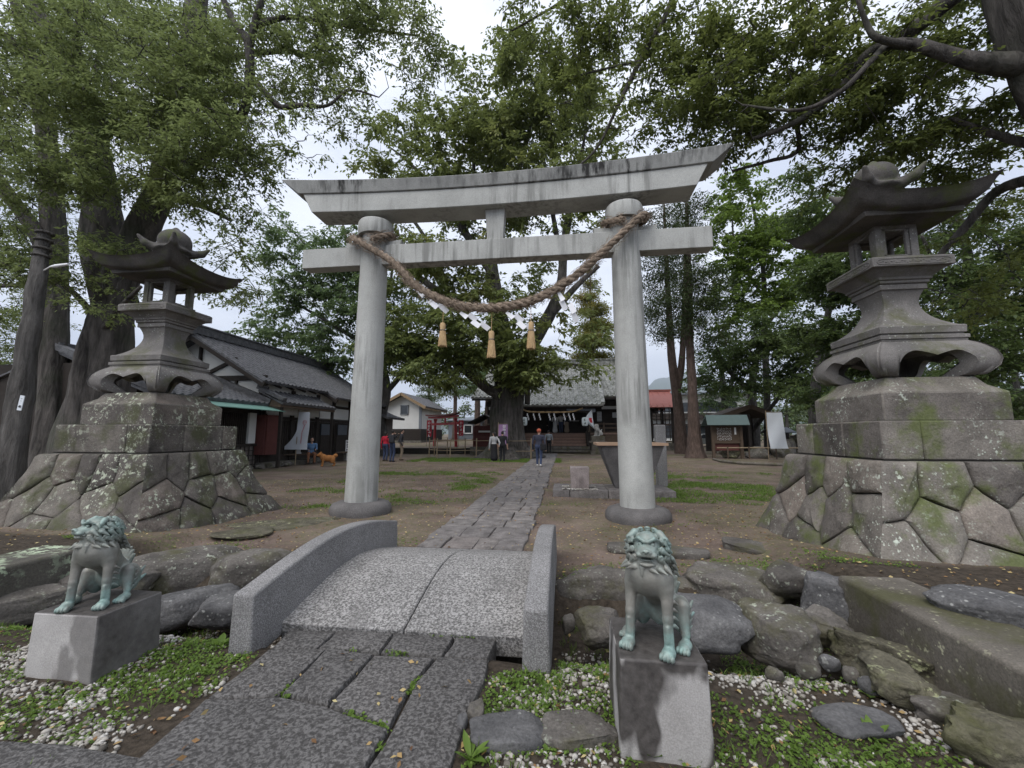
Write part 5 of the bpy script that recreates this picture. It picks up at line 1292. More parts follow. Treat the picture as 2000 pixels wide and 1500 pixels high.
# rough white wall and tiled roof at the far left, behind the old trees
W1 = thing('white_wall_house', 'white walled house with a tiled roof behind the old trees at the left edge', 'building', (-30, 20, 0))
part('wall', 'plaster', W1, lambda mb: mb.box((-28, 21, 1.4), (14, 6, 2.8))); part('base_boards', 'dwood', W1, lambda mb: mb.box((-28, 17.96, .45), (14.1, .1, .95)))
part('roof', 'tile', W1, lambda mb: (tiles(mb, (-36, 17.2, 2.8), (-20.5, 17.2, 2.8), (-20.5, 21, 4.6), (-36, 21, 4.6)), tiles(mb, (-20.5, 24.8, 2.8), (-36, 24.8, 2.8), (-36, 21, 4.6), (-20.5, 21, 4.6))))

# white storehouse
K = thing('storehouse', 'white plastered storehouse with a black boarded base behind the small red gateway', 'building', (-18, 49, .6))
part('wall', 'plaster', K, lambda mb: mb.prism([(-20.3, .2), (-16.0, .2), (-16.0, 4.75), (-18.1, 5.85), (-20.3, 4.75)], 45, 53, Matrix(((1, 0, 0, 0), (0, 0, 1, 0), (0, 1, 0, 0), (0, 0, 0, 1)))))
part('boarded_base', 'dwood', K, lambda mb: (mb.box((-18.15, 49, 1.25), (4.5, 8.2, 1.6)), [mb.box((-18.15, 49, z), (4.56, 8.26, .04)) for z in np.arange(.6, 2.0, .28)]))
part('stone_base', 'boulder', K, lambda mb: mb.box((-18.15, 49, .3), (4.7, 8.4, .9)))
kr = part('roof', 'tile', K, lambda mb: (tiles(mb, (-15.3, 44.2, 4.55), (-15.3, 53.6, 4.55), (-18.1, 53.6, 6.1), (-18.1, 44.2, 6.1)), tiles(mb, (-20.95, 53.6, 4.55), (-20.95, 44.2, 4.55), (-18.1, 44.2, 6.1), (-18.1, 53.6, 6.1))))
MT['tan'] = m_plain('tan_timber', (.24, .17, .10), .8, .25, 5)
for sg in (-1, 1): sub(part('barge_board', 'tan', K, lambda mb: mb.bar((-18.1, 44.2, 5.95), (-18.1 + sg * 2.9, 44.2, 4.38), .12, .3)), kr)
sub(part('eave_board', 'tan', K, lambda mb: mb.box((-15.45, 48.9, 4.4), (.1, 9.4, .25))), kr)
kw = part('window', 'window', K, lambda mb: mb.box((-17.9, 44.98, 4.2), (.75, .1, .95))); sub(part('window_frame', 'greywall', K, lambda mb: [mb.box((-17.9 + s * .42, 44.95, 4.2), (.1, .14, 1.1)) for s in (-1, 1)] + [mb.box((-17.9, 44.95, 4.2 + s * .5), (.94, .14, .1)) for s in (-1, 1)]), kw)
part('corner_board', 'greywall', K, lambda mb: mb.box((-16.02, 44.98, 3.4), (.3, .12, 2.7)))
SH = thing('shed', 'low grey sheet-metal shed with a white framed window behind the small red gateway', 'building', (-11, 60, .7))
part('wall', 'greywall', SH, lambda mb: mb.box((-9.5, 62, 2.0), (15, 4, 3.0))); part('roof', 'greywall', SH, lambda mb: mb.sheet(lambda u, v: (-17.5 + 16 * u, 59.4 + 5.5 * v, 3.5 + .5 * v), 2, 2, .12))
wf = part('window', 'window', SH, lambda mb: mb.box((-14.6, 59.95, 2.2), (2.4, .1, 1.2))); sub(part('window_frame', 'white', SH, lambda mb: [mb.box((-14.6 + x, 59.9, 2.2), (.14, .12, 1.3)) for x in (-1.2, 0, 1.2)] + [mb.box((-14.6, 59.9, 2.2 + z), (2.5, .12, .14)) for z in (-.6, .6)]), wf)

# small red gateway
a = PY(849, 857, 36.6); b = PY(890, 872, 34.2); RT = thing('red_torii', 'small vermilion wooden gateway in front of the white storehouse', 'gateway', ((a.x + b.x) / 2, (a.y + b.y) / 2, .4))
dx = Vector((b.x - a.x, b.y - a.y, 0)); half = dx.length / 2; RT.rotation_euler = (0, 0, math.atan2(dx.y, dx.x))
for s in (-1, 1):
    mb = MB(); mb.tube([(s * half * 1.03, 0, -.1), (s * half * .96, 0, 2.35)], [.13, .115], 14); mb.lathe([(.12, 2.2), (.17, 2.3), (.17, 2.42)], 14, (s * half * .96, 0, 0)); mb.build('pillar', MT['vermil'], RT, True)
def curve_beam(mb, hw, z0, h, d, rise, slant=.1):
    mb.sheet(lambda u, v: ((2 * u - 1) * (hw + slant * v), -d / 2, z0 + h * v + rise * (2 * u - 1) ** 2), 16, 1, -d)
mb = MB(); curve_beam(mb, half + .62, 2.42, .17, .24, .06, .08); mb.build('lower_lintel', MT['vermil'], RT)
mb = MB(); curve_beam(mb, half + .78, 2.6, .14, .36, .10, .14); mb.build('top_lintel', MT['rwood'], RT)
mb = MB(); mb.box((0, 0, 1.95), (2 * half + .9, .14, .2)); mb.box((0, 0, 2.22), (.16, .1, .4)); mb.build('tie_beam', MT['vermil'], RT)
def strokes(mb, w_, n, z0, dz, y, rgx, cols=(0,), sz=.1, r=.012):
    """brush-like white marks standing in columns"""
    for cx in cols:
        for i in range(n):
            z = z0 - dz * i
            for _ in range(5):
                x0, z1 = rgx.uniform(-sz, sz), rgx.uniform(-sz, sz)
                if rgx.random() < .55: p = [(cx - sz * rgx.uniform(.5, 1), y, z + z1), (cx + sz * rgx.uniform(.5, 1), y, z + z1 + .01)]
                else: p = [(cx + x0, y, z + sz), (cx + x0 + rgx.uniform(-.03, .03), y, z - sz * rgx.uniform(.4, 1))]
                mb.bar(p[0], p[1], r * 2, .006, up=(0, 1, 0))
def nobori(px, ptop, pbot, pbase, yd, wd, mat, label, group=None, marks=None, sway=.0, seed=1, side=1, base_z=0., flare=0., pole='bamboo'):
    t_ = PY(px, ptop, yd); b_ = PY(px, pbot, yd); g_ = Vector((t_.x, yd, base_z)); r = thing('banner', label, 'banner', g_, 0, group); Hh = t_.z - b_.z; zt = t_.z - base_z
    mb = MB(); mb.tube([(0, 0, -.05), (.01, 0, zt + .12)], .022, 8); mb.tube([(0, 0, zt + .03), (side * wd, 0, zt + .03)], .012, 6); mb.build('pole', MT[pole], r, True)
    fx = lambda u, v: side * (.03 + (wd) * u) + sway * v * v * (.4 + u) * wd - flare * max(0, v - .45) ** 1.6 * (1 - u) * side
    mb = MB(); mb.sheet(lambda u, v: (fx(u, v), -.03 + .05 * math.sin(6 * v + 4 * u + seed) * (.3 + v), zt - Hh * v), 10, 26, .01); c = mb.build('cloth', MT[mat], r, True)
    if marks: mb = MB(); marks(mb, zt, Hh, wd); mb.build('marks', MT['white' if mat in ('redcloth', 'purple') else 'redp'], r)
    return r
q = random.Random(9)
def rmarks(mb, zt, Hh, wd):
    c = wd / 2 + .03; mb.tube([(c, -.09, zt - .13), (c + .1, -.09, zt - .24), (c, -.09, zt - .35), (c - .1, -.09, zt - .24), (c, -.09, zt - .13)], .02, 4); strokes(mb, wd, 4, zt - .55, .27, -.09, q, (c,), .10, .016)
nobori(834, 821, 853, 870, 35.6, .42, 'redcloth', 'red banner with white writing left of the small vermilion gateway', 'red banners at the small gateway', rmarks, base_z=.45)
nobori(896, 821, 851, 872, 34.6, .40, 'redcloth', 'red banner with white writing right of the small vermilion gateway', 'red banners at the small gateway', rmarks, base_z=.45, seed=3)
mb = MB()
for k, x in enumerate((-.05, .05)): mb.box((x, 0, .3), (.05, .05, .8 - .3 * (k == 1) * 0), M=Matrix.Translation((0, 0, 0)))
# sacred-tree banner (vertical lettering) in front of the trunk
def pmarks(mb, zt, Hh, wd): strokes(mb, wd, 5, zt - .9, .16, -.09, q, (wd * .28,), .05, .009)
PB = nobori(973, 829, 868, 894, 24.0, .54, 'purple', 'purple banner with white writing standing before the giant tree trunk', None, pmarks, base_z=0.)
def text(txt, size, mat, root, pos, rot=(math.pi / 2, 0, 0), name='lettering', ext=.003):
    cu = bpy.data.curves.new(name, 'FONT'); cu.body = txt; cu.size = size; cu.align_x = 'CENTER'; cu.align_y = 'CENTER'; cu.extrude = ext
    o = bpy.data.objects.new(name, cu); COL.objects.link(o); dg = bpy.context.evaluated_depsgraph_get(); me = bpy.data.meshes.new_from_object(o.evaluated_get(dg)); COL.objects.unlink(o); bpy.data.objects.remove(o)
    me.materials.clear(); o = linkmesh(name, me, MT[mat], root); o.location = pos; o.rotation_euler = rot; return o
zt = PY(973, 829, 24.0).z
for i, ch in enumerate('御神木'): text(ch, .19, 'white', PB, (.37, -.10, zt - .14 - .19 * i))

# main hall
SHR = thing('shrine_hall', 'dark timber shrine hall with a grey tiled roof at the path end', 'building', (-1, 37, 0))
def f(mb):
    tiles(mb, (-7.9, 34.6, 4.55), (6.6, 34.6, 4.55), (5.6, 39.5, 8.0), (-6.9, 39.5, 8.0), .34, .40, .095); tiles(mb, (6.6, 44.4, 4.55), (-7.9, 44.4, 4.55), (-6.9, 39.5, 8.0), (5.6, 39.5, 8.0), .34, .40, .095)
    tiles(mb, (-4.0, 32.6, 3.72), (3.12, 32.6, 3.72), (3.12, 37.2, 6.45), (-4.0, 37.2, 6.45), .34, .40, .095)
rf = part('roof', 'tileS', SHR, f)
sub(part('roof_ridge', 'tileS', SHR, lambda mb: (mb.box((-.65, 39.5, 8.2), (12.9, .5, .55)), mb.box((-.65, 39.5, 8.5), (13.2, .66, .1)), [mb.bar((x, 32.65, 3.84), (x, 37.0, 6.5), .3, .22) for x in (-3.95, 3.07)])), rf)
sub(part('rafters', 'dwood', SHR, lambda mb: ([mb.bar((x, 32.75, 3.6), (x, 35.5, 5.0), .09, .1) for x in np.arange(-3.8, 3.0, .38)], mb.box((-.44, 32.72, 3.6), (7.0, .1, .12)), mb.box((-.65, 34.7, 4.38), (14.3, .1, .16)), [mb.bar((x, 34.75, 4.42), (x, 36.6, 5.4), .09, .1) for x in np.arange(-7.7, 6.5, .4)])), rf)
part('wall', 'dwood', SHR, lambda mb: (mb.box((-.65, 40.5, 3.1), (12.4, 6.4, 3.6)), mb.box((-.65, 38.9, .8), (12.6, 8.2, 1.3))))
for x in (4.5, -5.4): part('white_frieze', 'plaster', SHR, lambda mb: mb.box((x, 36.32, 3.72), (2.4, .12, .26)))
part('floor', 'step', SHR, lambda mb: (mb.box((-.65, 36.2, 1.48), (12.6, 3.0, .12)),))
for x, y in ((-3.6, 33.2), (1.95, 33.2), (-3.6, 36.4), (2.3, 36.4), (5.5, 36.4), (-6.6, 36.4)): part('post', 'dwood', SHR, lambda mb: mb.box((x, y, 2.2), (.26, .26, 3.6)))
part('beam', 'dwood', SHR, lambda mb: (mb.box((-.8, 33.2, 3.32), (6.6, .24, .34)), mb.box((-.65, 36.4, 4.1), (12.4, .24, .4)), [mb.box((x, 34.8, 3.5), (.2, 3.2, .26)) for x in (-3.6, 1.95)]))
part('beam_end', 'greywall', SHR, lambda mb: (mb.box((1.2, 33.06, 3.36), (1.9, .06, .14)), mb.box((2.3, 33.1, 3.3), (.4, .26, .26))))
for i in range(6):
    z = 1.42 - i * .235; st = part('step', 'step' if i < 4 else 'boulder', SHR, lambda mb: mb.box((-.75, 34.55 - i * .36, z - .1), (5.0 + (.5 if i > 3 else 0), .42, .20)), bevel=.015)
for x in (-3.32, 1.82): part('stair_side', 'dwood', SHR, lambda mb: mb.bar((x, 34.8, 1.5), (x, 33.1, .45), .12, .5))
for xa, xb in ((2.1, 5.6), (-6.9, -3.8)): part('railing', 'bwood', SHR, lambda mb: ([mb.box(((xa + xb) / 2, 34.8, z), (xb - xa, .09, .08)) for z in (1.6, 1.95, 2.28)], [mb.box((x, 34.8, 1.85), (.1, .1, 1.1)) for x in np.arange(xa + .1, xb, 1.1)], mb.box(((xa + xb) / 2, 34.8, 1.05), (xb - xa, .1, .7))))
for x, z, w_, h_ in ((3.15, 3.0, .36, .8), (4.55, 3.12, .5, .42), (.9, 2.85, .9, .5)):
    wf = part('window', 'window', SHR, lambda mb: mb.box((x, 37.26 if x > 1 else 37.24, z), (w_, .06, h_))); sub(part('lattice', 'white', SHR, lambda mb: ([mb.box((x - w_ / 2 + w_ * k / 6, 37.2, z), (.028, .03, h_)) for k in range(7)], [mb.box((x, 37.2, z - h_ / 2 + h_ * k / 6), (w_, .03, .028)) for k in range(7)])), wf)
bell = part('crest_curtain', 'dwood', SHR, lambda mb: mb.box((-.8, 36.2, 2.9), (5.2, .05, .5)))
mb = MB(); sp = spline([PY(x, y, 32.95) for x, y in ((1022, 800), (1036, 804), (1075, 805), (1115, 804), (1138, 797))], 10)
for k in range(2): mb.tube([p + Vector((0, .03 * math.cos(i * .9 + k * 3.14), .03 * math.sin(i * .9 + k * 3.14))) for i, p in enumerate(sp)], .045, 7)
o = mb.build('straw_rope', MT['straw'], None, True); tag(o, 'thin straw rope with small white papers across the porch of the main hall', 'rope')
for i, px in enumerate((1030, 1042, 1053, 1072, 1082, 1101, 1111, 1119)):
    p = PY(px, 807, 32.9); mb = MB()
    for k in range(3): mb.box((p.x + .05 * k, p.y, p.z - .12 - .17 * k), (.09, .012, .2))
    o = mb.build('paper_streamer', MT['paper']); tag(o, 'tiny white paper hanging from the thin rope on the porch of the main hall', 'paper streamer', 'papers on the porch rope')
def paper_lantern(px, py, yd, label):
    p = PY(px, py, yd); r = thing('paper_lantern', label, 'lantern', p); mb = MB(); mb.lathe([(.12, -.33), (.2, -.3), (.235, -.2), (.24, 0), (.235, .2), (.2, .3), (.12, .33)], 20); mb.build('shade', MT['paperl'], r, True)
    mb = MB(); mb.lathe([(.13, .33), (.13, .37)], 16); mb.lathe([(.13, -.37), (.13, -.33)], 16); mb.tube([(0, 0, .36), (0, 0, .9)], .01, 4); mb.build('cap_ring', MT['ink'], r)
    mb = MB(); strokes(mb, .3, 2, .13, .26, -.245, q, (0,), .08, .014); mb.build('painted_mark', MT['dgreen'], r)
MT['paperl'] = m_plain('lantern_paper', (.68, .74, .74), .7, .08, 4)
paper_lantern(1024, 823, 32.3, 'white paper lantern beside the giant tree trunk, left of the hall steps'); paper_lantern(1142.5, 823.5, 32.3, 'white paper lantern right of the hall steps, beside the flag')
FL = thing('flag', 'white flag with a red disc hanging right of the hall steps', 'flag', (2.05, 32.6, 1.6))
mb = MB(); mb.tube([(-.1, .2, 0), (.12, -.25, 1.75)], .018, 6); mb.build('pole', MT['bamboo'], FL, True)
fl = lambda u, v: (.12 - .62 * u * (1 - abs(2 * v - 1) ** 1.3) + .16 * v, -.27 + .06 * math.sin(5 * u + 3 * v), 1.7 - 1.45 * v)
mb = MB(); mb.sheet(fl, 8, 14, .01); mb.build('cloth', MT['wcloth'], FL, True)
mb = MB(); mb.sheet(lambda u, v: Vector(fl(.12 + .38 * u, .42 + .26 * v)) + Vector((0, -.014, 0)), 4, 6, .004); mb.build('red_disc', MT['redp'], FL, True)
pk = PY(1168, 883, 31.5); PD = thing('stone_pedestal', 'mossy stone pedestal beside the hall steps carrying a small stone lion', 'pedestal', (pk.x, 31.5, 0))
mb = MB(); mb.sqlathe([(.55, -.1), (.55, .2), (.48, .22), (.44, .75), (.44, .78)]); mb.build('base', MT['kerb'], PD, bevel=.02); mb = MB(); mb.sqlathe([(.6, .78), (.62, .92), (.46, .94), (.46, 1.3), (.4, 1.32)]); mb.build('top_block', MT['kerb'], PD, bevel=.02)
MT['palest'] = m_stone('pale_lion_stone', (.27, .26, .24), (.45, .44, .42), 30, 4, bump=.01)
komainu((pk.x, 31.5, 1.31), R_(-75), (0, 0, R_(10)), True, 'small pale stone lion on the mossy pedestal beside the hall steps', 1.62, 'palest', .012, 'stone_lion')

# annex with red metal roof
AX = thing('red_roof_annex', 'open timber hall with a red metal roof right of the main hall', 'building', (8, 41, 0))
def f(mb):
    for s in (-1, 1): mb.sheet(lambda u, v: (5.6 + 4.65 * u, 41.4 + s * (2.5 - 2.5 * v), 3.9 + 1.7 * v ** .85), 8, 6, .06 * -s)
    for x in np.arange(5.8, 10.3, .55): mb.bar((x, 38.95, 4.0), (x, 41.35, 5.62), .05, .06)
    mb.box((7.95, 41.4, 5.66), (4.8, .3, .2))
part('roof', 'redmetal', AX, f)
for x, y in ((6, 39.4), (8, 39.4), (9.9, 39.4), (6, 43.2), (8, 43.2), (9.9, 43.2)): part('post', 'dwood', AX, lambda mb: mb.box((x, y, 2.2), (.2, .2, 3.6)))
part('back_wall', 'dwood', AX, lambda mb: (mb.box((7, 43.2, 2.2), (3, .12, 3.2)), mb.box((7.2, 39.5, 3.6), (3, .12, .5))))
part('lattice_screen', 'dwood', AX, lambda mb: ([mb.box((x, 39.3, 2.4), (.07, .07, 3.0)) for x in np.arange(8.1, 10.1, .38)], [mb.box((9.0, 39.3, z), (2.0, .06, .07)) for z in np.arange(1.3, 4, .36)]))
part('plinth', 'boulder', AX, lambda mb: mb.box((7.9, 41.3, .3), (4.6, 4.4, .7)))
# modern house and car in the distance
MH = thing('modern_house', 'pale modern house with dark balcony bands behind the tall cedar trunks', 'building', (16, 66, 0))
part('wall', 'plaster', MH, lambda mb: mb.box((19, 70, 4), (18, 8, 7))); part('roof', 'greywall', MH, lambda mb: mb.box((19, 69.6, 7.6), (19, 9.6, .3)))
part('balcony', 'dwood', MH, lambda mb: (mb.box((19, 65.6, 4.2), (18, .9, .9)), mb.box((19, 65.6, 2.9), (18, 1.0, .25)))); part('window', 'window', MH, lambda mb: (mb.box((19, 65.96, 1.9), (15, .1, 2.0)), mb.box((19, 65.96, 5.6), (14, .1, 1.4))))
B2 = thing('blue_white_building', 'pale blue-white building glimpsed at the right edge beside the right lantern base', 'building', (52, 45, 0))
part('wall', 'wcloth', B2, lambda mb: mb.box((58, 45, 2.3), (14, 10, 4.4))); part('roof', 'greywall', B2, lambda mb: mb.box((58, 45, 4.6), (14.6, 10.6, .25)))
CAR = thing('parked_car', 'white car parked beyond the cedar trunks', 'car', (15.2, 47, .1), R_(8))
mb = MB(); prof = [(-2.0, .3), (-2.02, .72), (-1.3, .88), (-.75, 1.38), (.75, 1.42), (1.5, .95), (2.05, .85), (2.08, .3)]
mb.prism(prof, -.82, .82, Matrix(((1, 0, 0, 0), (0, 0, 1, 0), (0, 1, 0, 0), (0, 0, 0, 1)))); mb.build('body', MT['white'], CAR, True, bevel=.08, seg=3)
mb = MB(); mb.prism([(-1.12, .92), (-.7, 1.32), (.7, 1.35), (1.3, .95)], -.835, .835, Matrix(((1, 0, 0, 0), (0, 0, 1, 0), (0, 1, 0, 0), (0, 0, 0, 1)))); mb.build('window', MT['window'], CAR)
for x in (-1.3, 1.3):
    for y in (-.78, .78): mb = MB(); mb.lathe([(.32, -.1), (.34, -.06), (.34, .06), (.32, .1)], 20, M=Matrix.Translation((x, y, .34)) @ Matrix.Rotation(math.pi / 2, 4, 'X')); wl = mb.build('wheel', MT['ink'], CAR, True); mb = MB(); mb.lathe([(.19, -.115), (.17, -.12)], 16, M=Matrix.Translation((x, y, .34)) @ Matrix.Rotation(math.pi / 2, 4, 'X')); mb.build('rim', MT['greywall'], wl)

# notice board, rails, banners and sheds on the right
NB = thing('notice_board', 'roofed wooden notice board with a panel of vertical writing right of the cedar trunks', 'notice board', (9.75, 26.6, 0))
part('roof', 'dgreen', NB, lambda mb: (mb.sheet(lambda u, v: (8.55 + 2.4 * u + .1 * v, 26.05 + .6 * v, 1.98 + .62 * v), 4, 2, .05), mb.sheet(lambda u, v: (8.55 + 2.4 * u + .1 * (1 - v), 26.65 + .6 * v, 2.6 - .62 * v), 4, 2, .05)))
for x in (9.0, 10.62): part('post', 'bwood', NB, lambda mb: mb.box((x, 26.6, 1.1), (.16, .16, 2.4)))
pn = part('panel', 'bwood', NB, lambda mb: (mb.box((9.81, 26.62, 1.42), (1.46, .06, 1.0)), mb.box((9.81, 26.6, .92), (1.46, .1, .08))))
sub(part('lettering', 'white', NB, lambda mb: [strokes(mb, .1, 8, 1.78 - .02 * (k % 3), .095, 26.58, q, (9.28 + .085 * k,), .024, .005) for k in range(10)]), pn)
sub(part('title_strip', 'white', NB, lambda mb: mb.box((10.3, 26.58, 1.62), (.10, .02, .42))), pn); part('red_skirt', 'rwood', NB, lambda mb: mb.box((9.81, 26.7, .66), (1.4, .05, .42)))
BF = thing('bamboo_rail', 'low bamboo rail running right from the roofed notice board', 'rail', (11.5, 26.3, 0))
part('rail', 'bamboo', BF, lambda mb: mb.tube([(9.1, 26.3, .62), (11.4, 26.35, .63), (14.6, 26.2, .62)], .035, 8), True)
for x in (9.7, 10.9, 12.4, 13.9): part('post', 'bwood', BF, lambda mb: mb.tube([(x, 26.3, -.05), (x, 26.3, .68)], .045, 8), True)
nobori(1495, 806, 876, 896, 25.6, .85, 'wcloth', 'plain white banner on a bamboo pole right of the notice board', None, None, .18, 5, base_z=0.)
HT = thing('timber_shelter', 'open timber shelter with a brown gabled roof behind the notice board', 'shelter', (12.5, 32, 0))
a = PY(1410, 812, 31); b = PY(1465, 794, 31); c = PY(1510, 806, 31)
part('roof', 'bwood', HT, lambda mb: (mb.sheet(lambda u, v: Vector(a).lerp(b, u) + Vector((0, 4 * v, .1)), 4, 2, .12), mb.sheet(lambda u, v: Vector(b).lerp(c + Vector((.4, 0, -.25)), u) + Vector((0, 4 * v, .1)), 4, 2, .12), mb.bar(b + Vector((0, -.05, 0)), c + Vector((.4, -.05, -.3)), .1, .3), mb.bar(a + Vector((0, -.05, -.05)), b + Vector((0, -.05, 0)), .1, .3)))
for x, y in [(x, y) for x in (a.x + .6, b.x, c.x) for y in (31.4, 34.6)]: part('post', 'dwood', HT, lambda mb: mb.box((x, y, 1.4), (.2, .2, 2.9)))
part('shelf_wall', 'dwood', HT, lambda mb: (mb.box(((a.x + c.x) / 2, 34.7, 1.2), (c.x - a.x, .1, 2.2)), 0))
PV = thing('small_hut', 'small dark hut behind the white banner', 'hut', (15, 33, 0)); a = PY(1520, 842, 32); b = PY(1548, 842, 32)
part('wall', 'dwood', PV, lambda mb: mb.box(((a.x + b.x) / 2, 33, .9), (b.x - a.x - .3, 1.6, 1.5))); part('roof', 'greywall', PV, lambda mb: (mb.sheet(lambda u, v: (a.x - .2 + (b.x - a.x + .4) * u, 31.9 + 1.2 * v, 1.6 + .35 * v), 2, 2, .08), mb.sheet(lambda u, v: (a.x - .2 + (b.x - a.x + .4) * u, 33.1 + 1.2 * v, 1.95 - .35 * v), 2, 2, .08)))
for i, (x0, x1, y0, y1, l) in enumerate([(1522, 1556, 858, 892, 'dark craggy rock behind the bamboo rail, nearest the right lantern base'), (1462, 1500, 872, 896, 'dark low rock under the bamboo rail, left of the white banner'), (1508, 1530, 872, 894, 'dark low rock right of the white banner pole'), (1410, 1446, 878, 896, 'mossy low rocks under the roofed notice board'), (1548, 1600, 850, 890, 'dark craggy rock half hidden by the right lantern base')]):
    rock(x0, x1, y0, y1, -.05, .5, l, 'mossy' if i == 3 else 'boulder', 70 + i, cuts=9, rough=.2, flat=.1, name='rock', cat='rock', sub=3)
mb = MB(); mb.tube([G(x, y, .02) for x, y in ((1394, 897), (1410, 901), (1450, 905), (1500, 907), (1570, 909), (1640, 911))], .09, 6); o = mb.build('kerb_stone', MT['kerb'], None, True); tag(o, 'thin stone edging curving across the earth in front of the notice board', 'kerb')

# bamboo fence round the giant tree, terrace edge, hut under the tree
FE = thing('bamboo_fence', 'thin bamboo post and rail fence round the roots of the giant tree', 'fence', (-4, 23.6, 0)); pp = [(838, 891), (848, 889), (853, 893), (873, 888), (879, 894), (908, 888), (930, 893), (984, 895), (1037, 896)]
PP = [G(x, y) for x, y in pp]
for p in PP: part('post', 'bamboo', FE, lambda mb: mb.tube([(p.x, p.y, -.1), (p.x + .02, p.y, 1.18)], .035, 7), True)
def f(mb):
    for i, j in ((0, 2), (0, 1), (1, 3), (2, 4), (4, 6), (6, 7), (7, 8), (3, 5)):
        for z in (.42, 1.02): mb.tube([PP[i] + Vector((0, 0, z)), PP[j] + Vector((0, 0, z + .02))], .018, 5)
    b = Vector((-1.9, 30, 0))
    for z in (.42, 1.02): mb.tube([PP[8] + Vector((0, 0, z)), b + Vector((0, 0, z))], .018, 5)
part('rail', 'bamboo', FE, f, True)
mb = MB(); mb.box((-25, 30.35, .2), (40, .3, .42)); o = mb.build('terrace_edge', MT['mortar'], None, bevel=.03); tag(o, 'low dark stone edge of the raised terrace below the small red gateway', 'retaining wall')
HU = thing('small_shrine', 'small wooden shrine with a dark gabled roof just left of the giant tree', 'shrine', (-7, 30, 0)); a = PY(918, 828, 29); b = PY(948, 812, 29); 
part('roof', 'dwood', HU, lambda mb: [mb.sheet(lambda u, v: (b.x + s * (b.x - a.x) * u, 28.4 + 2.6 * v, b.z - (b.z - a.z) * u ** .85), 5, 2, .1 * -s) for s in (-1, 1)]); part('wall', 'rwood', HU, lambda mb: (mb.box((b.x, 30, 1.3), (1.7, 1.4, 1.5)), [mb.box((b.x + x, 28.9, 1.0), (.1, .1, 2.0)) for x in (-.8, .8)])); part('plinth', 'boulder', HU, lambda mb: mb.box((b.x, 29.8, .25), (2.1, 2.0, .6)))
part('pale_beam', 'plaster', HU, lambda mb: mb.box((b.x + .2, 28.85, 1.62), (1.3, .06, .12)))

# water basin group
WB = thing('water_basin', 'tall grey stone water basin that widens upwards, behind the right gateway pillar', 'water basin', (1.4, 10.6, 0))
a, b = PY(1172, 870, 10.15), PY(1297, 872, 10.15); c, d = PY(1204, 955, 10.3), PY(1262, 955, 10.3)
def f(mb):
    vs = []
    for (x0, x1, yy0, yy1, z) in ((c.x, d.x + .05, 10.3, 10.95, .1), (a.x, b.x, 10.12, 11.25, a.z)): vs += [(x0, yy0, z), (x1, yy0, z), (x1, yy1, z), (x0, yy1, z)]
    mb.add(vs, [(3, 2, 1, 0), (0, 1, 5, 4), (1, 2, 6, 5), (2, 3, 7, 6), (3, 0, 4, 7), (4, 5, 6, 7)])
part('body', 'kame', WB, f, bevel=.012); bpy.data.objects['body'].data.materials[0] = MT['parapet'] if False else m_stone('grey_basin_stone', (.15, .155, .145), (.24, .245, .23), 60, 2.5, bump=.004)
part('rim', 'bwood', WB, lambda mb: [mb.box(((a.x + b.x) / 2, y, a.z + .03), (b.x - a.x + .16, .10, .06)) for y in (10.1, 11.27)] + [mb.box((x, 10.68, a.z + .03), (.1, 1.06, .06)) for x in (a.x - .03, b.x + .03)])
bpy.data.objects['rim.004' if 'rim.004' in bpy.data.objects else 'rim'].data.materials[0] = m_plain('copper_brown_rim', (.45, .30, .20), .6, .2, 6)
BS = thing('basin_platform', 'low stone kerbed platform under the water basin', 'platform', (1.1, 10.4, 0))
part('slabs', 'path', BS, lambda mb: [mb.box(((x0 + x1) / 2, 10.5, .03), (x1 - x0 - .01, 1.25, .2)) for x0, x1 in ((-.28, .12), (.12, 1.0), (1.0, 1.9), (1.9, 2.5))], bevel=.02)
mb = MB(); mb.box((.36, 10.15, .38), (.42, .42, .52), taper=(1.04, 1)); o = mb.build('stone_block', MT['plinth'], None, True, bevel=.015); tag(o, 'square pale stone block standing on the basin platform', 'stone block')
bpy.data.objects['stone_block'].data.materials[0] = m_stone('pinkish_block', (.20, .165, .155), (.36, .31, .295), 50, 5, bump=.008, streak=(.10, .085, .08))
p = G(1293, 948); mb = MB(); h = PY(1290, 830, p.y).z; mb.box((p.x, p.y, h / 2 - .05), (.27, .27, h + .1)); o = mb.build('stone_post', MT['parapet'], None, True, bevel=.02); tag(o, 'square granite post just right of the right gateway pillar', 'stone post')
n = 350; x = NP.uniform(-.05, .75, n); y = NP.choice([9.95, 10.4], n) + NP.normal(0, .04, n); r = NP.uniform(.012, .022, n)
V = (iv[None] * r[:, None, None] + np.stack([x, y, .135 + r * .5], 1)[:, None]).reshape(-1, 3); F = (ifc[None] + (np.arange(n) * len(iv))[:, None, None]).reshape(-1, 3)
o = linkmesh('white_gravel', np_mesh('white_gravel', V, F), MT['pebble'], None, True); tag(o, kind='stuff')

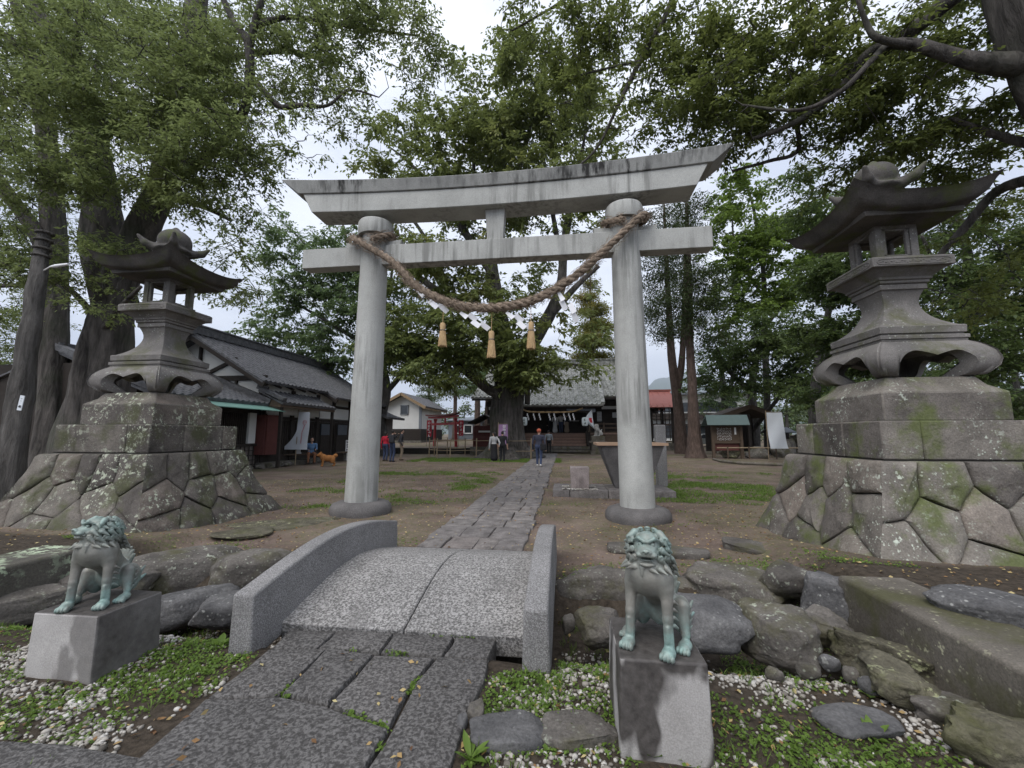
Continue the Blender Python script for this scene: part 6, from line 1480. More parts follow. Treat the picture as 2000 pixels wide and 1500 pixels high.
# things in front of the shrine office
def bench(p, L_, rz, label):
    r = thing('bench', label, 'bench', p, rz); mb = MB(); mb.box((0, 0, .44), (L_, .42, .06)); mb.build('seat', MT['bwood'], r, bevel=.008)
    for x in (-L_ / 2 + .15, L_ / 2 - .15): mb = MB(); mb.box((x, 0, .2), (.1, .38, .42)); mb.build('leg', MT['dwood'], r)
    return r
s0 = G(608, 905); bench((s0.x - .75, s0.y - .25, 0), 2.1, R_(38), 'low dark wooden bench the man in blue sits on'); bench((-12.0, 21.9, 0), 1.6, R_(90), 'low dark wooden bench beside the farmhouse door, near the left gateway pillar')
def fmarks(mb, zt, Hh, wd):
    for s in (0, .03): mb.tube([(wd * .45 + s, -.10, zt - 1.5), (wd * .5 + s, -.1, zt - 1.0), (wd * .7 + s, -.09, zt - .62)], .006, 4)
    mb.tube([(wd * .72 + .09 * math.cos(a), -.09, zt - .5 + .11 * math.sin(a)) for a in np.linspace(0, 6.3, 14)], .008, 4); mb.tube([(wd * .72 + .04 * math.cos(a), -.09, zt - .5 + .05 * math.sin(a)) for a in np.linspace(0, 6.3, 10)], .006, 4)
bb = nobori(583, 805, 878, 903, 18.5, .58, 'wcloth', 'white banner with a thin red flower drawing beside the seated man', None, fmarks, 0, 2, flare=2.2)
mb = MB(); p = s0 + Vector((-.62, -.15, 0)); mb.box((p.x, p.y, .72), (.22, .03, .5)); mb.box((p.x, p.y + .04, .5), (.2, .1, .06)); o = mb.build('small_sign', MT['white']); tag(o, 'small white sign board standing on the bench beside the man in blue', 'sign')
mb = MB(); mb.tube([(p.x + .07 * math.cos(a), p.y - .02, .88 + .06 * math.sin(a)) for a in np.linspace(0, 6.3, 12)], .012, 4); o2 = mb.build('red_mark', MT['redp'], o)
p = PX(681, 870, -12.2); mb = MB(); mb.box((p.x, p.y, p.z - .05), (.35, .03, .7), M=None); mb.box((p.x - .12, p.y + .05, .2), (.04, .04, .9)); mb.box((p.x + .12, p.y + .05, .2), (.04, .04, .9)); o = mb.build('small_sign', MT['white']); tag(o, 'white standing sign board at the edge of the left gateway pillar', 'sign')
mb = MB(); strokes(mb, .3, 4, p.z + .18, .14, p.y - .02, q, (p.x - .08, p.x + .08), .045, .008); mb.build('lettering', MT['ink'], o)

# ------------------------------------------------------------------ trees
MT['barkZ'] = m_bark('old_zelkova_bark', (.016, .014, .0125), (.13, .117, .106), (.055, .062, .04), .6)
MT['barkG'] = m_bark('grey_bark', (.045, .042, .038), (.14, .13, .12), None, .8)
MT['barkC'] = m_bark('cedar_bark', (.05, .034, .027), (.14, .10, .082), None, 1.3)
MT['lfL'] = m_leaf('zelkova_leaf', (.070, .100, .042), (.195, .235, .085), (.24, .26, .08), .25, .45, .5)
MT['lfR'] = m_leaf('dark_overhang_leaf', (.048, .070, .025), (.15, .18, .05), (.19, .20, .05), .3, .45, .5)
MT['lfC'] = m_leaf('giant_tree_leaf', (.075, .10, .036), (.19, .225, .07), (.28, .255, .08), .45, .4, .22)
MT['lfM'] = m_leaf('mid_green_leaf', (.06, .10, .05), (.15, .21, .085), (.20, .23, .07), .3, .4, .25)
MT['lfG'] = m_leaf('ginkgo_leaf', (.065, .11, .022), (.18, .255, .05), None, 0, .4, .3)
MT['lfD'] = m_leaf('deep_green_leaf', (.034, .060, .024), (.115, .16, .05), (.13, .16, .05), .25, .38, .25)
MT['lfCe'] = m_leaf('cedar_needles', (.022, .040, .016), (.07, .095, .032), None, 0, .2, .4)
MT['lfY'] = m_leaf('yellow_conifer_needles', (.09, .10, .022), (.22, .21, .05), (.30, .15, .04), .3, .3, .35)
MT['lfB'] = m_leaf('far_tree_leaf', (.05, .075, .035), (.13, .165, .075), None, 0, .3, .1)
LEAFY = 8.5
def rpx(px, py, y):
    p = PY(px, py, y) - CAM; c, s = math.cos(YAW), math.sin(YAW); return ((-p.x * s + p.y * c) * math.cos(PITCH) + p.z * math.sin(PITCH)) / FPX
def LB(*pts, k=.78):
    """limb: (px, py, depth y, radius in photo pixels)"""
    return [PY(a, b, y) for a, b, y, r in pts], [max(.012, k * r * rpx(a, b, y)) for a, b, y, r in pts]
def BL(px, py, rx, ry, y, rd, dens=1., s=.42):
    k = rpx(px, py, y); R = ((PY(px + rx, py, y) - PY(px - rx, py, y)).length / 2, rd, (PY(px, py - ry, y) - PY(px, py + ry, y)).length / 2)
    return (tuple(PY(px, py, y)), R, max(3, int(LEAFY * dens * R[0] * R[2] / (1.25 * s) ** 2)))
BLs = lambda l, y, rd, dens, s: [BL(a, b, c, d, *( [y, rd, dens * (r[0] if r else 1)] ), s) for a, b, c, d, *r in l]
def ground_to(l):
    l[0][0] = Vector((l[0][0].x, l[0][0].y, -.15)); return l

# two giants behind the left lantern
t1 = ground_to(LB((172, 905, 10, 92), (186, 820, 10, 76), (203, 700, 10, 62), (222, 600, 10, 55), (246, 520, 10, 47), (284, 440, 9.9, 40), (318, 360, 9.8, 36), (345, 260, 9.6, 33), (362, 150, 9.5, 29), (380, 40, 9.4, 25), (395, -80, 9.4, 20), k=.62))
limbs = [t1, LB((226, 600, 10, 44), (205, 500, 10.2, 42), (198, 420, 10.2, 38), (188, 320, 10, 32), (165, 205, 9.8, 24), (110, 90, 9.5, 20), (40, -30, 9.2, 15)),
 LB((176, 220, 9.9, 13), (130, 165, 9.5, 12), (60, 105, 9, 11), (-30, 45, 8.6, 10)),
 LB((335, 345, 9.7, 18), (402, 305, 9.3, 14), (455, 252, 9, 12), (482, 196, 8.8, 11), (486, 91, 8.8, 10), (455, 40, 8.8, 7), (425, -30, 8.8, 6)),
 LB((486, 100, 8.8, 9), (497, 50, 8.7, 8), (520, -30, 8.7, 7)), LB((490, 55, 8.7, 7), (545, 36, 8.8, 6), (600, 36, 9, 5), (700, 55, 9.2, 4), (820, 70, 9.4, 2)),
 LB((484, 150, 8.8, 9), (510, 172, 8.7, 8), (546, 208, 8.6, 7), (590, 205, 8.6, 5), (640, 206, 8.7, 4), (682, 176, 8.8, 3), (740, 190, 8.9, 1.5)),
 LB((362, 150, 9.5, 14), (420, 120, 10, 9), (560, 100, 10.4, 6), (660, 130, 10.6, 4)), LB((205, 640, 9.7, 9), (235, 600, 8.9, 6), (275, 560, 8.4, 4)), LB((165, 205, 9.8, 10), (150, 90, 9, 8), (170, -20, 8.6, 6)),
 LB((318, 380, 9.8, 10), (390, 400, 9.2, 7), (450, 430, 9, 4)), LB((205, 640, 9.9, 8), (130, 560, 9.2, 6), (50, 520, 9, 4))]
bl = BLs([(90, 120, 180, 140), (70, 260, 120, 100), (250, 110, 160, 130), (290, 250, 150, 90), (420, 80, 140, 100), (420, 225, 100, 80)], 9, 1.7, 1.0, .30)
bl += BLs([(250, 335, 180, 55), (110, 350, 100, 60), (400, 330, 110, 60), (455, 300, 60, 50), (440, 390, 75, 35), (520, 265, 70, 35), (350, 160, 110, 110), (180, 200, 90, 80)], 8.2, .9, 1.5, .26)
bl += BLs([(570, 40, 110, 60), (700, 30, 120, 55), (810, 50, 70, 45), (835, 120, 45, 50, .8), (640, 120, 100, 50, .8), (570, 150, 60, 40, .7), (650, 228, 55, 28, .8), (690, 190, 40, 22, .6), (540, 200, 70, 40, .8)], 9, .8, 1.25, .26)
bl += BLs([(455, 470, 40, 35, .7), (430, 545, 55, 50, .8), (470, 590, 35, 25, .6), (130, 490, 90, 35, .7), (230, 590, 70, 35, .5), (270, 480, 60, 40, .8), (95, 570, 60, 60, .7), (30, 480, 60, 90)], 8.6, .6, 1.2, .26)
tree('old_zelkova', 'huge old tree with a fluted leaning trunk rising right behind the left stone lantern', limbs, bl, MT['barkZ'], MT['lfL'], per=34, Lf=.105, asp=.42, spread=(.20, .07), seed=3, twig=.016, rough=.085, flare=.5, nside=40, sag=.03)
t2 = ground_to(LB((98, 905, 11.5, 46), (102, 800, 11.5, 38), (106, 650, 11.5, 33), (106, 500, 11.5, 30), (102, 400, 11.4, 28), (92, 280, 11.2, 24), (60, 120, 11, 18), (20, -40, 11, 12), k=.6))
limbs = [t2, LB((106, 520, 11.5, 20), (60, 440, 11, 16), (0, 360, 10.5, 16), (-60, 290, 10, 14)), LB((100, 380, 11.4, 12), (160, 280, 12, 9), (260, 200, 12.5, 6)), LB((106, 600, 11.5, 9), (50, 560, 11.5, 6), (-10, 560, 11.5, 4))]
bl = BLs([(20, 620, 70, 90), (0, 430, 80, 90), (-40, 250, 120, 120), (60, 710, 40, 40, .6), (150, 60, 150, 90), (120, 620, 50, 60, .4), (340, 60, 130, 80), (20, 730, 60, 30)], 12, 1.2, 1.2, .34)
tree('old_zelkova', 'dark slender-trunked old tree between the huge leaning trunk and the bare trunk at the left', limbs, bl, MT['barkZ'], MT['lfL'], per=30, Lf=.12, asp=.42, spread=(.26, .09), seed=4, twig=.018, flare=.3, nside=24)
DT = thing('bare_trunk', 'bare ringed old trunk with a small white number plate and a white lamp', 'trunk', (G(8, 985).x, G(8, 985).y, 0))
q_, r_ = ground_to(LB((4, 990, 7.3, 52), (22, 900, 7.3, 37), (40, 780, 7.3, 33), (57, 660, 7.3, 28), (72, 560, 7.3, 24), (80, 500, 7.3, 20), (88, 455, 7.3, 17), k=.56)); sp = spline(q_, 8); rr = rspline(r_, 8); mb = MB(); mb.tube(sp, rr, 28)
for i in range(len(mb.v)):
    k = min(i // 28, len(sp) - 1); v = Vector(mb.v[i]); d = v - sp[k]; mb.v[i] = tuple(sp[k] + d * (1 + .22 * fbm(Vector((v.x * 5, v.y * 5, v.z * 1.2)), 3)))
for z in (456, 470, 486, 500): p = PY(88 - (z - 455) * .18, z, 7.3); mb.lathe([(.135, -.03), (.158, -.01), (.158, .015), (.135, .03)], 24, p)
o = mb.build('trunk', MT['barkG'], None, True); o.data.transform(Matrix.Translation(-DT.location)); o.parent = DT
a = PY(41, 787, 7.0); mb = MB(); mb.box((0, 0, 0), (.105, .012, .30)); o = mb.build('number_plate', MT['wcloth'], DT); o.location = a - DT.location; o.rotation_euler = (0, R_(7), 0); tx = text('40', .07, 'ink', o, (0, -.009, -.075))
mb = MB(); mb.box((0, 0, .085), (.05, .014, .008)); mb.box((0, 0, .04), (.03, .014, .006)); mb.build('plate_line', MT['ink'], o)
p0, p1 = PY(98, 521, 7.2), PY(134, 516, 7.05); mb = MB(); mb.tube([p0, p0.lerp(p1, .3), p1], [.018, .035, .025], 10); mb.tube([PY(86, 528, 7.3), p0], .015, 6); o = mb.build('lamp', MT['white'], None, True); o.data.transform(Matrix.Translation(-DT.location)); o.parent = DT

# overhanging giant on the right
t3 = ground_to(LB((2440, 1000, 7, 150), (2370, 760, 7, 120), (2270, 480, 7, 105), (2165, 250, 7, 98), (2050, 80, 7, 92), (2000, -80, 7, 80), (1920, -330, 7, 55), k=.76))
limbs = [t3, LB((2050, 130, 7, 36), (1925, 122, 7.1, 22), (1860, 108, 7.2, 16), (1790, 88, 7.3, 13), (1730, 88, 7.5, 11), (1690, 110, 7.7, 12), (1650, 165, 8, 11), (1560, 235, 8.3, 8), (1470, 272, 8.6, 5)),
 LB((1950, -60, 7, 30), (1880, -20, 7.3, 20), (1800, 45, 7.6, 17), (1720, 100, 7.9, 14), (1640, 145, 8.2, 12), (1540, 190, 8.8, 8), (1430, 207, 9.3, 5), (1330, 215, 9.8, 3)),
 LB((1790, 90, 7.3, 9), (1715, 75, 7.2, 8), (1690, 40, 7.2, 6), (1670, -20, 7.1, 4)), LB((1730, 88, 7.5, 8), (1700, 120, 7.3, 7), (1640, 180, 7.4, 6), (1560, 215, 7.6, 4), (1450, 205, 8, 2.5)),
 LB((2160, 330, 7.4, 22), (2040, 290, 7.8, 12), (1940, 262, 8, 9), (1860, 232, 8.2, 5)), LB((2200, 380, 7.2, 28), (2050, 350, 8.3, 15), (1950, 372, 9, 12), (1880, 450, 9.4, 10), (1835, 500, 9.6, 7), (1800, 560, 9.8, 4)),
 LB((1930, -200, 7, 34), (1700, -190, 7.6, 20), (1500, -140, 8.2, 13), (1350, -60, 8.8, 8), (1295, 40, 9, 6.5), (1250, 120, 9.1, 5.5), (1205, 210, 9.1, 4.5), (1165, 290, 9.2, 3), (1110, 340, 9.3, 2)),
 LB((1350, -60, 8.8, 6), (1180, -40, 9.2, 5), (1070, 20, 9.5, 3), (1000, 60, 9.7, 2)), LB((1540, 190, 8.8, 6), (1560, 290, 9, 5), (1500, 315, 9.2, 4), (1430, 334, 9.3, 3)), LB((1250, 120, 9.1, 4), (1200, 130, 9.4, 3), (1120, 150, 9.6, 2))]
bl = BLs([(1030, 40, 70, 40, .5), (1110, 60, 90, 60, .8), (1150, 150, 80, 60, .6), (1190, 255, 45, 55, .5), (1240, 60, 80, 70, .8), (1280, 180, 70, 60, .6), (1270, 250, 50, 35, .5), (1000, 20, 40, 25, .5)], 9.4, .8, 1.15, .26)
bl += BLs([(1360, 90, 90, 90), (1400, 215, 100, 60), (1350, 250, 70, 35, .7), (1450, 110, 90, 90), (1480, 240, 90, 55), (1390, 290, 50, 25, .5)], 8.8, 1., 1.6, .27)
bl += BLs([(1570, 90, 110, 110), (1620, 220, 110, 70), (1720, 120, 110, 110), (1760, 240, 120, 70), (1700, 290, 100, 40), (1850, 60, 120, 90), (1880, 230, 110, 80), (1960, 290, 80, 60)], 8.6, 1.2, 1.6, .29)
bl += BLs([(1960, 430, 60, 80), (1900, 340, 80, 40), (1960, 560, 60, 70), (1870, 420, 50, 50, .6)], 9.8, .8, 1.3, .3)
tree('overhanging_tree', 'giant old tree at the right edge whose dark limbs overhang the right stone lantern', limbs, bl, MT['barkZ'], MT['lfR'], per=38, Lf=.115, asp=.44, spread=(.20, .07), seed=6, twig=.016, flare=.25, nside=36, sag=.03)

# sacred giant in the middle
yC = 26.
t4 = ground_to(LB((992, 900, yC, 64), (990, 870, yC, 50), (990, 800, yC, 47), (996, 740, yC, 44), (990, 690, yC, 40), (978, 640, yC, 27), (968, 580, yC, 21), (960, 520, yC, 18), (958, 450, yC, 14), (975, 360, yC, 10), (985, 280, yC, 5), (990, 210, yC, 1.5), k=.66))
limbs = [t4, LB((1005, 720, yC, 30), (1040, 670, yC, 19), (1070, 620, yC, 15), (1095, 560, yC, 12), (1102, 480, yC, 10), (1118, 380, yC - .5, 9), (1138, 290, yC - 1, 4), (1146, 230, yC - 1, 1)),
 LB((985, 700, yC, 18), (935, 640, yC, 14), (880, 590, yC, 11), (815, 540, yC, 8), (740, 500, yC, 5), (680, 480, yC, 3)), LB((1005, 775, 25.5, 20), (968, 766, 25.2, 14), (940, 750, 25, 12), (908, 725, 24.6, 9), (880, 700, 24.2, 7), (856, 668, 24, 4), (800, 650, 23.8, 2)),
 LB((960, 530, yC, 12), (905, 450, yC, 9), (850, 370, yC, 7), (790, 310, yC, 3), (750, 280, yC, 1)), LB((958, 460, yC, 10), (1010, 340, yC, 7), (1040, 220, yC, 3), (1035, 160, yC, 1)), LB((1072, 620, yC, 10), (1125, 560, yC, 7), (1170, 520, yC, 4)),
 LB((1098, 520, yC, 8), (1080, 420, yC, 6), (1060, 300, yC, 4)), LB((880, 590, yC, 7), (850, 500, yC, 5), (800, 420, yC, 4), (740, 350, yC, 2)), LB((905, 450, yC, 6), (925, 350, yC, 5), (920, 250, yC, 3)), LB((1020, 750, 25.3, 9), (1060, 720, 24.8, 6), (1110, 712, 24.5, 3), (1160, 715, 24.3, 2)), LB((1030, 790, 25.6, 7), (1033, 700, 25.4, 6), (1045, 640, 25.2, 4))]
bl = BLs([(1040, 190, 130, 80, .75), (1110, 250, 100, 90, .8), (950, 230, 70, 60, .55), (850, 270, 140, 80, .75), (740, 320, 80, 35, .5), (940, 330, 130, 70, .8), (1060, 340, 130, 80), (1170, 340, 60, 60, .7), (960, 250, 120, 80, .7), (1010, 150, 60, 50, .7), (820, 345, 100, 40, .6), (1140, 200, 60, 60, .7)], 25, 3.2, 1.15, .7)
bl += BLs([(860, 430, 120, 60, .8), (980, 430, 70, 50, .6), (1090, 440, 90, 50, .8), (780, 520, 80, 50, .8), (830, 600, 90, 45), (1120, 590, 50, 50, .5), (880, 530, 60, 40, .6)], 25.5, 2.6, .85, .7)
bl += BLs([(850, 670, 120, 45), (950, 690, 100, 38, 1.2), (1050, 690, 110, 42, 1.2), (1100, 705, 60, 25, .7), (780, 690, 70, 45), (900, 620, 80, 35, .8), (1000, 640, 90, 35, .9), (870, 560, 90, 45, .9), (990, 560, 70, 40, .7), (930, 500, 90, 40, .7), (1040, 740, 60, 25), (830, 725, 90, 28), (1160, 660, 40, 30, .6)], 23.6, 1.8, 1.25, .6)
tree('sacred_zelkova', 'giant sacred tree with a massive fluted trunk, standing behind the gateway near the main hall', limbs, bl, MT['barkZ'], MT['lfC'], per=44, Lf=.285, asp=.5, spread=(.48, .15), seed=9, twig=.035, flare=.75, nside=44, sag=.05)

# mid-left tree behind the left pillar
t5 = ground_to(LB((748, 894, 28, 16), (744, 820, 28, 13), (755, 760, 28, 11), (740, 690, 28, 9), (710, 600, 28, 7), (690, 520, 28, 5), (670, 440, 28, 3)))
limbs = [t5, LB((752, 770, 28, 8), (790, 720, 28, 6), (810, 650, 28, 4)), LB((738, 690, 28, 6), (660, 640, 27.5, 5), (590, 600, 27, 3), (540, 580, 27, 2)), LB((720, 640, 28, 5), (760, 560, 28, 4), (770, 480, 28, 2)), LB((700, 570, 28, 4), (620, 500, 27.5, 3), (570, 450, 27, 2))]
bl = BLs([(610, 470, 80, 45, .9), (570, 540, 60, 50), (640, 570, 80, 60), (560, 620, 60, 50), (640, 660, 90, 45), (690, 520, 60, 70), (720, 620, 50, 60), (770, 600, 60, 70), (600, 700, 70, 35), (690, 710, 50, 40), (780, 680, 60, 50), (560, 670, 50, 40, .8), (540, 430, 30, 25, .6)], 27, 2.4, 1.15, .62)
tree('mid_green_tree', 'round mid-green tree behind the farmhouse roof, left of the left gateway pillar', limbs, bl, MT['barkG'], MT['lfM'], per=40, Lf=.27, asp=.48, spread=(.42, .13), seed=12, twig=.03, flare=.3)

# conifers and broadleaf trees on the right
def conifer(name, label, base, topz, wid, leafm, seed, y, n=9, z0=.25, s=.5, per=36, Lf=.24, lean=0., dens=1.2, nm='cedar', r0=.4, asp=.3, grp=None, fl=.6):
    b = Vector(base); top = Vector((b.x + lean, b.y, topz)); rgc = random.Random(seed); bl = []
    for i in range(n):
        f = i / (n - 1); z = topz * (z0 + (1 - z0) * f); w_ = wid * (1 - f) ** .75 + .35; c = b.lerp(top, z / topz)
        for k in range(3):
            a = rgc.uniform(0, 6.28); o = w_ * .45; bl.append(((c.x + o * math.cos(a), c.y + o * math.sin(a), z - .2), (w_ * .75, w_ * .75, topz * (1 - z0) / n * .45), max(4, int(dens * w_ * w_ / (s * s)))))
    pts = [b + Vector((0, 0, -.1)), b.lerp(top, .1), b.lerp(top, .4), b.lerp(top, .75), top]
    return tree(nm, label, [(pts, [r0 * 1.25, r0, r0 * .8, r0 * .4, .04])], bl, MT['barkC'], MT[leafm], per=per, Lf=Lf, asp=asp, spread=(s * .62, s * .3), seed=seed, twig=.03, flare=fl, sag=-.10, pitch=(-1.2, .2), group=grp, nside=24, spray=False)
tc1 = ground_to(LB((1358, 897, 27.4, 25), (1356, 850, 27.4, 18), (1352, 760, 27.4, 14), (1348, 680, 27.4, 12), (1345, 560, 27.4, 10), (1342, 430, 27.4, 6), (1340, 330, 27.4, 2), k=.62))
bl = BLs([(1350, 420, 35, 40), (1330, 480, 55, 40), (1360, 540, 45, 35), (1320, 590, 60, 32), (1375, 610, 55, 30), (1345, 640, 70, 25, .7), (1400, 560, 40, 40, .6), (1395, 660, 45, 28, .6)], 27, 1.6, 1.6, .5)
tree('cedar', 'tall cedar with a straight red-brown flared trunk, right of the right gateway pillar', [tc1], bl, MT['barkC'], MT['lfCe'], per=44, Lf=.2, asp=.3, spread=(.36, .16), seed=14, twig=.03, flare=.45, spray=False, sag=-.08, pitch=(-1.2, .3), nside=30)
tc2 = ground_to(LB((1332, 886, 33.5, 18), (1328, 830, 33.5, 15), (1320, 760, 33.5, 13), (1311, 690, 33.5, 11), (1306, 600, 33.5, 8), (1300, 480, 33.5, 5), (1296, 380, 33.5, 2), k=.66))
bl = BLs([(1300, 430, 40, 35), (1285, 500, 40, 40), (1310, 545, 45, 35), (1280, 600, 38, 35), (1300, 645, 45, 22), (1270, 560, 25, 30, .7)], 33.5, 1.8, 1.5, .6)
tree('cedar', 'slightly leaning cedar with a forked dark trunk just left of the straight flared one', [tc2, LB((1322, 770, 33.5, 9), (1332, 700, 33.5, 8), (1336, 600, 33.5, 5), (1338, 500, 33.5, 3))], bl, MT['barkC'], MT['lfCe'], per=44, Lf=.24, asp=.3, spread=(.42, .18), seed=15, twig=.03, flare=.3, spray=False, sag=-.08, pitch=(-1.2, .3), nside=24)
b = PY(1160, 850, 47); t_ = PY(1166, 520, 47); conifer('yellow_conifer', 'yellow-green conical conifer rising behind the roof of the main hall', (b.x, 47, .8), t_.z, 3.6, 'lfY', 16, 47, 10, .25, .6, 44, .3, dens=2.6, nm='conifer')
tg = ground_to(LB((1500, 885, 34, 9), (1498, 780, 34, 8), (1494, 650, 34, 7), (1490, 520, 34, 5), (1470, 400, 34, 3), (1450, 340, 34, 1.5)))
bl = BLs([(1445, 370, 50, 40), (1440, 440, 60, 50), (1420, 510, 45, 45), (1490, 480, 70, 60), (1550, 460, 60, 60), (1480, 570, 80, 50), (1560, 560, 70, 55), (1600, 480, 50, 60, .8), (1430, 590, 45, 45)], 33, 2.6, 1.3, .62)
tree('bright_green_tree', 'bright yellow-green leafy tree rising between the right pillar and the right stone lantern', [tg, LB((1494, 640, 34, 5), (1550, 560, 33.5, 4), (1580, 480, 33, 2)), LB((1492, 580, 34, 4), (1440, 500, 33.5, 3), (1430, 430, 33, 2))], bl, MT['barkG'], MT['lfG'], per=40, Lf=.26, asp=.7, spread=(.42, .14), seed=17, twig=.03)
tb = ground_to(LB((1474, 888, 36, 12), (1476, 830, 36, 10), (1468, 760, 36, 9), (1480, 690, 36, 7), (1500, 620, 36, 4)))
bl = BLs([(1420, 690, 55, 35), (1490, 650, 70, 40), (1560, 650, 70, 50), (1510, 720, 80, 40), (1590, 720, 60, 50), (1440, 740, 60, 28, .8), (1540, 770, 60, 30), (1600, 780, 50, 35), (1390, 740, 30, 25, .6)], 30, 2., 1.8, .6)
tree('dark_broadleaf_tree', 'dark broadleaf tree spreading over the notice board and the timber shelter', [tb, LB((1470, 770, 36, 7), (1420, 720, 33, 5), (1400, 680, 31, 3)), LB((1470, 840, 35, 6), (1510, 790, 33, 5), (1550, 740, 31, 3)), LB((1480, 700, 36, 5), (1560, 640, 32, 3))], bl, MT['barkG'], MT['lfD'], per=40, Lf=.26, asp=.5, spread=(.42, .13), seed=18, twig=.03)
td = ground_to(LB((1420, 884, 44, 9), (1418, 820, 44, 8), (1412, 750, 44, 7), (1405, 690, 44, 4)))
bl = BLs([(1400, 700, 40, 30), (1430, 760, 45, 30), (1390, 780, 30, 25), (1370, 720, 25, 25)], 43, 2, 1.3, .7)
tree('dark_broadleaf_tree', 'small twin-trunked tree between the cedars and the notice board', [td, LB((1416, 800, 44, 6), (1430, 740, 44, 5), (1440, 690, 44, 3))], bl, MT['barkG'], MT['lfM'], per=36, Lf=.3, asp=.5, spread=(.5, .16), seed=19, twig=.03)
te = ground_to(LB((1588, 890, 24, 14), (1590, 800, 24, 12), (1600, 700, 24, 10), (1620, 600, 24, 7), (1640, 480, 24, 4), (1650, 380, 24, 2)))
bl = BLs([(1640, 420, 70, 60), (1700, 520, 90, 70), (1620, 560, 70, 60), (1640, 680, 70, 60), (1700, 640, 80, 60), (1590, 650, 50, 40), (1620, 770, 50, 40), (1800, 440, 80, 60, .8), (1560, 380, 50, 40, .7), (1760, 560, 80, 60), (1740, 720, 70, 50)], 21, 2., 2.0, .5)
tree('deep_green_tree', 'deep green tree with a dark trunk directly behind the right stone lantern', [te, LB((1598, 720, 24, 7), (1660, 640, 22, 5), (1720, 560, 21, 3)), LB((1620, 600, 24, 5), (1700, 480, 22, 4), (1790, 430, 21, 2))], bl, MT['barkG'], MT['lfD'], per=40, Lf=.2, asp=.5, spread=(.36, .12), seed=20, twig=.025)
tf = ground_to(LB((1880, 920, 15, 20), (1885, 780, 15, 17), (1895, 650, 15, 14), (1890, 500, 15, 9), (1860, 380, 15, 5)))
bl = BLs([(1830, 560, 70, 60), (1920, 520, 80, 70), (1990, 620, 70, 90), (1880, 660, 80, 50), (1950, 720, 70, 50), (2080, 540, 90, 120), (1850, 440, 60, 50), (1990, 440, 80, 60), (1780, 640, 50, 50, .7), (1960, 780, 60, 40), (1700, 780, 60, 40), (1800, 760, 60, 40)], 14.5, 1.2, 1.9, .36)
tree('deep_green_tree', 'deep green bushy tree at the right edge behind the right stone lantern', [tf, LB((1892, 640, 15, 9), (1960, 560, 14.5, 6), (2030, 500, 14, 3)), LB((1890, 600, 15, 7), (1830, 520, 14.5, 5), (1800, 460, 14, 3))], bl, MT['barkG'], MT['lfD'], per=40, Lf=.14, asp=.5, spread=(.26, .09), seed=22, twig=.02)
# pines behind the storehouse
for i, (px, pt, pb, y, l, mt) in enumerate([(888, 640, 850, 58, 'tall thin pine with a bare brown trunk behind the small vermilion gateway', 'lfB'), (932, 690, 850, 52, 'reddish-trunked pine directly left of the giant sacred trunk', 'lfM'), (952, 700, 850, 54, 'second reddish-trunked pine touching the giant sacred trunk', 'lfM'), (836, 700, 850, 70, 'grey-green conifer behind the storehouse roof', 'lfB')]):
    b = PY(px, pb, y); t_ = PY(px - 4, pt, y); conifer('pine', l, (b.x, y, .8), t_.z, 2.4, mt, 30 + i, y, 7, (.62 if i in (1, 2) else .45), .7, 34, .36, nm='pine', r0=(.3, .42, .42, .3)[i], fl=.2)
# loose line of far trees that closes the view
FAR = [(-40, 30, 9), (30, 34, 7), (330, 60, 11), (450, 66, 9), (560, 62, 10), (660, 70, 12), (790, 84, 9), (850, 96, 10), (905, 90, 9), (962, 100, 9), (1240, 110, 8), (1290, 120, 5), (1330, 95, 6), (1450, 90, 10), (1540, 62, 9), (1640, 48, 10), (1720, 44, 12), (1800, 40, 11), (1900, 36, 11), (2000, 34, 12), (2120, 30, 12), (1560, 90, 9)]
NM = ['far left edge', 'left of the bare trunk', 'behind the left lantern', 'behind the farmhouse gable', 'behind the farmhouse ridge', 'behind the left gateway pillar', 'left of the storehouse', 'above the storehouse roof', 'behind the vermilion gateway', 'behind the giant sacred trunk', 'behind the right gateway pillar', 'beyond the red roof', 'between the cedar trunks', 'behind the modern house', 'behind the timber shelter', 'left of the right lantern base', 'just behind the right lantern base', 'behind the right lantern shaft', 'behind the right lantern roof', 'at the right edge', 'outside the right edge', 'behind the small hut']
for i, (px, y, h) in enumerate(FAR):
    b = PY(px, 860, y); w_ = h * .36; rgf = random.Random(i); bb = [((b.x + rgf.uniform(-.5, .5) * w_, y + rgf.uniform(-1, 1), h * f), (w_ * g_, w_ * g_, h * .17), int(30 * g_ * g_)) for f, g_ in ((.3, .9), (.45, 1.0), (.62, .9), (.8, .65), (.92, .35))]
    tree('far_tree', 'far bushy tree ' + NM[i], [([Vector((b.x, y, .3)), Vector((b.x, y, h * .4)), Vector((b.x + .3, y, h * .85))], [.3, .22, .05])], bb, MT['barkG'], MT['lfB' if i % 3 else 'lfM'], per=30, Lf=.5, asp=.55, spread=(.75, .3), seed=100 + i, twig=.04, group='far trees behind the court', nside=8)
# small sprig that hangs in front of the left lantern and hedge at the left
hd = [(tuple(PY(20 + 40 * k, 742, 16)), (1.0, .7, 1.0), 26) for k in range(-2, 2)]
tree('hedge', 'clipped dark hedge at the left edge behind the bare trunk', [([PY(-20, 850, 16), PY(-20, 745, 16)], [.06, .03])], hd, MT['barkG'], MT['lfM'], per=50, Lf=.14, spread=(.28, .2), seed=55, twig=.015, cat='hedge')

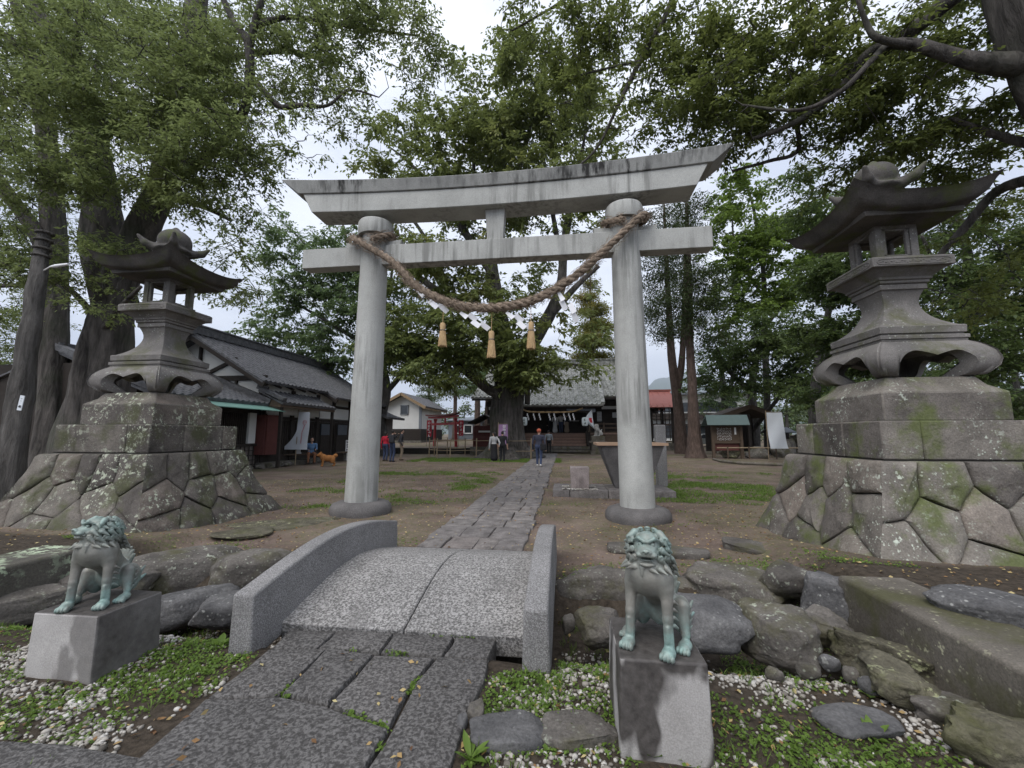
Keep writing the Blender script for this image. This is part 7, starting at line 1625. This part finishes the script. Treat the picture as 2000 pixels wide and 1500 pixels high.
# hills far away
mb = MB(); rgh = np.random.default_rng(8); n = 700; vs = []; fs = []
for i in range(n + 1):
    a = R_(-75 + 150 * i / n); d = 6000
    hgt = 330 + 260 * math.sin(a * 3 + 1.1) ** 2 + 180 * fbm(Vector((a * 4, 3, 1)), 4) + 520 * math.exp(-((a - R_(14)) / .16) ** 2)
    for f, hh in ((1, 0), (1.12, .45), (1.25, .8), (1.45, 1.0), (1.7, .6)):
        vs.append((math.sin(a) * d * f, math.cos(a) * d * f, -1 + max(60, hgt) * hh * (1 + .25 * fbm(Vector((a * 9, f * 4, 2)), 5))))
for i in range(n):
    for k in range(4): q0 = i * 5 + k; fs.append((q0, q0 + 1, q0 + 6, q0 + 5))
mb.add(vs, fs); o = mb.build('hills', m_plain('forested_hill', (.045, .07, .035), .95, .3, .004), None, True); tag(o, kind='structure')
print('trees', time.time() - T0, sum(len(m.polygons) for m in bpy.data.meshes))

# ------------------------------------------------------------------ people and the dog
SK = m_plain('skin', (.42, .26, .19), .6, .06); HB = m_plain('black_hair', (.02, .017, .015), .6, .2); HR = m_plain('orange_knit_cap', (.36, .09, .05), .9, .2, 40)
pc = lambda n, c: m_plain(n, c, .9, .2, 12)
NV, JE, WS, BK, GS, GP = pc('navy_jacket', (.035, .037, .055)), pc('blue_jeans', (.045, .06, .11)), pc('white_shoes', (.6, .58, .55)), pc('black_cloth', (.016, .016, .018)), pc('grey_shirt', (.26, .29, .31)), pc('grey_knit', (.33, .33, .33))
RS, KH, DB, BS_, OR, CW, DJ = pc('red_shirt', (.40, .02, .04)), pc('khaki_trousers', (.24, .19, .14)), pc('dark_jacket', (.04, .04, .045)), pc('brown_shoes', (.08, .055, .04)), pc('tan_shorts', (.22, .10, .055)), pc('white_clothes', (.55, .55, .54)), pc('blue_sweatshirt', (.10, .18, .30))
p = G(1053, 911); P1 = person('person in navy jacket and jeans with an orange knit cap walking along the path', (p.x, p.y, .01), R_(176), [NV, JE, SK, WS, HR], 1.64, stride=.10, cap=True, wide=1.12)
mb = MB(); mb.box((0, 0, 0), (.28, .12, .30)); bag = mb.build('shoulder_bag', BK, None, True, bevel=.04); bag.location = (p.x + .2, p.y - .16, .86); tag(bag, 'black shoulder bag on the hip of the person in the orange cap', 'bag')
person('person in a grey shirt and black trousers walking up to the hall steps', (PY(1072, 860, 31.0).x, 31.0, .01), R_(178), [GS, BK, SK, BS_, HB], 1.70, stride=.08, sleeve=0)
p = G(965, 900); person('long-haired person in a grey top and long black skirt facing the giant tree', (p.x, p.y, -.03), R_(200), [GP, BK, SK, WS, HB], 1.58, arms=((.02, .30, -.38), (.06, -.02, -.56)), skirt=True, hair=.22, turn=R_(40))
p = G(977, 900); person('person all in black standing right of the one in the long skirt', (p.x + .12, p.y, -.03), R_(178), [BK, BK, SK, BK, HB], 1.62, sleeve=0, wide=1.05)
p = G(752, 899); person('person in a red shirt and jeans standing just right of the left gateway pillar', (p.x, p.y, -.03), R_(170), [RS, JE, SK, BS_, HB], 1.60, hair=.1)
p = G(765, 901); A_ = person('person in black with a backpack raising both arms to take a picture', (p.x, p.y, -.03), R_(165), [BK, JE, SK, BK, HB], 1.68, arms=((-.08, -.30, .10), (-.08, -.30, .12)))
mb = MB(); mb.box((0, 0, 0), (.3, .17, .44)); bp = mb.build('backpack', DB, None, True, bevel=.06); bp.location = (p.x + .03, p.y - .19, 1.18); tag(bp, 'dark backpack on the person in black who is taking a picture', 'backpack')
p = G(783, 898); person('person in a dark jacket and khaki trousers, rightmost of the three by the left pillar', (p.x, p.y, -.03), R_(120), [DB, KH, SK, BS_, HB], 1.74)
for i, (px, t_, b_, h, l) in enumerate([(1075, BK, BK, 1.6, 'person in black beside the two in white at the shrine hall altar'), (1084, CW, CW, 1.6, 'person in a long white robe praying in the shrine hall'), (1096, CW, JE, 1.66, 'person in a white shirt and jeans praying in the shrine hall'), (1107, BK, KH, 1.6, 'person in a black top and wide beige trousers praying in the shrine hall')]):
    p = PY(px, 845, 35.6); person(l, (p.x, 35.6, 1.54), R_(180), [t_, b_, SK, BS_, HB], h, skirt=i in (1, 3), arms=((-.08, -.2, -.3), (-.08, -.2, -.3)) if i % 2 else ((.06, -.02, -.56), (.06, -.02, -.56)))
s0 = G(606, 905); SM = person('person in a blue sweatshirt and tan trousers sitting on a low bench beside a dog', (s0.x, s0.y, .0), R_(38), [DJ, OR, SK, BS_, HB], 1.68, arms=((-.06, -.36, -.26), (-.06, -.38, -.24)), seat=True, bend=.14)
D = [E((0, .02, .36), (.14, .27, .15), None, .04), E((0, -.22, .40), (.13, .14, .16), None, .06), E((0, -.36, .54), (.095, .10, .095), None, .04), E((0, -.46, .51), (.045, .07, .04), None, .03), C((0, -.24, .44), (0, -.34, .52), .11, .09, .04), E((0, .30, .48), (.07, .10, .09), None, .04), E((0, -.525, .525), (.018, .014, .014), None, .005, 1)]
for s in (-1, 1):
    D += [E((s * .065, -.33, .63), (.03, .02, .05), None, .015), E((s * .036, -.445, .555), (.012, .01, .012), None, .003, 1), C((s * .07, -.24, .32), (s * .075, -.25, .05), .05, .03, .03), E((s * .075, -.275, .03), (.034, .05, .028), None, .015), E((s * .085, .17, .28), (.07, .11, .13), None, .04), C((s * .09, .13, .20), (s * .09, .27, .14), .05, .032, .03), C((s * .09, .27, .14), (s * .09, .25, .04), .03, .026, .015), E((s * .09, .225, .025), (.032, .05, .025), None, .012)]
fur = m_plain('ginger_fur', (.34, .145, .045), .95, .35, 25, bump=.01)
dp = G(641, 909); o = sculpt(D, .014, 'dog', [fur, HB]); o.location = (dp.x, dp.y, -.04); o.rotation_euler = (0, 0, R_(-48)); tag(o, 'fluffy ginger dog standing in front of the person in blue', 'dog')
mb = MB(); hand = s0 + Vector((.1, -.25, .55)); mb.tube(spline([Vector(dp) + Vector((-.25, .1, .42)), Vector(dp).lerp(hand, .5) + Vector((0, 0, .1)), hand], 6), .007, 5); o = mb.build('leash', MT['ink']); tag(o, 'thin leash between the ginger dog and the seated person', 'leash')
print('done', time.time() - T0)

# ------------------------------------------------------------------ the air: far hills fade to blue
hz = bpy.data.materials.new('haze_air'); hz.use_nodes = True; q_ = hz.node_tree; q_.nodes.clear()
o_ = q_.nodes.new('ShaderNodeOutputMaterial'); v_ = q_.nodes.new('ShaderNodeVolumePrincipled'); q_.links.new(v_.outputs[0], o_.inputs['Volume'])
v_.inputs['Color'].default_value = (.80, .88, 1, 1); v_.inputs['Density'].default_value = 1.2e-4; v_.inputs['Anisotropy'].default_value = .2
mb = MB(); mb.box((0, 3000, 799), (24000, 24000, 1602)); o = mb.build('haze', hz); tag(o, kind='stuff'); cy.volume_bounces = 0
print('all', time.time() - T0)
